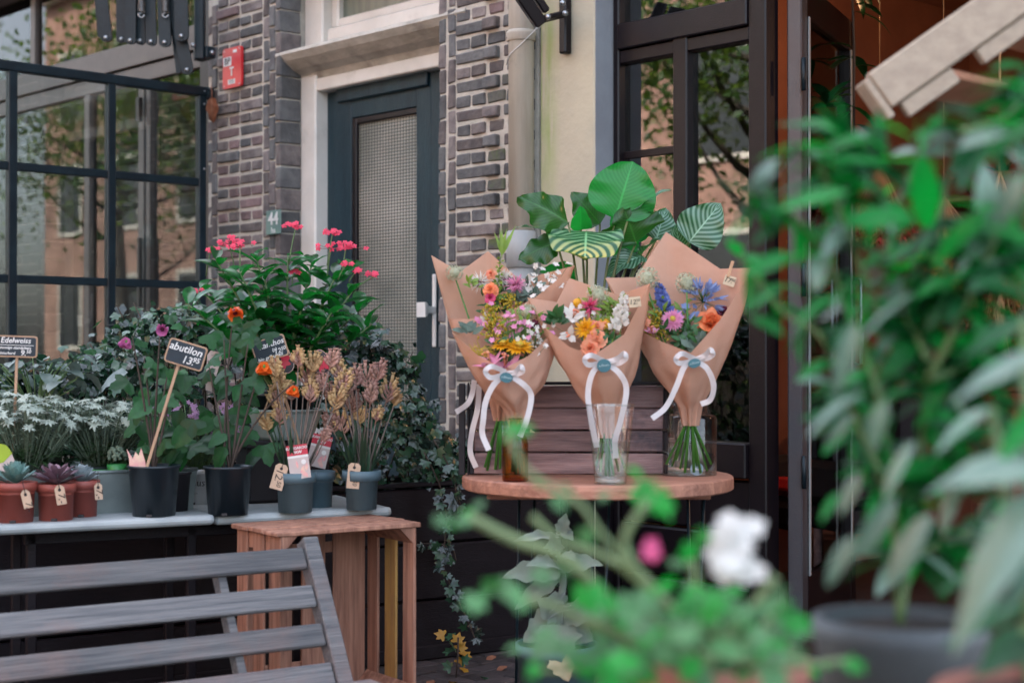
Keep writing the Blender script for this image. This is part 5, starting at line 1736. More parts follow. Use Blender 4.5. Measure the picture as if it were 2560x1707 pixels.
# broad leaved plant at far left
T = thing('broad_leaf_plant', 'low plant with broad grey green leaves beside the Edelweiss sign', 'plant', Matrix.Translation(at(90, 1100, 4.75)))
HL = [leaf(1, .62, w_heart, 7, 3, rnd.uniform(.3, .8), .15, .03).mesh('leaf', 'hosta') for _ in range(4)]
st = MB()
for k in range(46):
    e = at(rnd.uniform(-60, 215), rnd.uniform(885, 985), 4.75 + rnd.uniform(-.1, .15)) - at(90, 1100, 4.75)
    st.tube(bez((0, 0, 0), (e.x * .3, e.y * .3, e.z * .8), e, 5), .002, 4)
    an = rnd.uniform(0, 6.28)
    link('leaf', rnd.choice(HL), orient(e, Vector((math.cos(an), math.sin(an), rnd.uniform(-.5, .3))), Vector((0, 0, 1)) + rv(.35)) @ Matrix.Scale(rnd.uniform(.05, .085), 4), T)
link('leaf', HL[0], orient(at(320, 930, 4.75) - at(90, 1100, 4.75), -RIGHT - Vector((0, 0, .35)), Vector((0, 0, 1)) - HF * .5) @ Matrix.Scale(.13, 4), T)
part(T, 'stems', st, 'stem_green')
part(T, 'pot_body', MB().lathe([(0, -.1), (.07, -.1), (.085, 0), (.08, 0), (.078, -.015)], 20), 'dark_box')

# ------------------------------------------------------------------ bench
TB0 = at(768, 1362, 4.05)
bdir = (RIGHT * math.sin(R(56)) + HF * math.cos(R(56))).normalized()
bnor = Vector((-bdir.y, bdir.x, 0))
if bnor.dot(HF) < 0: bnor = -bnor
REC = R(30)
bv = (bnor * math.sin(REC) + Vector((0, 0, 1)) * math.cos(REC)).normalized()
bw = bdir.cross(bv)                                  # out of the back, towards the sitter or away
if bw.dot(HF) > 0: bw = -bw
MBn = Matrix.Translation(TB0) @ Matrix((bdir, bv, bdir.cross(bv))).transposed().to_4x4()
sgn = 1 if bdir.cross(bv).dot(-HF) > 0 else -1
T = thing('garden_bench', 'weathered grey slatted garden bench in front of the plant table', 'bench', MBn)
BL = 1.5
def bpart(nm, lo, hi, m='bench_wood', b=.004):
    lo, hi = list(lo), list(hi)
    if sgn < 0:
        lo[2], hi[2] = -hi[2], -lo[2]
    return part(T, nm, MB().cbox(lo, hi, b), m)
for k in range(5):
    y1 = -.012 - k * .1035
    bpart('back_slat', (-BL, y1 - .058, 0.002), (-.022, y1, .02))
bpart('back_post', (-.02, -.95, -.022), (.022, .012, .028), 'bench_wood', .003)
bpart('back_post', (-BL - .04, -.95, -.022), (-BL - .002, .012, .028), 'bench_wood', .003)
bpart('back_brace', (-.262, -.62, -.035), (-.24, -.02, .0015), 'bench_wood', .002)
bpart('back_brace', (-.95, -.62, -.035), (-.928, -.02, .0015), 'bench_wood', .002)
inv = MBn.inverted()
base = TB0 - bv * .56
for k in range(4):
    c = base - bnor * (.1 + k * .105)
    c.z = .30
    Ms = inv @ Matrix.Translation(c) @ Matrix((bdir, bnor, Vector((0, 0, 1)))).transposed().to_4x4()
    part(T, 'seat_slat', MB().cbox((-BL, -.04, -.02), (0, .04, .0), .004, 0, Ms), 'bench_wood')
for xx in (-.03, -BL + .03):
    for yy in (.06, .46):
        c = base - bnor * yy + bdir * xx
        c.z = 0
        Ms = inv @ Matrix.Translation(c) @ Matrix((bdir, bnor, Vector((0, 0, 1)))).transposed().to_4x4()
        part(T, 'bench_leg', MB().cbox((-.02, -.02, 0), (.02, .02, .28), .004, 0, Ms), 'bench_wood')

# ------------------------------------------------------------------ upright crate
FLc, FRc = at(700, 1331, 4.07), at(1041, 1306, 4.31)
cdir = (FRc - FLc); cdir.z = 0; CW = cdir.length; cdir.normalize()
cnor = Vector((-cdir.y, cdir.x, 0))
CT = FRc.z
CH, CD = .50, .27
MC = Matrix.Translation((FLc.x, FLc.y, CT - CH)) @ Matrix((cdir, cnor, Vector((0, 0, 1)))).transposed().to_4x4()
T = thing('fruit_crate', 'empty wooden slatted fruit crate standing on end beside bench', 'crate', MC)
for k, (y0, y1) in enumerate(((-.004, .075), (.082, .165), (.172, CD))):        # top end boards
    part(T, 'end_board', MB().cbox((-.012, y0, CH - .012 + .002 * (k % 2)), (CW + .012, y1, CH + .002 * (k % 2)), .002, 0, None, .001), 'crate_wood')
    part(T, 'end_board', MB().cbox((-.012, y0, 0), (CW + .012, y1, .012), .002), 'crate_wood')
for (y0, y1, m_) in ((.0, .06, 'crate_wood'), (.098, .16, 'crate_yellow'), (.198, CD - .012, 'crate_wood')):
    part(T, 'side_slat', MB().cbox((CW - .008, y0, .013), (CW, y1, CH - .013), .002, 0, None, .0008), m_)
    part(T, 'side_slat', MB().cbox((0, y0, .013), (.008, y1, CH - .013), .002, 0, None, .0008), 'crate_wood')
for (x0, x1) in ((.005, .075), (.10, .17), (.20, .275), (.30, CW - .012)):
    part(T, 'back_board', MB().cbox((x0, CD - .009, .013), (x1, CD - .001, CH - .013), .002, 0, None, .0008), 'crate_wood')
part(T, 'cross_batten', MB().cbox((.01, CD + .0, .07), (CW - .01, CD + .012, .1), .002), 'crate_wood')
part(T, 'cross_batten', MB().cbox((.01, CD + .0, CH - .1), (CW - .01, CD + .012, CH - .07), .002), 'crate_wood')
for (x0, sx) in ((.008, 1), (CW - .008, -1)):
    for (z0, sz_) in ((.012, 1), (CH - .012, -1)):
        tri = [(x0, z0), (x0 + sx * .045, z0), (x0, z0 + sz_ * .045)]
        if sx * sz_ < 0: tri = tri[::-1]
        part(T, 'corner_block', MB().prism(tri, 0.002, CD - .012, 0, Matrix(((1, 0, 0, 0), (0, 0, 1, 0), (0, 1, 0, 0), (0, 0, 0, 1)))), 'crate_wood')
tag(struct('step_block', MB().cbox((-.05, -.05, -CT + CH), (CW + .05, CD + .03, 0), .01, 0, MC), 'paver'))
# fallen leaves on the paving
FLV = [leaf(.05, .032, w_ellip, 5, 2, .8, .2, .05).mesh('fallen_leaf', m_) for m_ in ('dry_leaf', 'ivy_yellow', 'ivy_a', 'dry_leaf')]
labs = ['fallen brown leaf nearest the crate foot', 'fallen leaf lying on paving under the ivy runner', 'small fallen leaf between crate and grey plant', 'fallen leaf against the planter foot', 'fallen leaf on the dark paving by the grey pot', 'curled fallen leaf at the bottom picture edge']
for k, (a, b) in enumerate(((1085, 1700), (1150, 1668), (1200, 1690), (1240, 1640), (1268, 1665), (1130, 1704))):
    o = link('fallen_leaf', FLV[k % 4], orient(on_z(a, b, .006), Vector((rnd.gauss(0, 1), rnd.gauss(0, 1), .05)), Vector((0, 0, 1)) + rv(.2)))
    tag(o, labs[k], 'leaf', 'fallen leaves')
# ------------------------------------------------------------------ round table with bouquets
mat('table_wood', (0.46, 0.22, 0.145), 0.65, (0.25, 0.11, 0.075), 7, stretch=(1, 6, 3), bump=0.3, bscale=30, col3=(0.09, 0.05, 0.05), c3scale=6, c3pos=(0.6, 0.78))
mat('old_board', (0.30, 0.195, 0.185), 0.75, (0.13, 0.08, 0.082), 6, stretch=(0.6, 6, 6), bump=0.4, bscale=30, rand=0.22, col3=(0.045, 0.045, 0.06), c3scale=4, c3pos=(0.56, 0.72))
mat('paper', (0.68, 0.41, 0.30), 0.75, (0.58, 0.315, 0.21), 3.5, bump=0.35, bscale=9, transl=0.3, tcol=(0.6, 0.3, 0.17), bdist=0.02)
mat('ribbon', (0.66, 0.62, 0.61), 0.4, (0.58, 0.54, 0.54), 12, transl=0.15)
mat('sticker', (0.035, 0.14, 0.17), 0.35, (0.028, 0.11, 0.14), 20)
mat('sticker_grey', (0.2, 0.27, 0.31), 0.4, (0.16, 0.22, 0.26), 20)
mat('sticker_ink', (0.45, 0.6, 0.62), 0.5)
mat('stem_bright', (0.07, 0.24, 0.04), 0.35, (0.04, 0.16, 0.025), 20, transl=0.15)
mat('stem_olive', (0.12, 0.15, 0.045), 0.45, (0.08, 0.1, 0.03), 20)
glass_mat('vase_glass', (0.985, 0.99, 0.988), 1.75, cap=.32)
glass_mat('vase_thick', (0.93, 0.96, 0.95), 1.9, cap=.4)
glass_mat('amber_glass', (0.76, 0.40, 0.10), 1.5, cap=.35)
glass_mat('water', (0.94, 0.98, 0.96), 1.3, cap=.25)
mat('lid_glass', (0.5, 0.56, 0.57), 0.1, spec=0.8)
mat('wire', (0.35, 0.36, 0.37), 0.3, metal=0.9)
mat('peg', (0.55, 0.33, 0.19), 0.6)
mat('price_paper', (0.62, 0.5, 0.34), 0.7)
def fm(n, c, c2=None, tr=.25, r=.5, sc=40):
    return mat(n, c, r, c2, sc, transl=tr)
fm('f_yellow', (0.80, 0.42, 0.01), (0.72, 0.33, 0.01))
fm('f_gold', (0.58, 0.42, 0.03), (0.45, 0.32, 0.02))
fm('f_coral', (0.82, 0.25, 0.15), (0.76, 0.36, 0.2))
fm('f_orange', (0.85, 0.30, 0.12), (0.8, 0.23, 0.1), .2)
fm('f_pink', (0.72, 0.10, 0.22), (0.6, 0.06, 0.16))
fm('f_rose', (0.72, 0.28, 0.42), (0.62, 0.2, 0.4))
fm('f_lilac', (0.40, 0.26, 0.52), (0.3, 0.2, 0.46))
fm('f_blue', (0.15, 0.21, 0.52), (0.1, 0.14, 0.42))
fm('f_sky', (0.26, 0.34, 0.58), (0.2, 0.27, 0.5))
fm('f_white', (0.76, 0.72, 0.66), (0.66, 0.62, 0.55))
fm('f_cream', (0.58, 0.6, 0.44), (0.45, 0.48, 0.33))
fm('f_maroon', (0.2, 0.02, 0.06), (0.14, 0.015, 0.045))
fm('f_lime', (0.22, 0.34, 0.04), (0.14, 0.24, 0.03))
fm('f_lily', (0.74, 0.42, 0.52), (0.62, 0.1, 0.25), .25, .45, 18)
fm('f_green', (0.04, 0.14, 0.035), (0.025, 0.09, 0.025), .2, .45, 12)
fm('f_sage', (0.13, 0.19, 0.14), (0.09, 0.14, 0.11), .15, .6, 12)

DT = 4.42
TBZ = CAMZ - 0.34
tc_ = at(1494, 1190, DT)
MR = Matrix.Translation((tc_.x, tc_.y, 0)) @ Matrix.Rotation(YAW, 4, 'Z')
T = thing('round_table', 'round wooden table with thin steel legs carrying the bouquets', 'table', MR)
RT = .382
n = 64
ring = [(0.0, TBZ), (RT - .005, TBZ), (RT - .001, TBZ - .004), (RT, TBZ - .014), (RT - .001, TBZ - .034), (RT - .006, TBZ - .038), (0.0, TBZ - .038)]
tt = MB().lathe([(r, z) for r, z in ring][::-1], n)
tt.v = [(x * (1 + .008 * noise.noise(Vector((x * 6, y * 6, z * 30)))), y * (1 + .008 * noise.noise(Vector((x * 6, y * 6, z * 30)))), z + .0015 * noise.noise(Vector((x * 14, y * 14, 2)))) for x, y, z in tt.v]
tt.sm = [False] * len(tt.sm)
part(T, 'table_top', tt, 'table_wood')
part(T, 'under_batten', MB().cbox((-.31, -.16, TBZ - .056), (.30, -.10, TBZ - .0385), .003), 'table_wood')
part(T, 'under_batten', MB().cbox((-.31, .10, TBZ - .056), (.30, .16, TBZ - .0385), .003), 'table_wood')
for (x_, y_) in ((.24, -.13), (.27, .13), (-.02, -.13), (-.22, .13)):
    part(T, 'table_leg', MB().tube([(x_, y_, TBZ - .05), (x_ + (.012 if x_ > 0 else -.012), y_, 0)], .0045, 8), 'steel_paint' if x_ < .25 else 'bolt')
    part(T, 'table_leg', MB().tube([(x_ + .045, y_, TBZ - .05), (x_ + .018, y_, 0)], .0045, 8), 'steel_paint')
def spot(px, py, r=0):
    p = on_z(px, py, TBZ + .0005)
    v = Vector((ray(px, HOR).x, ray(px, HOR).y, 0)).normalized()
    return p + v * r

# plank crate behind the bouquets
c0, c1 = spot(1186, 1187), spot(1658, 1187)
xd = (c1 - c0); Wc = xd.length; xd.normalize()
yd = Vector((-xd.y, xd.x, 0))
MCR = Matrix.Translation(c0) @ Matrix((xd, yd, Vector((0, 0, 1)))).transposed().to_4x4()
T = thing('plank_crate', 'old purplish brown plank crate behind the bouquets on round table', 'crate', MCR)
Hc = (1187 - 962) / FPX * depth_of(c0)
ph = (Hc - .004) / 4
for k in range(4):
    part(T, 'plank', MB().cbox((0, 0, .003 + k * ph), (Wc, .012, k * ph + ph - .002), .002, 0, None, .0012), 'old_board')
    part(T, 'plank', MB().cbox((0, .19, .003 + k * ph), (Wc, .202, k * ph + ph - .002), .002, 0, None, .0012), 'old_board')
    part(T, 'plank', MB().cbox((-.014, .0, .003 + k * ph), (-.002, .202, k * ph + ph - .002), .002, 0, None, .001), 'dark_box')
    part(T, 'plank', MB().cbox((Wc + .002, .0, .003 + k * ph), (Wc + .014, .202, k * ph + ph - .002), .002, 0, None, .001), 'dark_box')
part(T, 'crate_post', MB().cbox((-.02, -.006, 0), (-.0145, .03, Hc + .006), .002).cbox((-.044, -.006, 0), (-.026, .03, Hc + .004), .002), 'dark_box')
part(T, 'top_rail', MB().cbox((-.012, -.008, Hc), (Wc + .01, .012, Hc + .009), .002), 'dark_box')
part(T, 'paper_label', MB().prism([(0, 0), (.016, -.001), (.003, .01)], 0, .0006, 0, Matrix.Translation((.155, -.0005, .12)) @ Matrix.Rotation(math.pi / 2, 4, 'X')), 'price_paper')

# ------------------------------------------------------------------ flowers
def petal_ring(o, c, ax, n_, L_, W_, el, m=0, bend=.4, prof=w_ellip, jit=.08, off=0., fold=.1, nv=3, ref=None):
    ax = Vector(ax).normalized()
    B = orient((0, 0, 0), ax, RIGHT if ref is None else ref).to_3x3()
    ph = rnd.uniform(0, 6.28)
    for k in range(n_):
        a = ph + 2 * math.pi * k / n_ + rnd.uniform(-jit, jit)
        e = el + rnd.uniform(-jit, jit)
        d = B @ Vector((math.cos(a) * math.cos(e), math.sin(e), math.sin(a) * math.cos(e)))
        leaf(L_ * rnd.uniform(.88, 1.1), W_, prof, nv, 1, bend, fold, 0, m, 3, 0, o, orient(Vector(c) + d * off, d, ax))
def fl_daisy(c, ax, r, m, mc='f_gold', layers=3, n_=20):
    o = MB()
    for k in range(layers):
        petal_ring(o, c, ax, n_ - k * 2, r * (1 - .17 * k), r * .24, .12 + .32 * k, 0, .25, w_strap)
    o.ball(Vector(c) + Vector(ax).normalized() * r * .1, r * .3, 10, 1, (1, 1, 1))
    return o, [m, mc]
def fl_mum(c, ax, r, m, n_=60):
    o = MB()
    for k in range(5):
        petal_ring(o, c, ax, 18 - k * 2, r * (1 - .1 * k), r * .15, .05 + .33 * k, 0, .15 - .1 * k, w_strap, .15)
    o.ball(c, r * .32, 8, 1)
    return o, [m, m]
def fl_spiky(c, ax, r, m):
    o = MB()
    ax = Vector(ax).normalized()
    for k in range(80):
        d = (rv().normalized() + ax * .55).normalized()
        leaf(r * rnd.uniform(.75, 1.1), r * .09, w_strap, 2, 1, .1, .2, 0, 0, 3, 0, o, orient(c, d, ax + rv(.3)))
    o.ball(Vector(c) - ax * r * .15, r * .38, 8, 1, (1, 1, 1))
    return o, [m, 'f_maroon']
def fl_carn(c, ax, r, m):
    o = MB()
    for k in range(5):
        petal_ring(o, Vector(c) + Vector(ax).normalized() * r * .05 * k, ax, 9 - k, r * (1 - .15 * k), r * .75 * (1 - .1 * k), .05 + .34 * k, 0, rnd.uniform(-.4, .7), lambda v: min(1, .25 + 1.1 * v) if v < .999 else .8, .3, 0, rnd.uniform(-.3, .5))
    return o, [m]
def fl_rose(c, ax, r, m):
    o = MB()
    ax = Vector(ax).normalized()
    for k in range(6):
        t = k / 5
        petal_ring(o, Vector(c) - ax * r * .3 + ax * r * .06 * k, ax, (6, 6, 5, 5, 4, 3)[k], r * (1.15 - .62 * t), r * (1.1 - .55 * t), .45 + 1.0 * t, 0, -.9 + 1.9 * (1 - t) ** 2, w_heart, .12, r * .06, -.35, 5)
    return o, [m]
def fl_allium(c, r, m, dense=240):
    o = MB()
    for k in range(dense):
        d = rv().normalized()
        p = Vector(c) + d * r * rnd.uniform(.8, 1.0)
        for q in range(4):
            leaf(r * .16, r * .09, w_ellip, 2, 1, .2, 0, 0, 0, 3, 0, o, orient(p, (d * .4 + rv(.9)), d))
    o.ball(c, r * .6, 10, 1)
    return o, [m, 'f_cream']
def fl_agap(c, ax, r, m):
    o = MB()
    ax = Vector(ax).normalized()
    for k in range(34):
        d = (rv().normalized() + ax * .6).normalized()
        L_ = r * rnd.uniform(.6, 1)
        e = Vector(c) + d * L_ * .55
        o.tube([c, e], .0009, 3, 1)
        for q in range(4):
            leaf(L_ * .5, r * .1, w_lance, 3, 1, -.3, .3, 0, 0, 3, 0, o, orient(e, d + rv(.28), rv()))
    return o, [m, 'f_green']
def fl_spike(a, b, n_, r, m, m2='f_lime', taper=.6, wide=.8):
    o = MB()
    a, b = Vector(a), Vector(b)
    ax = (b - a).normalized()
    o.tube([a - ax * .06, b], [.002, .001], 5, 1)
    for k in range(n_):
        t = k / n_
        p = a.lerp(b, t)
        an = k * 2.4
        d = orient((0, 0, 0), ax, RIGHT).to_3x3() @ Vector((math.cos(an), .35, math.sin(an)))
        s = r * (1 - taper * t)
        for q in range(4):
            leaf(s, s * wide, w_heart, 3, 1, .5, .1, 0, 0, 3, 0, o, orient(p + d * s * .25, d + rv(.7), -HF + rv(.5)))
    return o, [m, m2]
def fl_golden(a, b, n_, r, m):
    o = MB()
    a, b = Vector(a), Vector(b)
    ax = (b - a).normalized()
    o.tube([a - ax * .05, b], .0015, 4, 1)
    for k in range(n_):
        t = rnd.random() ** .8
        w = r * (1 - .75 * t)
        p = a.lerp(b, t) + RIGHT * rnd.gauss(0, w * .5) + HF * rnd.gauss(0, w * .5)
        o.ball(p, rnd.uniform(.0022, .004), 5)
        if k % 5 == 0:
            leaf(.012, .004, w_lance, 2, 1, .3, 0, 0, 1, 3, 0, o, orient(p, RIGHT * rnd.gauss(0, 1) + Vector((0, 0, .5)) - HF * .5, -HF))
    return o, [m, 'f_lime']
def fl_lily(c, ax, r, m):
    o = MB()
    petal_ring(o, c, ax, 3, r, r * .56, .75, 0, .55, w_lance, .05, 0, -.35, 6, HF)
    petal_ring(o, c, ax, 3, r * .95, r * .48, .9, 0, .5, w_lance, .05, 0, -.35, 6)
    axn = Vector(ax).normalized()
    for k in range(6):
        d = (axn * 2 + rv(.5)).normalized()
        o.tube([c, Vector(c) + d * r * .7], .0008, 3, 1)
        o.ball(Vector(c) + d * r * .7, .003, 5, 1, (1.6, 1, 1))
    return o, [m, 'f_coral']
def fl_small(c, s, n_, r, m):
    o = MB()
    for k in range(n_):
        p = Vector(c) + RIGHT * rnd.gauss(0, s) + Vector((0, 0, rnd.gauss(0, s * .8))) + HF * rnd.gauss(0, s * .6)
        ax = -HF + Vector((0, 0, .6)) + rv(.7)
        petal_ring(o, p, ax, 5, r, r * .75, .2, 0, .2, w_ellip, .1)
        o.tube([Vector(c) - Vector((0, 0, s * 2)), p], .0006, 3, 1)
    return o, [m, 'f_green']
def fl_leaves(c, s, n_, L_, W_, m, prof=w_ellip, upw=.6):
    o = MB()
    for k in range(n_):
        p = Vector(c) + RIGHT * max(-1, min(1, rnd.gauss(0, .5))) * s + Vector((0, 0, max(-.8, min(1, rnd.gauss(0, .5))) * s * .8)) + HF * max(-.6, min(.6, rnd.gauss(0, .35))) * s
        leaf(L_ * rnd.uniform(.7, 1.2), W_, prof, 4, 1, .5, .2, 0, 0, 3, 0, o, orient(p, RIGHT * rnd.gauss(0, .8) + Vector((0, 0, upw)) - HF * rnd.uniform(0, .6), -HF + Vector((0, 0, .6)) + rv(.5)))
    return o, [m]

# ------------------------------------------------------------------ wrapped bouquets
def ribbon_strip(o, pts, w, tilt=0.0):
    P = spline(pts, 7)
    sides = []
    for i, p in enumerate(P):
        t = (P[min(i + 1, len(P) - 1)] - P[max(i - 1, 0)]).normalized()
        s = t.cross(HF)
        s = s.normalized() if s.length > .2 else Vector((0, 0, 1))
        s = (s + HF * tilt * math.sin(i * .45)).normalized() * w
        if sides and s.dot(sides[-1]) < 0: s = -s
        sides.append(s)
    o.strip(P, sides)
def bouquet(label, d0, neck, nr, rim, bow, flowers, stems, sub=7, bul=.02):
    N = at(neck[0], neck[1], d0)
    T = thing('wrapped_bouquet', label, 'bouquet', Matrix.Translation(N), 'kraft paper bouquets')
    Wp = lambda a, b, dd=0: at(a, b, d0 + dd) - N
    # paper sheet
    RP = []
    m_ = len(rim)
    for i in range(m_):
        a, b = rim[i], rim[(i + 1) % m_]
        fa, fb = a[3], b[3]
        if fb < fa - 1: fb += 360
        for k in range(sub):
            t = k / sub
            RP.append((Wp(a[0] + (b[0] - a[0]) * t, a[1] + (b[1] - a[1]) * t, a[2] + (b[2] - a[2]) * t), fa + (fb - fa) * t))
    nt_ = 14
    vs, fs, uvs = [], [], []
    nn = len(RP)
    sd = rnd.uniform(0, 50)
    for j in range(nt_ + 1):
        t = j / nt_
        for i, (p, ph) in enumerate(RP):
            a = R(ph)
            out = RIGHT * math.cos(a) + HF * math.sin(a)
            pl = 1 + .42 * math.sin(a * 7 + sd) * (1 - t) ** 2
            b0 = out * nr * pl + Vector((0, 0, -.035 * (1 if j == 0 else 0)))
            q = b0.lerp(p, t ** 1.05)
            q = q + out * bul * math.sin(math.pi * t) ** 1.2
            q = q + out * (.006 * math.sin(a * 5 + sd * 2) * (1 - abs(2 * t - .7)) if t < .85 else 0)
            cr = noise.noise(Vector((a * 2.2, t * 5 + sd, sd))) * .016 * (1 - t) ** .9 * (2 * t if t < .5 else 1)
            q = q + out * cr
            vs.append(q)
            uvs.append((i / nn, t))
    for j in range(nt_):
        for i in range(nn):
            fs.append((j * nn + i, j * nn + (i + 1) % nn, (j + 1) * nn + (i + 1) % nn, (j + 1) * nn + i))
    part(T, 'paper_wrap', MB().add(vs, fs, 0, uvs, True), 'paper')
    # bow and sticker
    if bow:
        bx, by, dd, loops, tails, srot = bow
        o = MB()
        for lp in loops:
            ribbon_strip(o, [Wp(x, y, dd + z) for x, y, z in lp], .0072, .5)
        rb_ = part(T, 'ribbon_bow', o, 'ribbon')
        for tl in tails:
            o = MB()
            ribbon_strip(o, [Wp(x, y, dd + z) for x, y, z in tl], .0076, .25)
            part(T, 'ribbon_tail', o, 'ribbon')
        if srot is not None:
            M = frame(Wp(bx, by, dd - .012), srot[0])
            stk = part(T, 'sticker', MB().lathe([(0, .0012), (.0175 * srot[1], .001), (.0178 * srot[1], 0)], 24, 0, False, M @ Matrix.Scale(srot[2], 4, (0, 1, 0))), 'sticker')
            part(stk, 'lettering', text_mesh('a.Bloem', .0085, 'sticker_ink', .25), 'sticker_ink', M @ Matrix.Translation((0, .0008, .0018)))
    for (nm, fb) in flowers(Wp):
        o, ms = fb
        part(T, nm, o, ms)
    # stems inside the paper and in the water
    o = MB()
    for (bx, by, tx, ty, w) in stems:
        o.tube([Wp(bx, by, rnd.uniform(-.02, .02)), Wp(neck[0] + rnd.uniform(-6, 6), neck[1], rnd.uniform(-.006, .006)), Wp(tx, ty, rnd.uniform(-.01, .03))], [w, w, w * .7], 6, 0)
    part(T, 'stems', o, 'stem_bright')
    return T, Wp, N

UPV = Vector((0, 0, 1))
FC = -HF + UPV * .55
px2 = DT / FPX * 1.28
def S(p): return p * px2
# -- D: right bouquet
def flD(W):
    L = []
    L.append(('rose', fl_rose(W(1778, 806, -.01), FC + RIGHT * .1, S(30), 'f_orange')))
    L.append(('chrysanthemum', fl_daisy(W(1682, 800, -.02), FC - RIGHT * .2, S(25), 'f_rose', 'f_gold', 4, 26)))
    L.append(('agapanthus', fl_agap(W(1758, 755, .02), UPV + RIGHT * .15, S(52), 'f_sky')))
    L.append(('delphinium', fl_spike(W(1668, 785, .03), W(1645, 712, .04), 26, S(16), 'f_blue', 'f_green', .4)))
    L.append(('allium', fl_allium(W(1618, 696, .02), S(23), 'f_cream')))
    L.append(('allium', fl_allium(W(1717, 708, .03), S(22), 'f_cream')))
    L.append(('scabious', fl_spiky(W(1600, 738, .02), FC, S(19), 'f_lilac')))
    L.append(('carnation', fl_carn(W(1606, 808, -.01), FC - RIGHT * .3, S(15), 'f_coral')))
    L.append(('yarrow', fl_golden(W(1640, 850, -.01), W(1640, 775, .02), 170, S(34), 'f_gold')))
    L.append(('goldenrod', fl_golden(W(1675, 830, 0), W(1690, 800, .0), 60, S(16), 'f_gold')))
    L.append(('dark_bloom', fl_carn(W(1808, 786, .02), FC + RIGHT * .4, S(17), 'f_maroon')))
    L.append(('lily_bud', fl_lily(W(1630, 832, -.02), UPV * 2 - HF, S(20), 'f_lily')))
    L.append(('white_blossom', fl_small(W(1722, 770, .02), S(14), 9, S(8), 'f_sky')))
    L.append(('filler_leaves', fl_leaves(W(1710, 850, .0), S(40), 90, S(22), S(9), 'f_green')))
    L.append(('filler_leaves', fl_leaves(W(1745, 872, -.02), S(24), 34, S(22), S(14), 'f_sage', w_round)))
    L.append(('filler_leaves', fl_leaves(W(1660, 800, .05), S(50), 60, S(24), S(8), 'f_lime')))
    return L
dD = 4.33
TD_, WD, ND = bouquet('rightmost kraft paper bouquet with orange rose and blue agapanthus', dD, (1726, 1032), .017,
    [(1727, 882, -.085, 270), (1800, 800, -.05, 310), (1886, 669, .0, 360), (1800, 672, .07, 400), (1665, 580, .12, 450), (1590, 693, .09, 490), (1513, 695, .05, 515), (1592, 822, -.01, 545), (1650, 852, -.05, 590)],
    (1736, 908, -.105, [[(1736, 900, 0), (1700, 908, -.012), (1690, 897, -.02), (1706, 884, -.018), (1736, 897, -.004)], [(1736, 900, 0), (1762, 888, -.012), (1776, 874, -.022), (1782, 886, -.022), (1766, 896, -.01), (1736, 900, -.004)]],
     [[(1733, 902, -.004), (1710, 918, -.008), (1690, 968, -.006), (1664, 1018, -.012), (1630, 1046, -.02)], [(1740, 902, -.004), (1768, 922, -.006), (1784, 962, .0), (1776, 998, .01), (1752, 1010, .015)]], (14, .97, .72)),
    flD, [(1665, 1160, 1700, 860, .0032), (1690, 1150, 1740, 850, .0035), (1712, 1182, 1690, 830, .004), (1735, 1180, 1720, 800, .0042), (1752, 1182, 1760, 830, .0038), (1778, 1160, 1770, 840, .0036), (1700, 1172, 1730, 850, .003), (1768, 1176, 1650, 840, .003), (1680, 1165, 1618, 720, .003), (1742, 1165, 1717, 730, .003)])
# -- C: centre bouquet
def flC(W):
    L = []
    L.append(('chrysanthemum', fl_mum(W(1465, 825, -.03), FC - RIGHT * .1, S(28), 'f_yellow')))
    L.append(('carnation', fl_carn(W(1492, 850, -.05), FC, S(19), 'f_coral')))
    L.append(('carnation', fl_carn(W(1474, 872, -.065), FC + UPV * -.2, S(19), 'f_coral')))
    L.append(('carnation', fl_carn(W(1490, 818, -.02), FC + RIGHT * .3, S(16), 'f_coral')))
    L.append(('scabious', fl_spiky(W(1474, 768, .0), FC, S(24), 'f_pink')))
    L.append(('allium', fl_allium(W(1495, 738, .02), S(21), 'f_cream')))
    L.append(('snapdragon', fl_spike(W(1552, 815, -.02), W(1560, 735, .02), 26, S(15), 'f_white', 'f_lime', .5)))
    L.append(('snapdragon', fl_spike(W(1535, 830, -.03), W(1545, 775, .0), 16, S(15), 'f_white', 'f_lime', .4)))
    L.append(('billy_button', (MB().ball(W(1443, 757, .02), S(9), 10), ['f_yellow'])))
    L.append(('daisy', fl_daisy(W(1512, 808, -.01), FC, S(13), 'f_yellow', 'f_orange', 2, 14)))
    L.append(('white_bloom', fl_lily(W(1432, 795, -.0), FC + RIGHT * .2 + UPV * .4, S(30), 'f_white')))
    L.append(('white_bloom', fl_lily(W(1424, 838, -.03), FC - RIGHT * .2 - UPV * .5, S(22), 'f_white')))
    L.append(('dark_bloom', fl_carn(W(1425, 782, .02), FC, S(11), 'f_maroon')))
    L.append(('hypericum', fl_golden(W(1520, 800, .0), W(1525, 755, .03), 90, S(30), 'f_lime')))
    L.append(('filler_leaves', fl_leaves(W(1385, 805, .01), S(14), 14, S(30), S(13), 'f_green')))
    L.append(('filler_leaves', fl_leaves(W(1500, 860, -.03), S(26), 50, S(20), S(9), 'f_green')))
    L.append(('filler_leaves', fl_leaves(W(1510, 790, .04), S(45), 70, S(22), S(8), 'f_lime')))
    L.append(('wax_flower', fl_small(W(1480, 800, .02), S(28), 26, S(6), 'f_white')))
    return L
dC = 4.24
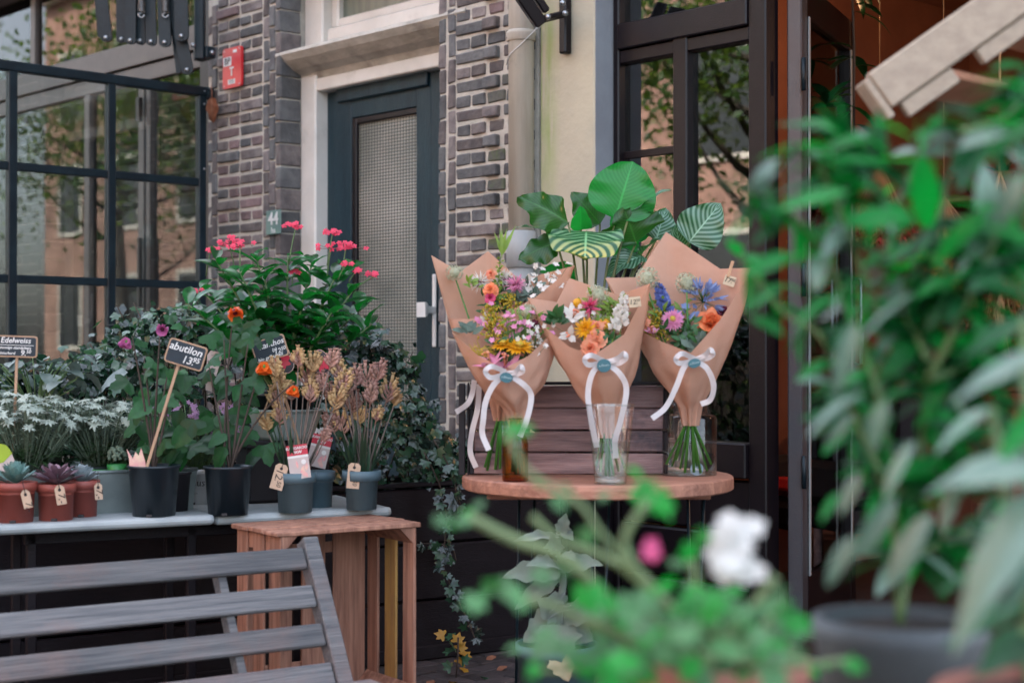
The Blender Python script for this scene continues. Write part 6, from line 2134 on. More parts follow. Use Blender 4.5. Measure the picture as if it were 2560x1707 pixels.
TC_, WC, NC = bouquet('middle kraft paper bouquet with yellow chrysanthemum and coral carnations', dC, (1516, 1062), .015,
    [(1484, 888, -.085, 270), (1560, 836, -.05, 315), (1626, 708, .0, 360), (1548, 738, .08, 410), (1423, 695, .11, 460), (1392, 755, .08, 500), (1318, 744, .03, 535), (1362, 818, -.03, 565), (1425, 868, -.06, 600)],
    (1510, 914, -.10, [[(1508, 906, 0), (1472, 912, -.012), (1462, 898, -.022), (1478, 888, -.018), (1508, 902, -.004)], [(1510, 906, 0), (1540, 898, -.012), (1560, 884, -.022), (1564, 896, -.022), (1545, 908, -.01), (1510, 908, -.004)]],
     [[(1503, 908, -.004), (1480, 935, -.008), (1470, 985, -.006), (1478, 1050, -.012), (1492, 1118, -.018)], [(1518, 908, -.004), (1550, 935, -.006), (1566, 975, -.004), (1552, 1050, -.01), (1538, 1100, -.012), (1540, 1145, -.012)]], (6, 1.05, .95)),
    flC, [(1490, 1165, 1480, 880, .004), (1515, 1190, 1500, 850, .0045), (1525, 1192, 1470, 850, .0042), (1548, 1178, 1520, 830, .004), (1562, 1170, 1540, 830, .003), (1500, 1180, 1450, 830, .0038), (1535, 1190, 1495, 760, .0035)])
# -- A: rear left bouquet (in the clip-top jar)
def flA(W):
    L = []
    L.append(('allium', fl_allium(W(1136, 682, .02), S(17), 'f_cream')))
    L.append(('gladiolus', fl_spike(W(1238, 770, -.02), W(1252, 640, .02), 30, S(13), 'f_lime', 'f_green', .5, .35)))
    L.append(('gladiolus_tip', fl_leaves(W(1258, 640, .02), S(4), 6, S(60), S(7), 'f_lime', w_lance, 2.5)))
    L.append(('gladiolus_bloom', fl_carn(W(1226, 725, -.03), FC - RIGHT * .3, S(16), 'f_orange')))
    L.append(('gladiolus_bloom', fl_carn(W(1228, 685, -.01), FC - RIGHT * .3, S(11), 'f_coral')))
    L.append(('gladiolus_bloom', fl_carn(W(1226, 745, -.04), FC - RIGHT * .3, S(12), 'f_pink')))
    L.append(('scabious', fl_spiky(W(1290, 712, -.01), FC, S(24), 'f_rose')))
    L.append(('spider_chrysanthemum', fl_spiky(W(1200, 705, .02), FC, S(26), 'f_white')))
    L.append(('spider_chrysanthemum', fl_spiky(W(1258, 700, .03), FC, S(28), 'f_white')))
    L.append(('white_blossom', fl_small(W(1350, 712, .02), S(26), 40, S(8), 'f_white')))
    L.append(('goldenrod', fl_golden(W(1270, 775, -.02), W(1275, 735, .0), 120, S(32), 'f_gold')))
    L.append(('bud_sprig', fl_leaves(W(1180, 715, .0), S(12), 14, S(18), S(6), 'f_lime')))
    L.append(('filler_leaves', fl_leaves(W(1310, 745, .03), S(34), 60, S(22), S(10), 'f_sage')))
    L.append(('filler_leaves', fl_leaves(W(1240, 750, .02), S(40), 60, S(22), S(8), 'f_green')))
    return L
dA = 4.40
TA_, WA, NA = bouquet('rear left kraft paper bouquet with gladiolus spike and white blossoms', dA, (1252, 1020), .016,
    [(1272, 780, -.08, 270), (1340, 742, -.04, 320), (1437, 664, .0, 365), (1300, 700, .09, 420), (1220, 628, .12, 450), (1150, 680, .08, 490), (1078, 638, .03, 535), (1120, 797, -.05, 570), (1215, 798, -.07, 600)],
    (1180, 960, -.02, [], [[(1186, 950, 0), (1180, 985, -.01), (1168, 1010, -.016), (1140, 1030, -.02)], [(1198, 960, 0), (1194, 1020, -.006), (1180, 1080, -.01), (1176, 1130, -.01), (1190, 1168, -.012)]], None),
    flA, [(1212, 1168, 1230, 800, .0038), (1225, 1172, 1250, 790, .0042), (1238, 1174, 1270, 780, .004), (1250, 1172, 1290, 760, .0038), (1218, 1176, 1260, 780, .0035), (1262, 1168, 1300, 760, .003), (1240, 1168, 1140, 700, .003)])
# -- B: front left bouquet (in the amber bottle)
def flB(W):
    L = []
    L.append(('goldenrod', fl_golden(W(1236, 850, .0), W(1228, 760, .02), 300, S(30), 'f_gold')))
    L.append(('daisy', fl_daisy(W(1258, 862, -.03), UPV + -HF * .35 - RIGHT * .1, S(27), 'f_yellow', 'f_gold', 3, 24)))
    L.append(('daisy', fl_daisy(W(1298, 868, -.04), UPV + -HF * .45 + RIGHT * .1, S(31), 'f_yellow', 'f_gold', 3, 26)))
    L.append(('lily', fl_lily(W(1262, 925, -.05), UPV * 1.3 - HF * .6, S(46), 'f_lily')))
    L.append(('lily', fl_lily(W(1228, 915, -.04), UPV * 1.3 - HF * .4 - RIGHT * .5, S(40), 'f_lily')))
    L.append(('allium', fl_allium(W(1318, 780, .02), S(17), 'f_cream')))
    L.append(('wax_flower', fl_small(W(1275, 828, .0), S(26), 46, S(7), 'f_rose')))
    L.append(('white_blossom', fl_small(W(1330, 850, -.01), S(20), 40, S(6), 'f_white')))
    L.append(('dark_bloom', fl_carn(W(1338, 815, .02), FC, S(12), 'f_maroon')))
    L.append(('white_bloom', fl_lily(W(1218, 808, .03), FC, S(24), 'f_white')))
    L.append(('filler_leaves', fl_leaves(W(1175, 830, .0), S(12), 8, S(26), S(12), 'f_sage')))
    L.append(('filler_leaves', fl_leaves(W(1270, 890, -.01), S(36), 100, S(20), S(9), 'f_green')))
    L.append(('filler_leaves', fl_leaves(W(1300, 830, .03), S(40), 80, S(20), S(7), 'f_lime')))
    L.append(('dry_grass', fl_leaves(W(1205, 890, .0), S(16), 60, S(26), S(2), 'f_gold', w_strap, .3)))
    return L
dB = 4.23
TB_, WB, NB = bouquet('front left kraft paper bouquet with yellow daisies and pink lily', dB, (1292, 1040), .014,
    [(1258, 922, -.085, 270), (1320, 890, -.06, 310), (1370, 843, -.01, 350), (1388, 870, .02, 362), (1340, 800, .08, 430), (1230, 790, .10, 470), (1150, 800, .05, 510), (1130, 832, .0, 545), (1195, 888, -.05, 580)],
    (1266, 944, -.10, [[(1264, 934, 0), (1228, 944, -.012), (1214, 928, -.022), (1230, 916, -.018), (1264, 930, -.004)], [(1266, 934, 0), (1288, 930, -.012), (1302, 916, -.022), (1306, 928, -.022), (1290, 936, -.01), (1266, 936, -.004)]],
     [[(1258, 938, -.004), (1232, 965, -.008), (1214, 1005, -.006), (1208, 1050, -.008), (1206, 1085, -.006), (1222, 1125, -.012)], [(1275, 938, -.004), (1310, 962, -.006), (1328, 990, -.002), (1318, 1045, -.01), (1300, 1092, -.012)]], (-10, .97, .78)),
    flB, [(1280, 1180, 1258, 880, .0035), (1290, 1185, 1280, 870, .004), (1300, 1184, 1300, 880, .0035), (1308, 1178, 1320, 830, .003), (1285, 1180, 1236, 860, .003)])

# price tags pegged to the paper
def pegged(label, px, py, d, txt, sup, rot, peg=True):
    T = thing('price_tag', label, 'tag', frame(at(px, py, d), rot))
    part(T, 'tag_card', MB().prism([(-.016, -.014), (.016, -.014), (.016, .014), (-.016, .014)], 0, .0008), 'price_paper')
    letter(T, txt, -.004, 0, .0012, .019, 'black_print', 0)
    letter(T, sup, .009, .004, .0012, .011, 'black_print', 0)
    if peg:
        part(T, 'clothes_peg', MB().cbox((-.012, .008, .001), (-.004, .055, .005), .001).cbox((-.012, .008, -.006), (-.004, .055, -.002), .001), 'peg')
pegged('yellow price tag 17.50 pegged to the rightmost bouquet paper', 1824, 702, dD + .02, '17.', '50', -18)
pegged('small price tag 12 inside the middle bouquet paper', 1587, 755, dC - .02, '12.', '50', 6, False)

# ------------------------------------------------------------------ vases
def vase(name, label, p, prof, wz, rw, m='vase_glass', n=32, rim=True, foot=None):
    T = thing(name, label, 'vase', Matrix.Translation(p))
    part(T, 'glass_wall', MB().lathe(prof, n), m)
    part(T, 'glass_base', MB().lathe([(0, 0), (prof[0][0], 0), (prof[0][0] - .001, foot or .008), (0, foot or .008)], n), 'vase_thick' if m == 'vase_glass' else m)
    if rim:
        r_, z_ = prof[-1]
        part(T, 'glass_rim', MB().tube([(r_ * math.cos(2 * math.pi * k / n), r_ * math.sin(2 * math.pi * k / n), z_) for k in range(n + 1)], .0022, 6), 'vase_thick' if m == 'vase_glass' else m)
    if wz:
        part(T, 'water', MB().lathe([(0, .010)] + [(r, z) for r, z in rw] + [(0, rw[-1][1])], n), 'water')
    return T
def zpx(py, d): return (CAMZ + (HOR - py) / FPX * d) - TBZ
# right: shouldered jar
pD = spot(1722, 1191, .076)
q = depth_of(pD) / FPX
h1 = zpx(1003, depth_of(pD))
TJ2 = vase('glass_jar', 'shouldered clear glass jar under the rightmost bouquet', pD, [(70 * q, 0), (70 * q, h1 * .76), (67 * q, h1 * .80), (58 * q, h1 * .825), (50 * q, h1 * .84), (47 * q, h1 * .86), (47 * q, h1 * .97), (49 * q, h1)], True, [(68 * q, .010), (68 * q, zpx(1110, depth_of(pD)))])
M = frame(-HF * (70 * q + .001) + RIGHT * .013 + Vector((0, 0, zpx(1167, depth_of(pD)))))
stk = part(TJ2, 'sticker', MB().lathe([(0, .001), (.018, .0008), (.0185, 0)], 24, 0, False, M), 'sticker_grey')
part(stk, 'lettering', text_mesh('a.Bloem', .0085, 'chalk', .25), 'chalk', M @ Matrix.Translation((0, -.001, .0014)))
# middle: tall tapered vase
pC = spot(1526, 1212, .046)
q = depth_of(pC) / FPX
h1 = zpx(1012, depth_of(pC))
vase('glass_vase', 'tall tapered clear glass vase under the middle bouquet', pC, [(40 * q, 0), (43 * q, h1 * .2), (52 * q, h1 * .6), (61 * q, h1)], True, [(39 * q, .02), (48 * q, h1 * .52)], foot=.02)
# left: clip-top jar
pA = spot(1256, 1187, .07)
q = depth_of(pA) / FPX
h1 = zpx(1010, depth_of(pA))
TJ3 = vase('clip_top_jar', 'clear clip top preserving jar with open lid under rear left bouquet', pA, [(56 * q, 0), (64 * q, .008), (64 * q, h1 * .7), (58 * q, h1 * .82), (44 * q, h1 * .9), (42 * q, h1 * .96), (46 * q, h1)], True, [(60 * q, .010), (62 * q, h1 * .52)])
ML = frame(at(1194, 1048, depth_of(pA) - .03) - pA, 24, 35)
part(TJ3, 'jar_lid', MB().lathe([(0, .006), (.018, .006), (.02, .002), (.028, .002), (.03, .006), (.034, .006), (.035, -.004), (.03, -.006), (0, -.004)], 28, 0, True, ML @ Matrix.Scale(1.28, 4, (0, 1, 0))), 'vase_thick')
part(TJ3, 'lid_ring', MB().tube([ML @ Vector((.036 * math.cos(a_), .046 * math.sin(a_), 0)) for a_ in [2 * math.pi * k / 28 for k in range(29)]], .0022, 6), 'lid_glass')
part(TJ3, 'lid_ring', MB().tube([ML @ Vector((.02 * math.cos(a_), .026 * math.sin(a_), .006)) for a_ in [2 * math.pi * k / 28 for k in range(29)]], .0018, 6), 'lid_glass')
part(TJ3, 'wire_clip', MB().tube([ML @ Vector((-.036, 0, 0)), ML @ Vector((.02, .05, -.01)), (-.02, -.03, h1 * .93), (0, -.042 * 1, h1 * .92)], .0013, 5).tube([(44 * q * math.cos(a_), 44 * q * math.sin(a_), h1 * .93) for a_ in [2 * math.pi * k / 24 for k in range(25)]], .0012, 5), 'wire')
# amber bottle
pB = spot(1288, 1205, .035)
q = depth_of(pB) / FPX
vase('amber_bottle', 'small brown amber glass bottle under the front left bouquet', pB, [(30 * q, 0), (33 * q, .004), (33 * q, 92 * q), (30 * q, 108 * q), (18 * q, 124 * q), (14 * q, 132 * q), (14 * q, 152 * q), (16 * q, 156 * q)], True, [(30 * q, .008), (31 * q, 80 * q)], 'amber_glass', 28)

# ------------------------------------------------------------------ big striped-leaf plant behind
def stripe_mat(name, dark, lightc, yellow=None, freq=56, tcol=(0.03, 0.36, 0.03), tr=.22):
    m = mat(name, dark, .34, None, 4, transl=tr, tcol=tcol, spec=.6, bump=.15, bscale=30)
    nt = m.node_tree
    L = nt.links.new
    bs = [n_ for n_ in nt.nodes if n_.type == 'BSDF_PRINCIPLED'][0]
    uv = _n(nt, 'ShaderNodeTexCoord')
    sp = _n(nt, 'ShaderNodeSeparateXYZ')
    L(uv.outputs['UV'], sp.inputs[0])
    a1 = _n(nt, 'ShaderNodeMath', operation='SUBTRACT'); a1.inputs[1].default_value = .5
    L(sp.outputs['X'], a1.inputs[0])
    a2 = _n(nt, 'ShaderNodeMath', operation='ABSOLUTE'); L(a1.outputs[0], a2.inputs[0])
    a3 = _n(nt, 'ShaderNodeMath', operation='MULTIPLY'); a3.inputs[1].default_value = .75; L(a2.outputs[0], a3.inputs[0])
    a4 = _n(nt, 'ShaderNodeMath', operation='SUBTRACT'); L(sp.outputs['Y'], a4.inputs[0]); L(a3.outputs[0], a4.inputs[1])
    a5 = _n(nt, 'ShaderNodeMath', operation='MULTIPLY'); a5.inputs[1].default_value = freq; L(a4.outputs[0], a5.inputs[0])
    a6 = _n(nt, 'ShaderNodeMath', operation='SINE'); L(a5.outputs[0], a6.inputs[0])
    mr = _n(nt, 'ShaderNodeMapRange'); mr.inputs['From Min'].default_value = -.5; mr.inputs['From Max'].default_value = .7
    L(a6.outputs[0], mr.inputs['Value'])
    mx = _n(nt, 'ShaderNodeMix', data_type='RGBA')
    mx.inputs[6].default_value = c4(dark); mx.inputs[7].default_value = c4(lightc)
    L(mr.outputs[0], mx.inputs[0])
    cur = mx.outputs[2]
    rib = _n(nt, 'ShaderNodeMapRange'); rib.inputs['From Min'].default_value = .006; rib.inputs['From Max'].default_value = .022
    L(a2.outputs[0], rib.inputs['Value'])
    m0 = _n(nt, 'ShaderNodeMix', data_type='RGBA')
    L(rib.outputs[0], m0.inputs[0]); m0.inputs[6].default_value = c4([x * 1.7 for x in lightc]); L(cur, m0.inputs[7])
    cur = m0.outputs[2]
    if yellow:
        m2 = _n(nt, 'ShaderNodeMix', data_type='RGBA')
        r2 = _n(nt, 'ShaderNodeMapRange'); r2.inputs['From Min'].default_value = .55; r2.inputs['From Max'].default_value = .9
        L(sp.outputs['Y'], r2.inputs['Value'])
        mu = _n(nt, 'ShaderNodeMath', operation='MULTIPLY'); L(r2.outputs[0], mu.inputs[0]); L(mr.outputs[0], mu.inputs[1])
        L(mu.outputs[0], m2.inputs[0]); L(cur, m2.inputs[6]); m2.inputs[7].default_value = c4(yellow)
        cur = m2.outputs[2]
    L(cur, bs.inputs['Base Color'])
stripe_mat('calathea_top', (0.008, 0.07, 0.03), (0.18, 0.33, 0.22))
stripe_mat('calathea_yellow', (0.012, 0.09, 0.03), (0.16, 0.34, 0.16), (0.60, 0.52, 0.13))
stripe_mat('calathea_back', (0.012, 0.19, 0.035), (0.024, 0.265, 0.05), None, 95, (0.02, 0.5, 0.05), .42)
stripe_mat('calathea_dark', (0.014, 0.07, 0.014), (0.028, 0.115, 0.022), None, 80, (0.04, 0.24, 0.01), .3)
dK = 4.62
pK = MCR @ Vector((Wc * .62, .1, .014))
TK = thing('striped_leaf_plant', 'large prayer plant with round striped leaves behind the bouquets', 'plant', Matrix.Translation(pK))
part(TK, 'pot_body', MB().lathe([(0, 0), (.065, 0), (.08, .13), (.084, .13), (.084, .142), (.078, .142), (.076, .12)], 24), 'pot_black')
part(TK, 'soil', MB().disc((0, 0), .077, .125, 20), 'soil')
st = MB()
WK = lambda a, b, dd=0: at(a, b, dK + dd) - pK
def cal(bx, by, tx, ty, wpx, m, nh, bend=.5, fold=.15, wave=.05, db=0, dt=0, prof=w_heart):
    b, t = WK(bx, by, db), WK(tx, ty, dt)
    d = t - b
    L_ = d.length * (1 + .06 * bend * bend)
    Mx = orient(b, d, nh) @ Matrix.Rotation(bend / 2, 4, 'X')
    part(TK, 'leaf', leaf(L_, wpx * dK / FPX, prof, 18, 6, bend, fold, wave * 1.3, 0, 2.6), m, Mx)
    base = Vector((rnd.uniform(-.03, .03), rnd.uniform(-.03, .03), .12))
    st.tube(bez(base, Vector((b.x * .45, b.y * .45, (b.z + .12) * .62)), b, 8), [.005, .005, .0045, .0045, .004, .004, .0035, .003], 6)
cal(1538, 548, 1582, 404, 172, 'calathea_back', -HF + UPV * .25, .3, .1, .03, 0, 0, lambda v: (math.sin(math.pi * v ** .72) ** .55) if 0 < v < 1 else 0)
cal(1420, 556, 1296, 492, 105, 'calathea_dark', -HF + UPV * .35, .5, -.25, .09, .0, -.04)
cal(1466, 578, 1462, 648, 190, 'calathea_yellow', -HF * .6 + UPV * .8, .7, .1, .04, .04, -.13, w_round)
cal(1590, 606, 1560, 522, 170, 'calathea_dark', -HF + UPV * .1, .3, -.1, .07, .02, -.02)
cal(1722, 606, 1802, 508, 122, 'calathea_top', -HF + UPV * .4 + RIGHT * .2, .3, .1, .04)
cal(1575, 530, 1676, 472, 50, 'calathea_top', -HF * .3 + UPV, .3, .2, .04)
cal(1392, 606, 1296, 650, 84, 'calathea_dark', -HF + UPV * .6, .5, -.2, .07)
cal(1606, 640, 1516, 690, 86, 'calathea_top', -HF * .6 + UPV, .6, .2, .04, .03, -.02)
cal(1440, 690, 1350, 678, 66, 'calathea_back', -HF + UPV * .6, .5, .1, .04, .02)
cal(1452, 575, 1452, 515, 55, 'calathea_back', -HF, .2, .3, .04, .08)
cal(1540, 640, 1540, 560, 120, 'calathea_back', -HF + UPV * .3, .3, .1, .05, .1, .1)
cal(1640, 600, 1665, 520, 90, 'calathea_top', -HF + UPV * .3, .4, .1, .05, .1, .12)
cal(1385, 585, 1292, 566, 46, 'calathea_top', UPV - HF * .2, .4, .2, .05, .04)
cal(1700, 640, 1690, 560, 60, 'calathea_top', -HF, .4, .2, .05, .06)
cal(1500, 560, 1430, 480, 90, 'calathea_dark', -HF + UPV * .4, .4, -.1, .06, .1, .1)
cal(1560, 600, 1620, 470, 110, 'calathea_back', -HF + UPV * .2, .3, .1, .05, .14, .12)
cal(1600, 640, 1655, 592, 80, 'calathea_top', UPV - HF * .4, .4, .2, .05, .06)
part(TK, 'stems', st, 'stem_olive')
# slim rolled boards standing behind the crate
T = thing('terracotta_tile', 'terracotta board standing behind the crate between bouquets', 'board', MCR @ Matrix.Translation((Wc * .8, .22, -.0)))
part(T, 'board_face', MB().cbox((-.03, 0, 0), (.03, .012, .34), .003), 'terracotta_wall')
part(T, 'board_edge', MB().cbox((.031, 0, 0), (.036, .012, .33), .001), 'dark_box')

# ------------------------------------------------------------------ felted grey plant under the table
mat('felt_leaf', (0.18, 0.225, 0.175), .9, (0.115, 0.15, 0.115), 9, transl=.1, sheen=.5)
mat('felt_dry', (0.38, 0.31, 0.2), .9, (0.3, 0.25, 0.15), 12)
dF = 4.12
pF = at(1392, 1640, dF); pF.z = 0
TF = thing('felted_plant', 'silvery felted plant with lobed leaves in blue pot under table', 'plant', Matrix.Translation(pF))
zr = at(1392, 1606, dF).z
part(TF, 'pot_body', MB().lathe([(0, 0), (.085, 0), (.105, zr - .03), (.11, zr - .03), (.11, zr), (.103, zr), (.1, zr - .02)], 28), 'pot_blue')
part(TF, 'soil', MB().disc((0, 0), .1, zr - .02, 20), 'soil')
WF = lambda a, b, dd=0: at(a, b, dF + dd) - pF
part(TF, 'stem', MB().tube(spline([(0, 0, zr - .03), WF(1398, 1520), WF(1408, 1450), WF(1395, 1380), WF(1400, 1310)], 5), [.011] * 8 + [.009] * 6 + [.006] * 7, 8), 'felt_leaf')
def felt(bx, by, tx, ty, w, nh, m='felt_leaf', bend=.5, fold=.25, db=0, dt=0):
    b, t = WF(bx, by, db), WF(tx, ty, dt)
    d = t - b
    prof = lambda v: (math.sin(math.pi * v ** .62) ** .8) * (1 + .13 * math.sin(22 * v)) if 0 < v < 1 else 0
    part(TF, 'leaf', leaf(d.length * 1.04, w * dF / FPX, prof, 16, 4, bend, fold, .05, 0, 2.4), m, orient(b, d, nh) @ Matrix.Rotation(bend / 2, 4, 'X'))
for a in ((1395, 1340, 1288, 1352, 46, UPV - HF * .5), (1400, 1330, 1432, 1350, 40, UPV - HF * .6), (1392, 1380, 1378, 1330, 40, -HF), (1402, 1330, 1415, 1284, 36, -HF), (1395, 1375, 1360, 1368, 34, -HF + UPV),
          (1400, 1420, 1318, 1412, 50, UPV - HF), (1402, 1425, 1260, 1440, 74, UPV * .8 - HF), (1402, 1425, 1290, 1520, 50, -HF + UPV * .3), (1405, 1420, 1505, 1410, 60, UPV - HF), (1400, 1390, 1440, 1400, 40, UPV - HF),
          (1402, 1520, 1345, 1500, 90, -HF), (1404, 1530, 1392, 1505, 70, -HF), (1410, 1540, 1540, 1520, 70, -HF + UPV * .5), (1395, 1555, 1310, 1600, 90, UPV * .6 - HF), (1400, 1556, 1480, 1600, 90, UPV * .6 - HF), (1396, 1560, 1390, 1650, 110, UPV * .3 - HF)):
    felt(*a, bend=rnd.uniform(.2, .8), db=rnd.uniform(-.02, .02), dt=rnd.uniform(-.1, .0))
felt(1395, 1630, 1420, 1700, 66, -HF, 'felt_dry', .3, .2, -.1, -.12)
# ------------------------------------------------------------------ foreground plants close to the lens
mat('fore_leaf', (0.006, 0.19, 0.035), .45, (0.003, 0.105, 0.02), 5, rand=.45, transl=.38, tcol=(0.0, 0.52, 0.05), spec=.3)
mat('fore_dark', (0.008, 0.085, 0.025), .42, (0.004, 0.045, 0.015), 5, rand=.4, transl=.22, tcol=(0.0, 0.24, 0.03), spec=.35)
mat('fore_sheen', (0.115, 0.215, 0.16), .38, (0.075, 0.155, 0.11), 5, rand=.25, transl=.15, spec=.9)  # paler leaf copy: sky sheen put into the base colour
mat('geranium_leaf', (0.075, 0.19, 0.075), .6, (0.035, 0.12, 0.042), 5, rand=.35, transl=.2, tcol=(0.03, 0.34, 0.05))
mat('geranium_bright', (0.01, 0.25, 0.03), .5, (0.006, 0.17, 0.02), 5, rand=.3, transl=.4, tcol=(0.0, 0.6, 0.05))
mat('geranium_stem', (0.17, 0.24, 0.11), .6, (0.12, 0.18, 0.08), 12)
mat('petal_white', (0.75, 0.74, 0.71), .5, transl=.25)
mat('petal_pink', (0.78, 0.13, 0.32), .5, (0.7, 0.09, 0.26), transl=.25)
mat('pot_slate', (0.06, 0.072, 0.082), .6, (0.04, 0.05, 0.058), 8, bump=.1)
mat('pot_clay', (0.33, 0.13, 0.095), .7, (0.26, 0.1, 0.075), 7, bump=.1)
mat('stall_wood', (0.40, 0.33, 0.25), .75, (0.32, 0.26, 0.2), 8, stretch=(.6, 6, 6), bump=.2)
mat('stall_warm', (0.42, 0.2, 0.12), .75, (0.34, 0.15, 0.09), 8, stretch=(.6, 6, 6), bump=.2)

# plank stand that carries the foreground pots
zs = .66
sp0 = at(1650, HOR, 1.4); sp0.z = 0
MS = Matrix.Translation(sp0) @ Matrix.Rotation(YAW, 4, 'Z')
T = thing('plant_stand', 'plank stand below the frame carrying the foreground pots', 'stand', MS)
for k in range(4):
    part(T, 'stand_plank', MB().cbox((-.25, -.36 + k * .21, zs - .03), (.75, -.36 + k * .21 + .2, zs), .004), 'stall_wood')
for xx in (-.2, .7):
    for yy in (-.3, .4):
        part(T, 'stand_leg', MB().cbox((xx - .025, yy - .025, 0), (xx + .025, yy + .025, zs - .031), .004), 'stall_wood')

# ---- geranium
dG = 1.4
pG = at(1800, 1700, dG); pG.z = zs
TG = thing('geranium', 'out of focus scented geranium with white and pink flowers in clay pot', 'plant', Matrix.Translation(pG))
rz = at(1700, 1640, dG).z - zs
part(TG, 'pot_body', MB().lathe([(0, 0), (.055, 0), (.072, rz - .025), (.079, rz - .025), (.079, rz), (.073, rz), (.072, rz - .02)], 28), 'pot_clay')
part(TG, 'soil', MB().disc((0, 0), .072, rz - .015, 20), 'soil')
WG = lambda a, b, dd=0: at(a, b, dG + dd) - pG
GL = [lobed(1, 5, .3, .04, .25, 30, 0, None, None, 2.7).mesh('leaf', m_) for m_ in ('geranium_leaf', 'geranium_leaf', 'geranium_bright')]
GS = MB()
def gl(px, py, r, m=None, dd=0, face=None):
    me = GL[2] if m == 'b' else rnd.choice(GL[:2]) if m == 'p' else rnd.choice(GL)
    d = RIGHT * rnd.gauss(0, 1) + UPV * rnd.gauss(-.2, .6) - HF * .4
    nh = face if face is not None else (-HF * .6 + UPV * 1.0 + rv(.5))
    link('leaf', me, orient(WG(px, py, dd), d, nh) @ Matrix.Scale(r * dG / FPX, 4), TG)
def gstem(pts, r=.004, dd=0):
    GS.tube(spline([WG(a, b, dd) for a, b in pts], 5), r, 7)
base = (1790, 1640)
for pts, r in (([base, (1600, 1560), (1420, 1400), (1290, 1350), (1170, 1290)], .005), ([base, (1650, 1500), (1530, 1400), (1400, 1350), (1330, 1290)], .0034), ([base, (1640, 1480), (1560, 1360), (1620, 1250)], .0036), ([base, (1560, 1600), (1400, 1520), (1250, 1480)], .004),
               ([base, (1750, 1500), (1730, 1400)], .004), ([base, (1880, 1520), (1940, 1440)], .004), ([base, (1500, 1650), (1350, 1620)], .004), ([base, (1620, 1560), (1500, 1480)], .004), ([base, (1700, 1540), (1600, 1430), (1520, 1400)], .003), ([base, (1610, 1450), (1500, 1330), (1450, 1260), (1320, 1180), (1270, 1080)], .0028)):
    gstem(pts, r, rnd.uniform(-.06, .06))
for (a, b, r, m) in ((1105, 1290, 30, 'p'), (1135, 1310, 26, 'b'), (1165, 1275, 24, 'b'), (1195, 1255, 22, 'p'), (1150, 1295, 30, 'p'),
                     (1265, 1075, 40, 'b'), (1300, 1070, 30, 'b'), (1345, 1200, 24, 'b'), (1430, 1225, 34, 'p'), (1410, 1260, 30, 'p'), (1500, 1240, 26, 'p'),
                     (1590, 1250, 62, 'b'), (1650, 1230, 58, 'b'), (1660, 1280, 40, 'b'), (1600, 1180, 30, 'b'), (1570, 1220, 34, 'b'),
                     (1230, 1470, 44, 'p'), (1270, 1450, 56, 'p'), (1190, 1490, 40, 'p'), (1310, 1490, 44, 'p'), (1210, 1475, 26, 'b'), (1370, 1430, 44, 'p'), (1420, 1400, 40, 'p'),
                     (1470, 1470, 50, 'b'), (1510, 1490, 40, 'b'), (1550, 1390, 36, 'p'), (1460, 1350, 30, 'p'), (1760, 1330, 26, 'b'), (1730, 1390, 34, 'b'), (1700, 1400, 30, 'p'),
                     (1330, 1620, 44, 'p'), (1380, 1600, 50, 'p'), (1440, 1620, 44, 'p'), (1290, 1610, 34, 'p')):
    gl(a, b, r, m, rnd.uniform(-.12, .1))
for k in range(190):
    a = rnd.gauss(1730, 135)
    lo = 1455 + ((a - 1730) / 24) ** 2 * .6
    b = rnd.uniform(min(lo, 1690), 1720)
    gl(a, b, rnd.uniform(18, 54), None, rnd.uniform(-.16, .14))
    if k % 3 == 0:
        gstem([base, ((a + 1790) / 2, (b + 1680) / 2), (a, b)], .0025, rnd.uniform(-.08, .08))
part(TG, 'stems', GS, 'geranium_stem')
def blossom(px, py, r, m, n, sp, dd=0):
    o = MB()
    for k in range(n):
        c = WG(px + rnd.gauss(0, sp), py + rnd.gauss(0, sp), dd + rnd.uniform(-.02, .02))
        petal_ring(o, c, -HF + UPV * .3 + rv(.4), 5, r * dG / FPX, r * .85 * dG / FPX, .15, 0, .3, w_ellip, .1)
    part(TG, 'blossom', o, m)
blossom(1632, 1379, 26, 'petal_pink', 3, 9, -.02)
blossom(1800, 1320, 34, 'petal_white', 5, 18, -.03)
blossom(1850, 1330, 34, 'petal_white', 5, 16, -.03)
blossom(1820, 1395, 44, 'petal_white', 9, 26, -.03)
blossom(1870, 1420, 30, 'petal_white', 4, 14, -.03)

# ---- second clay pot below, mostly out of frame
pH = at(2330, 1830, 1.3); pH.z = zs
T = thing('clay_pot', 'blurred clay pot rim at the bottom right picture edge', 'pot', Matrix.Translation(pH))
zz = at(2330, 1790, 1.3).z - zs
part(T, 'pot_body', MB().lathe([(0, 0), (.07, 0), (.09, zz - .03), (.097, zz - .03), (.097, zz), (.09, zz), (.088, zz - .02)], 28), 'pot_clay')
part(T, 'soil', MB().disc((0, 0), .089, zz - .015, 20), 'soil')

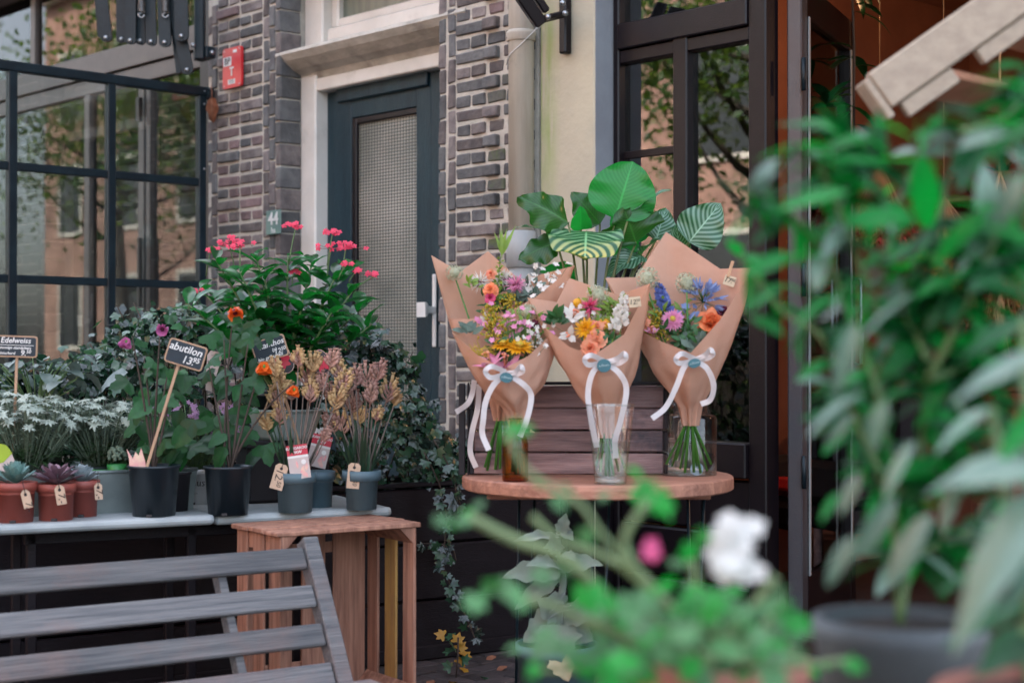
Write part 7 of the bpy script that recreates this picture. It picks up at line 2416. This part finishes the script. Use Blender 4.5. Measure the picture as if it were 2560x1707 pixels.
# ---- slate pot with tall leafy plant on the right
dS = 1.62
pS = at(2250, 1600, dS); 
zr2 = pS.z - zs
pS0 = Vector((pS.x, pS.y, zs))
TS = thing('foreground_shrub', 'tall blurred leafy plant in slate pot at the right', 'plant', Matrix.Translation(pS0))
hp = at(2250, 1542, dS).z - zs
part(TS, 'pot_body', MB().lathe([(0, 0), (.068, 0), (.086, hp - .03), (.09, hp - .02), (.09, hp), (.080, hp), (.079, hp - .03)], 32), 'pot_slate')
part(TS, 'soil', MB().disc((0, 0), .0795, hp - .014, 20), 'soil')
WS = lambda a, b, d: at(a, b, d) - pS0
FL = {m_: [leaf(1, w_, w_ellip, 7, 2, rnd.uniform(.2, 1.0), .2, .03).mesh('leaf', m_) for w_ in (.25, .31, .38)] for m_ in ('fore_leaf', 'fore_dark', 'fore_sheen')}
def fleaf(T_, W_, bx, by, tx, ty, d, m, d2=None, wid=None, nh=None):
    d = d * .78
    b, t = W_(bx, by, d), W_(tx, ty, d2 or d)
    v = t - b
    me = leaf(1, wid, w_ellip, 8, 2, .5, .2, .03).mesh('leaf', m) if wid else rnd.choice(FL[m])
    link('leaf', me, orient(b, v, nh if nh is not None else (-HF * .6 + UPV + rv(.5))) @ Matrix.Scale(v.length, 4), T_)
SS = MB()
branches = [[(2250, 1560), (2235, 1300), (2215, 1050), (2200, 800), (2230, 560), (2300, 380)], [(2250, 1560), (2290, 1250), (2320, 950), (2330, 650), (2400, 330)], [(2240, 1300), (2150, 1050), (2060, 850), (1960, 780), (1850, 640)],
            [(2215, 1050), (2130, 800), (2040, 600), (1920, 500), (1860, 480)], [(2200, 800), (2110, 560), (2050, 420), (1990, 370)], [(2320, 950), (2420, 760), (2500, 560), (2560, 420)], [(2230, 560), (2160, 420), (2110, 350)],
            [(2290, 1250), (2200, 1180), (2120, 1000), (2080, 960)],
            [(2320, 950), (2450, 900), (2560, 800)], [(2290, 1250), (2420, 1150), (2560, 1050)], [(2330, 650), (2450, 600), (2580, 520)], [(2400, 330), (2500, 300), (2600, 200)], [(2250, 1400), (2350, 1360), (2500, 1300)], [(2330, 800), (2440, 700), (2520, 650)], [(2320, 900), (2260, 760), (2290, 640)], [(2330, 1000), (2400, 980), (2480, 960)]]
for br in branches:
    dd0 = rnd.uniform(-.2, .2)
    dl = [dS] + [dS + dd0 * i / len(br) for i in range(1, len(br))]
    pts = spline([WS(a, b, d) for (a, b), d in zip(br, dl)], 6)
    SS.tube(pts, [.0035 * (1 - .7 * i / len(pts)) + .001 for i in range(len(pts))], 6)
    n_ = len(pts)
    for i in range(6 if br[0][1] > 1400 else 2, n_):
        thick = len(br) == 3
        for q in range(rnd.choice((3, 4, 4)) if thick else rnd.choice((1, 2, 2, 3))):
            an = rnd.uniform(0, 6.28)
            b = pts[i]
            v = RIGHT * math.cos(an) + UPV * (math.sin(an) * .6) + HF * rnd.gauss(0, .5)
            L_ = rnd.uniform(.045, .085) if thick else rnd.uniform(.028, .058)
            m = rnd.choices(('fore_leaf', 'fore_dark', 'fore_sheen'), (4, 6, .8) if thick else (6, 4, 1.2))[0]
            link('leaf', rnd.choice(FL[m]), orient(b, v, UPV - HF * .4 + rv(.5)) @ Matrix.Scale(L_, 4), TS)
for a in ((2230, 420, 2060, 370, 2.0, 'fore_leaf'), (2170, 300, 2300, 330, 1.9, 'fore_leaf'), (2060, 380, 2190, 295, 1.9, 'fore_leaf'), (2290, 300, 2320, 400, 1.9, 'fore_leaf'), (2420, 330, 2560, 220, 1.8, 'fore_leaf'),
          (2330, 270, 2470, 250, 1.8, 'fore_sheen'), (2390, 370, 2560, 290, 1.7, 'fore_sheen'), (2560, 430, 2480, 560, 1.6, 'fore_sheen'), (2300, 520, 2450, 450, 1.9, 'fore_leaf'), (2200, 470, 2060, 440, 1.9, 'fore_leaf'),
          (2120, 480, 1940, 500, 1.9, 'fore_leaf'), (1880, 550, 1790, 570, 1.9, 'fore_leaf'), (1990, 640, 1850, 670, 1.9, 'fore_leaf'), (2360, 560, 2250, 640, 1.9, 'fore_dark'), (2300, 380, 2330, 620, 1.9, 'fore_leaf'),
          (2110, 560, 2290, 520, 1.9, 'fore_leaf'), (2480, 520, 2300, 640, 1.9, 'fore_leaf'), (2290, 730, 2130, 830, 1.75, 'fore_sheen'), (2140, 800, 2080, 1000, 1.75, 'fore_sheen'), (2160, 980, 1990, 1060, 1.8, 'fore_sheen'),
          (2130, 1030, 2060, 1120, 1.8, 'fore_sheen'), (2220, 1000, 2140, 1130, 1.8, 'fore_sheen'), (2290, 1100, 2180, 1240, 1.75, 'fore_sheen'), (2240, 1240, 2120, 1420, 1.75, 'fore_sheen'), (2150, 1180, 2090, 1290, 1.8, 'fore_sheen'),
          (2100, 1230, 2040, 1300, 1.85, 'fore_leaf'), (2130, 1340, 2060, 1470, 1.8, 'fore_sheen'), (2330, 1280, 2200, 1460, 1.75, 'fore_sheen'), (2180, 700, 2060, 690, 1.85, 'fore_leaf'), (2110, 740, 1950, 760, 1.85, 'fore_leaf'),
          (2060, 640, 1920, 600, 1.9, 'fore_leaf'), (1960, 720, 1850, 740, 1.95, 'fore_leaf'), (1960, 840, 1880, 760, 1.95, 'fore_leaf'), (2200, 940, 2140, 840, 1.8, 'fore_leaf'), (2210, 1000, 2280, 930, 1.8, 'fore_leaf')):
    fleaf(TS, WS, *a)
part(TS, 'stems', SS, 'stem_green')
# ---- big long leaves reaching in from the right edge
dL = 1.2
pL = at(2680, 1750, dL); pL.z = zs
TL = thing('long_leaf_plant', 'very blurred plant with long sheen-painted leaves at the right edge', 'plant', Matrix.Translation(pL))
WL = lambda a, b, d=dL: at(a, b, d) - pL
LS = MB()
for (bx, by, tx, ty, w, m, d) in ((2620, 1180, 2330, 1215, .30, 'fore_sheen', 1.4), (2600, 1130, 2300, 1240, .28, 'fore_sheen', 1.5), (2640, 1200, 2370, 1650, .28, 'fore_sheen', 1.4), (2660, 1320, 2490, 1560, .2, 'fore_sheen', 1.4), (2620, 880, 2370, 1010, .25, 'fore_sheen', 1.5),
                               (2640, 1000, 2480, 1180, .36, 'fore_leaf', 1.5), (2600, 1500, 2350, 1620, .3, 'fore_dark', 1.55), (2620, 1600, 2420, 1700, .4, 'fore_dark', 1.5), (2600, 760, 2420, 700, .36, 'fore_dark', 1.6), (2620, 640, 2460, 560, .36, 'fore_leaf', 1.6),
                               (2640, 1400, 2330, 1480, .35, 'fore_dark', 1.65), (2480, 1020, 2330, 1140, .3, 'fore_sheen', 1.6), (2560, 800, 2400, 900, .3, 'fore_dark', 1.7), (2560, 1560, 2440, 1720, .4, 'fore_dark', 1.6), (2600, 300, 2440, 420, .35, 'fore_leaf', 1.6), (2620, 250, 2420, 190, .3, 'fore_leaf', 1.6)):
    d *= .83
    b, t = WL(bx, by, d), WL(tx, ty, d)
    v = t - b
    part(TL, 'leaf', leaf(v.length, w * v.length, w_lance, 10, 3, .5, .2, .03), m, orient(b, v, -HF * .5 + UPV + rv(.25)) @ Matrix.Rotation(.25, 4, 'X'))
    LS.tube(bez((0, 0, .1), (b.x * .5 - .02, b.y * .5, b.z * .7), b, 6), .004, 6)
part(TL, 'stems', LS, 'stem_green')
part(TL, 'pot_body', MB().lathe([(0, 0), (.08, 0), (.1, .14), (.104, .14), (.104, .16), (.098, .16), (.096, .14)], 28), 'pot_clay')
part(TL, 'soil', MB().disc((0, 0), .095, .15, 20), 'soil')
# ---- slatted stall roof, top right
dW = 2.9
a0, a1 = at(2196, 236, dW), at(2900, -260, dW)
T = thing('stall_roof', 'pale wooden slatted stall roof corner at the top right', 'roof', Matrix.Translation(a0))
ax_ = (a1 - a0).normalized()
up_ = HF.cross(ax_).normalized()
if up_.z < 0: up_ = -up_
Lr = (a1 - a0).length
MRf = Matrix((ax_, HF, up_)).transposed().to_4x4()
part(T, 'fascia_board', MB().cbox((0, -.02, -.035), (Lr, .01, .042), .004, 0, MRf), 'stall_wood')
part(T, 'fascia_end', MB().cbox((-.016, -.018, -.05), (-.001, .05, .036), .003, 0, MRf), 'stall_wood')
for k, s_ in enumerate((.02, .19, .36, .53)):
    part(T, 'roof_batten', MB().cbox((s_, -.012, -.068), (s_ + .115, .012, -.036), .003, 0, MRf), 'stall_wood')
    q0 = MRf @ Vector((s_ + .09, .02, -.05))
    part(T, 'roof_slat', MB().beam(q0, q0 + Vector((0, .55, 0)), .075, .02, 0, up_, .003), 'stall_warm')
pe = a0 + ax_ * (Lr - .05)
for yy in (.0,):
    q_ = pe + HF * yy - a0
    part(T, 'roof_post', MB().cbox((-.025, -.025, -a0.z), (.025, .025, q_.z - .04), .004, 0, Matrix.Translation((q_.x, q_.y, 0))), 'stall_wood')

# ------------------------------------------------------------------ inside the flower shop
mat('dried_gold', (0.45, 0.22, 0.05), .8, (0.3, 0.13, 0.03), 20, transl=.2)
mat('dried_red', (0.32, 0.06, 0.04), .8, (0.2, 0.04, 0.03), 20, transl=.2)
mat('rope', (0.42, 0.27, 0.15), .9)
mat('wicker', (0.10, 0.075, 0.085), .8, (0.05, 0.04, 0.045), 60, bump=.6, bscale=90)
def bundle(label, p, m, n=70, L_=.32, s=.09):
    T = thing('dried_bundle', label, 'flowers', Matrix.Translation(p), 'dried flower bundles in the shop')
    st_, o = MB(), MB()
    for k in range(n):
        d = (Vector((0, 0, -1)) + rv(.42)).normalized()
        st_.tube([(0, 0, .05), d * L_ * rnd.uniform(.5, .95)], .0014, 4)
        for q in range(5):
            leaf(.035, .014, w_lance, 3, 1, .4, .1, 0, 0, 3, 0, o, orient(d * L_ * rnd.uniform(.45, 1), d + rv(.9), rv()))
    part(T, 'stems', st_, 'rope')
    part(T, 'flower_heads', o, m)
    part(T, 'hanging_cord', MB().tube([(0, 0, .05), (0, 0, 2.93 - p[2])], .002, 4), 'rope')
for i, (a, b, yy, m, lb) in enumerate(((2065, 430, 1.0, 'dried_gold', 'golden dried flower bundle hanging behind the open door glass'), (2040, 620, 1.3, 'dried_gold', 'lower golden dried bundle behind the open door glass'), (2200, 430, 1.2, 'dried_red', 'reddish dried bundle hanging right of the open door'), (2360, 520, 1.0, 'dried_gold', 'golden dried bundle hanging deep in the doorway'), (2500, 640, .9, 'dried_red', 'reddish dried bundle hanging at the right of the doorway'))):
    bundle(lb, on_y(a, b, yy), m)
# hanging plant near the ceiling
p = on_y(2130, -40, .75)
T = thing('hanging_plant', 'dark silhouetted trailing plant hanging from the shop ceiling', 'plant', Matrix.Translation(p))
o = MB().tube([(0, 0, 2.93 - p.z), (0, 0, 0), (.01, 0, -.25), (0, .01, -.62)], .006, 6)
for k in range(24):
    z_ = rnd.uniform(-.6, .05)
    d = RIGHT * rnd.choice((-1, 1)) * rnd.uniform(.5, 1) + UPV * rnd.uniform(-.5, .4) + HF * rnd.gauss(0, .5)
    part(T, 'leaf', leaf(rnd.uniform(.12, .2), .055, w_ellip, 6, 2, .9, .2), 'fore_dark', orient((0, 0, z_), d, UPV + rv(.3)))
part(T, 'stem', o, 'stem_brown')
# shelves with pots
for i, (a, b, yy) in enumerate(((2250, 500, 2.6), (2420, 800, 2.2))):
    p = on_y(a, b, yy)
    T = thing('wall_shelf', ('upper wooden shelf with pots on the shop wall', 'lower wooden shelf with pots on the shop wall')[i], 'shelf', Matrix.Translation((p.x, 2.9, p.z)))
    part(T, 'shelf_board', MB().cbox((-.9, 0, 0), (.9, .26, .03), .004), 'old_board')
    for xx in (-.7, .7):
        part(T, 'shelf_bracket', MB().cbox((xx - .015, .03, -.15), (xx + .015, .26, -.001), .003), 'black_paint')
    for k in range(5):
        x_ = -.7 + k * .35
        names = (('first', 'second', 'third', 'fourth', 'fifth'))
        t2 = thing('shop_pot', '%s pot from the left on the %s shop shelf' % (names[k], ('upper', 'lower')[i]), 'pot', Matrix.Translation((p.x + x_, 3.02, p.z + .03)), 'pots on shop shelves')
        part(t2, 'pot_body', MB().lathe([(0, 0), (.045, 0), (.062, .1), (.066, .1), (.066, .12), (.06, .12), (.058, .1)], 18), rnd.choice(('pot_clay', 'pot_terracotta', 'dark_box', 'old_board')))
        o = MB()
        for q in range(16):
            leaf(rnd.uniform(.08, .17), .03, w_ellip, 4, 1, .8, .2, 0, 0, 3, 0, o, orient((0, 0, .1), RIGHT * rnd.gauss(0, .6) + HF * rnd.gauss(0, .6) + UPV, UPV + rv(.6)))
        part(t2, 'foliage', o, 'fore_dark')
# armchair shape with knitted throw near the door and a red stool
p = on_z(2080, 1560, .05); p = on_y(2075, 1450, 1.15)
T = thing('shop_chair', 'dark armchair with a grey knitted throw inside the shop', 'chair', Matrix.Translation((p.x, 1.15, .05)) @ Matrix.Rotation(R(-25), 4, 'Z'))
part(T, 'seat', MB().cbox((-.28, -.26, .28), (.28, .28, .42), .04), 'dark_box')
part(T, 'backrest', MB().cbox((-.28, .2, .40), (.28, .32, .86), .04), 'dark_box')
for sx in (-1, 1):
    part(T, 'armrest', MB().cbox((sx * .28 - .05, -.24, .40), (sx * .28 + .05, .25, .58), .03), 'dark_box')
    for sy in (-.2, .22):
        part(T, 'chair_leg', MB().tube([(sx * .22, sy, 0), (sx * .22, sy, .3)], .02, 8), 'old_board')
part(T, 'knitted_throw', MB().cbox((-.16, .17, .45), (.16, .34, .885), .03), 'wicker')
part(T, 'seat_cushion', MB().cbox((-.22, -.24, .42), (.22, .16, .49), .03), 'red_sign', None, 'red seat cushion')
# macrame hanger
p = on_y(2500, 430, .6)
T = thing('macrame_hanger', 'knotted rope plant hanger with tassel in the doorway', 'hanger', Matrix.Translation(p))
o = MB().tube([(0, 0, 2.93 - p.z), (0, 0, 0)], .005, 6)
for k in range(4):
    a_ = k * math.pi / 2
    o.tube(spline([(0, 0, 0), (math.cos(a_) * .09, math.sin(a_) * .09, -.25), (math.cos(a_) * .07, math.sin(a_) * .07, -.36), (0, 0, -.42)], 5), .004, 6)
part(T, 'ropes', o, 'rope')
o = MB()
for k in range(16):
    o.tube([(0, 0, -.42), (rnd.gauss(0, .01), rnd.gauss(0, .01), -.5), (rnd.gauss(0, .018), rnd.gauss(0, .018), -.68)], .003, 5)
part(T, 'tassel', o, 'rope')
part(T, 'pot_body', MB().lathe([(0, -.36), (.05, -.36), (.07, -.24), (.066, -.24)], 18), 'dark_box')
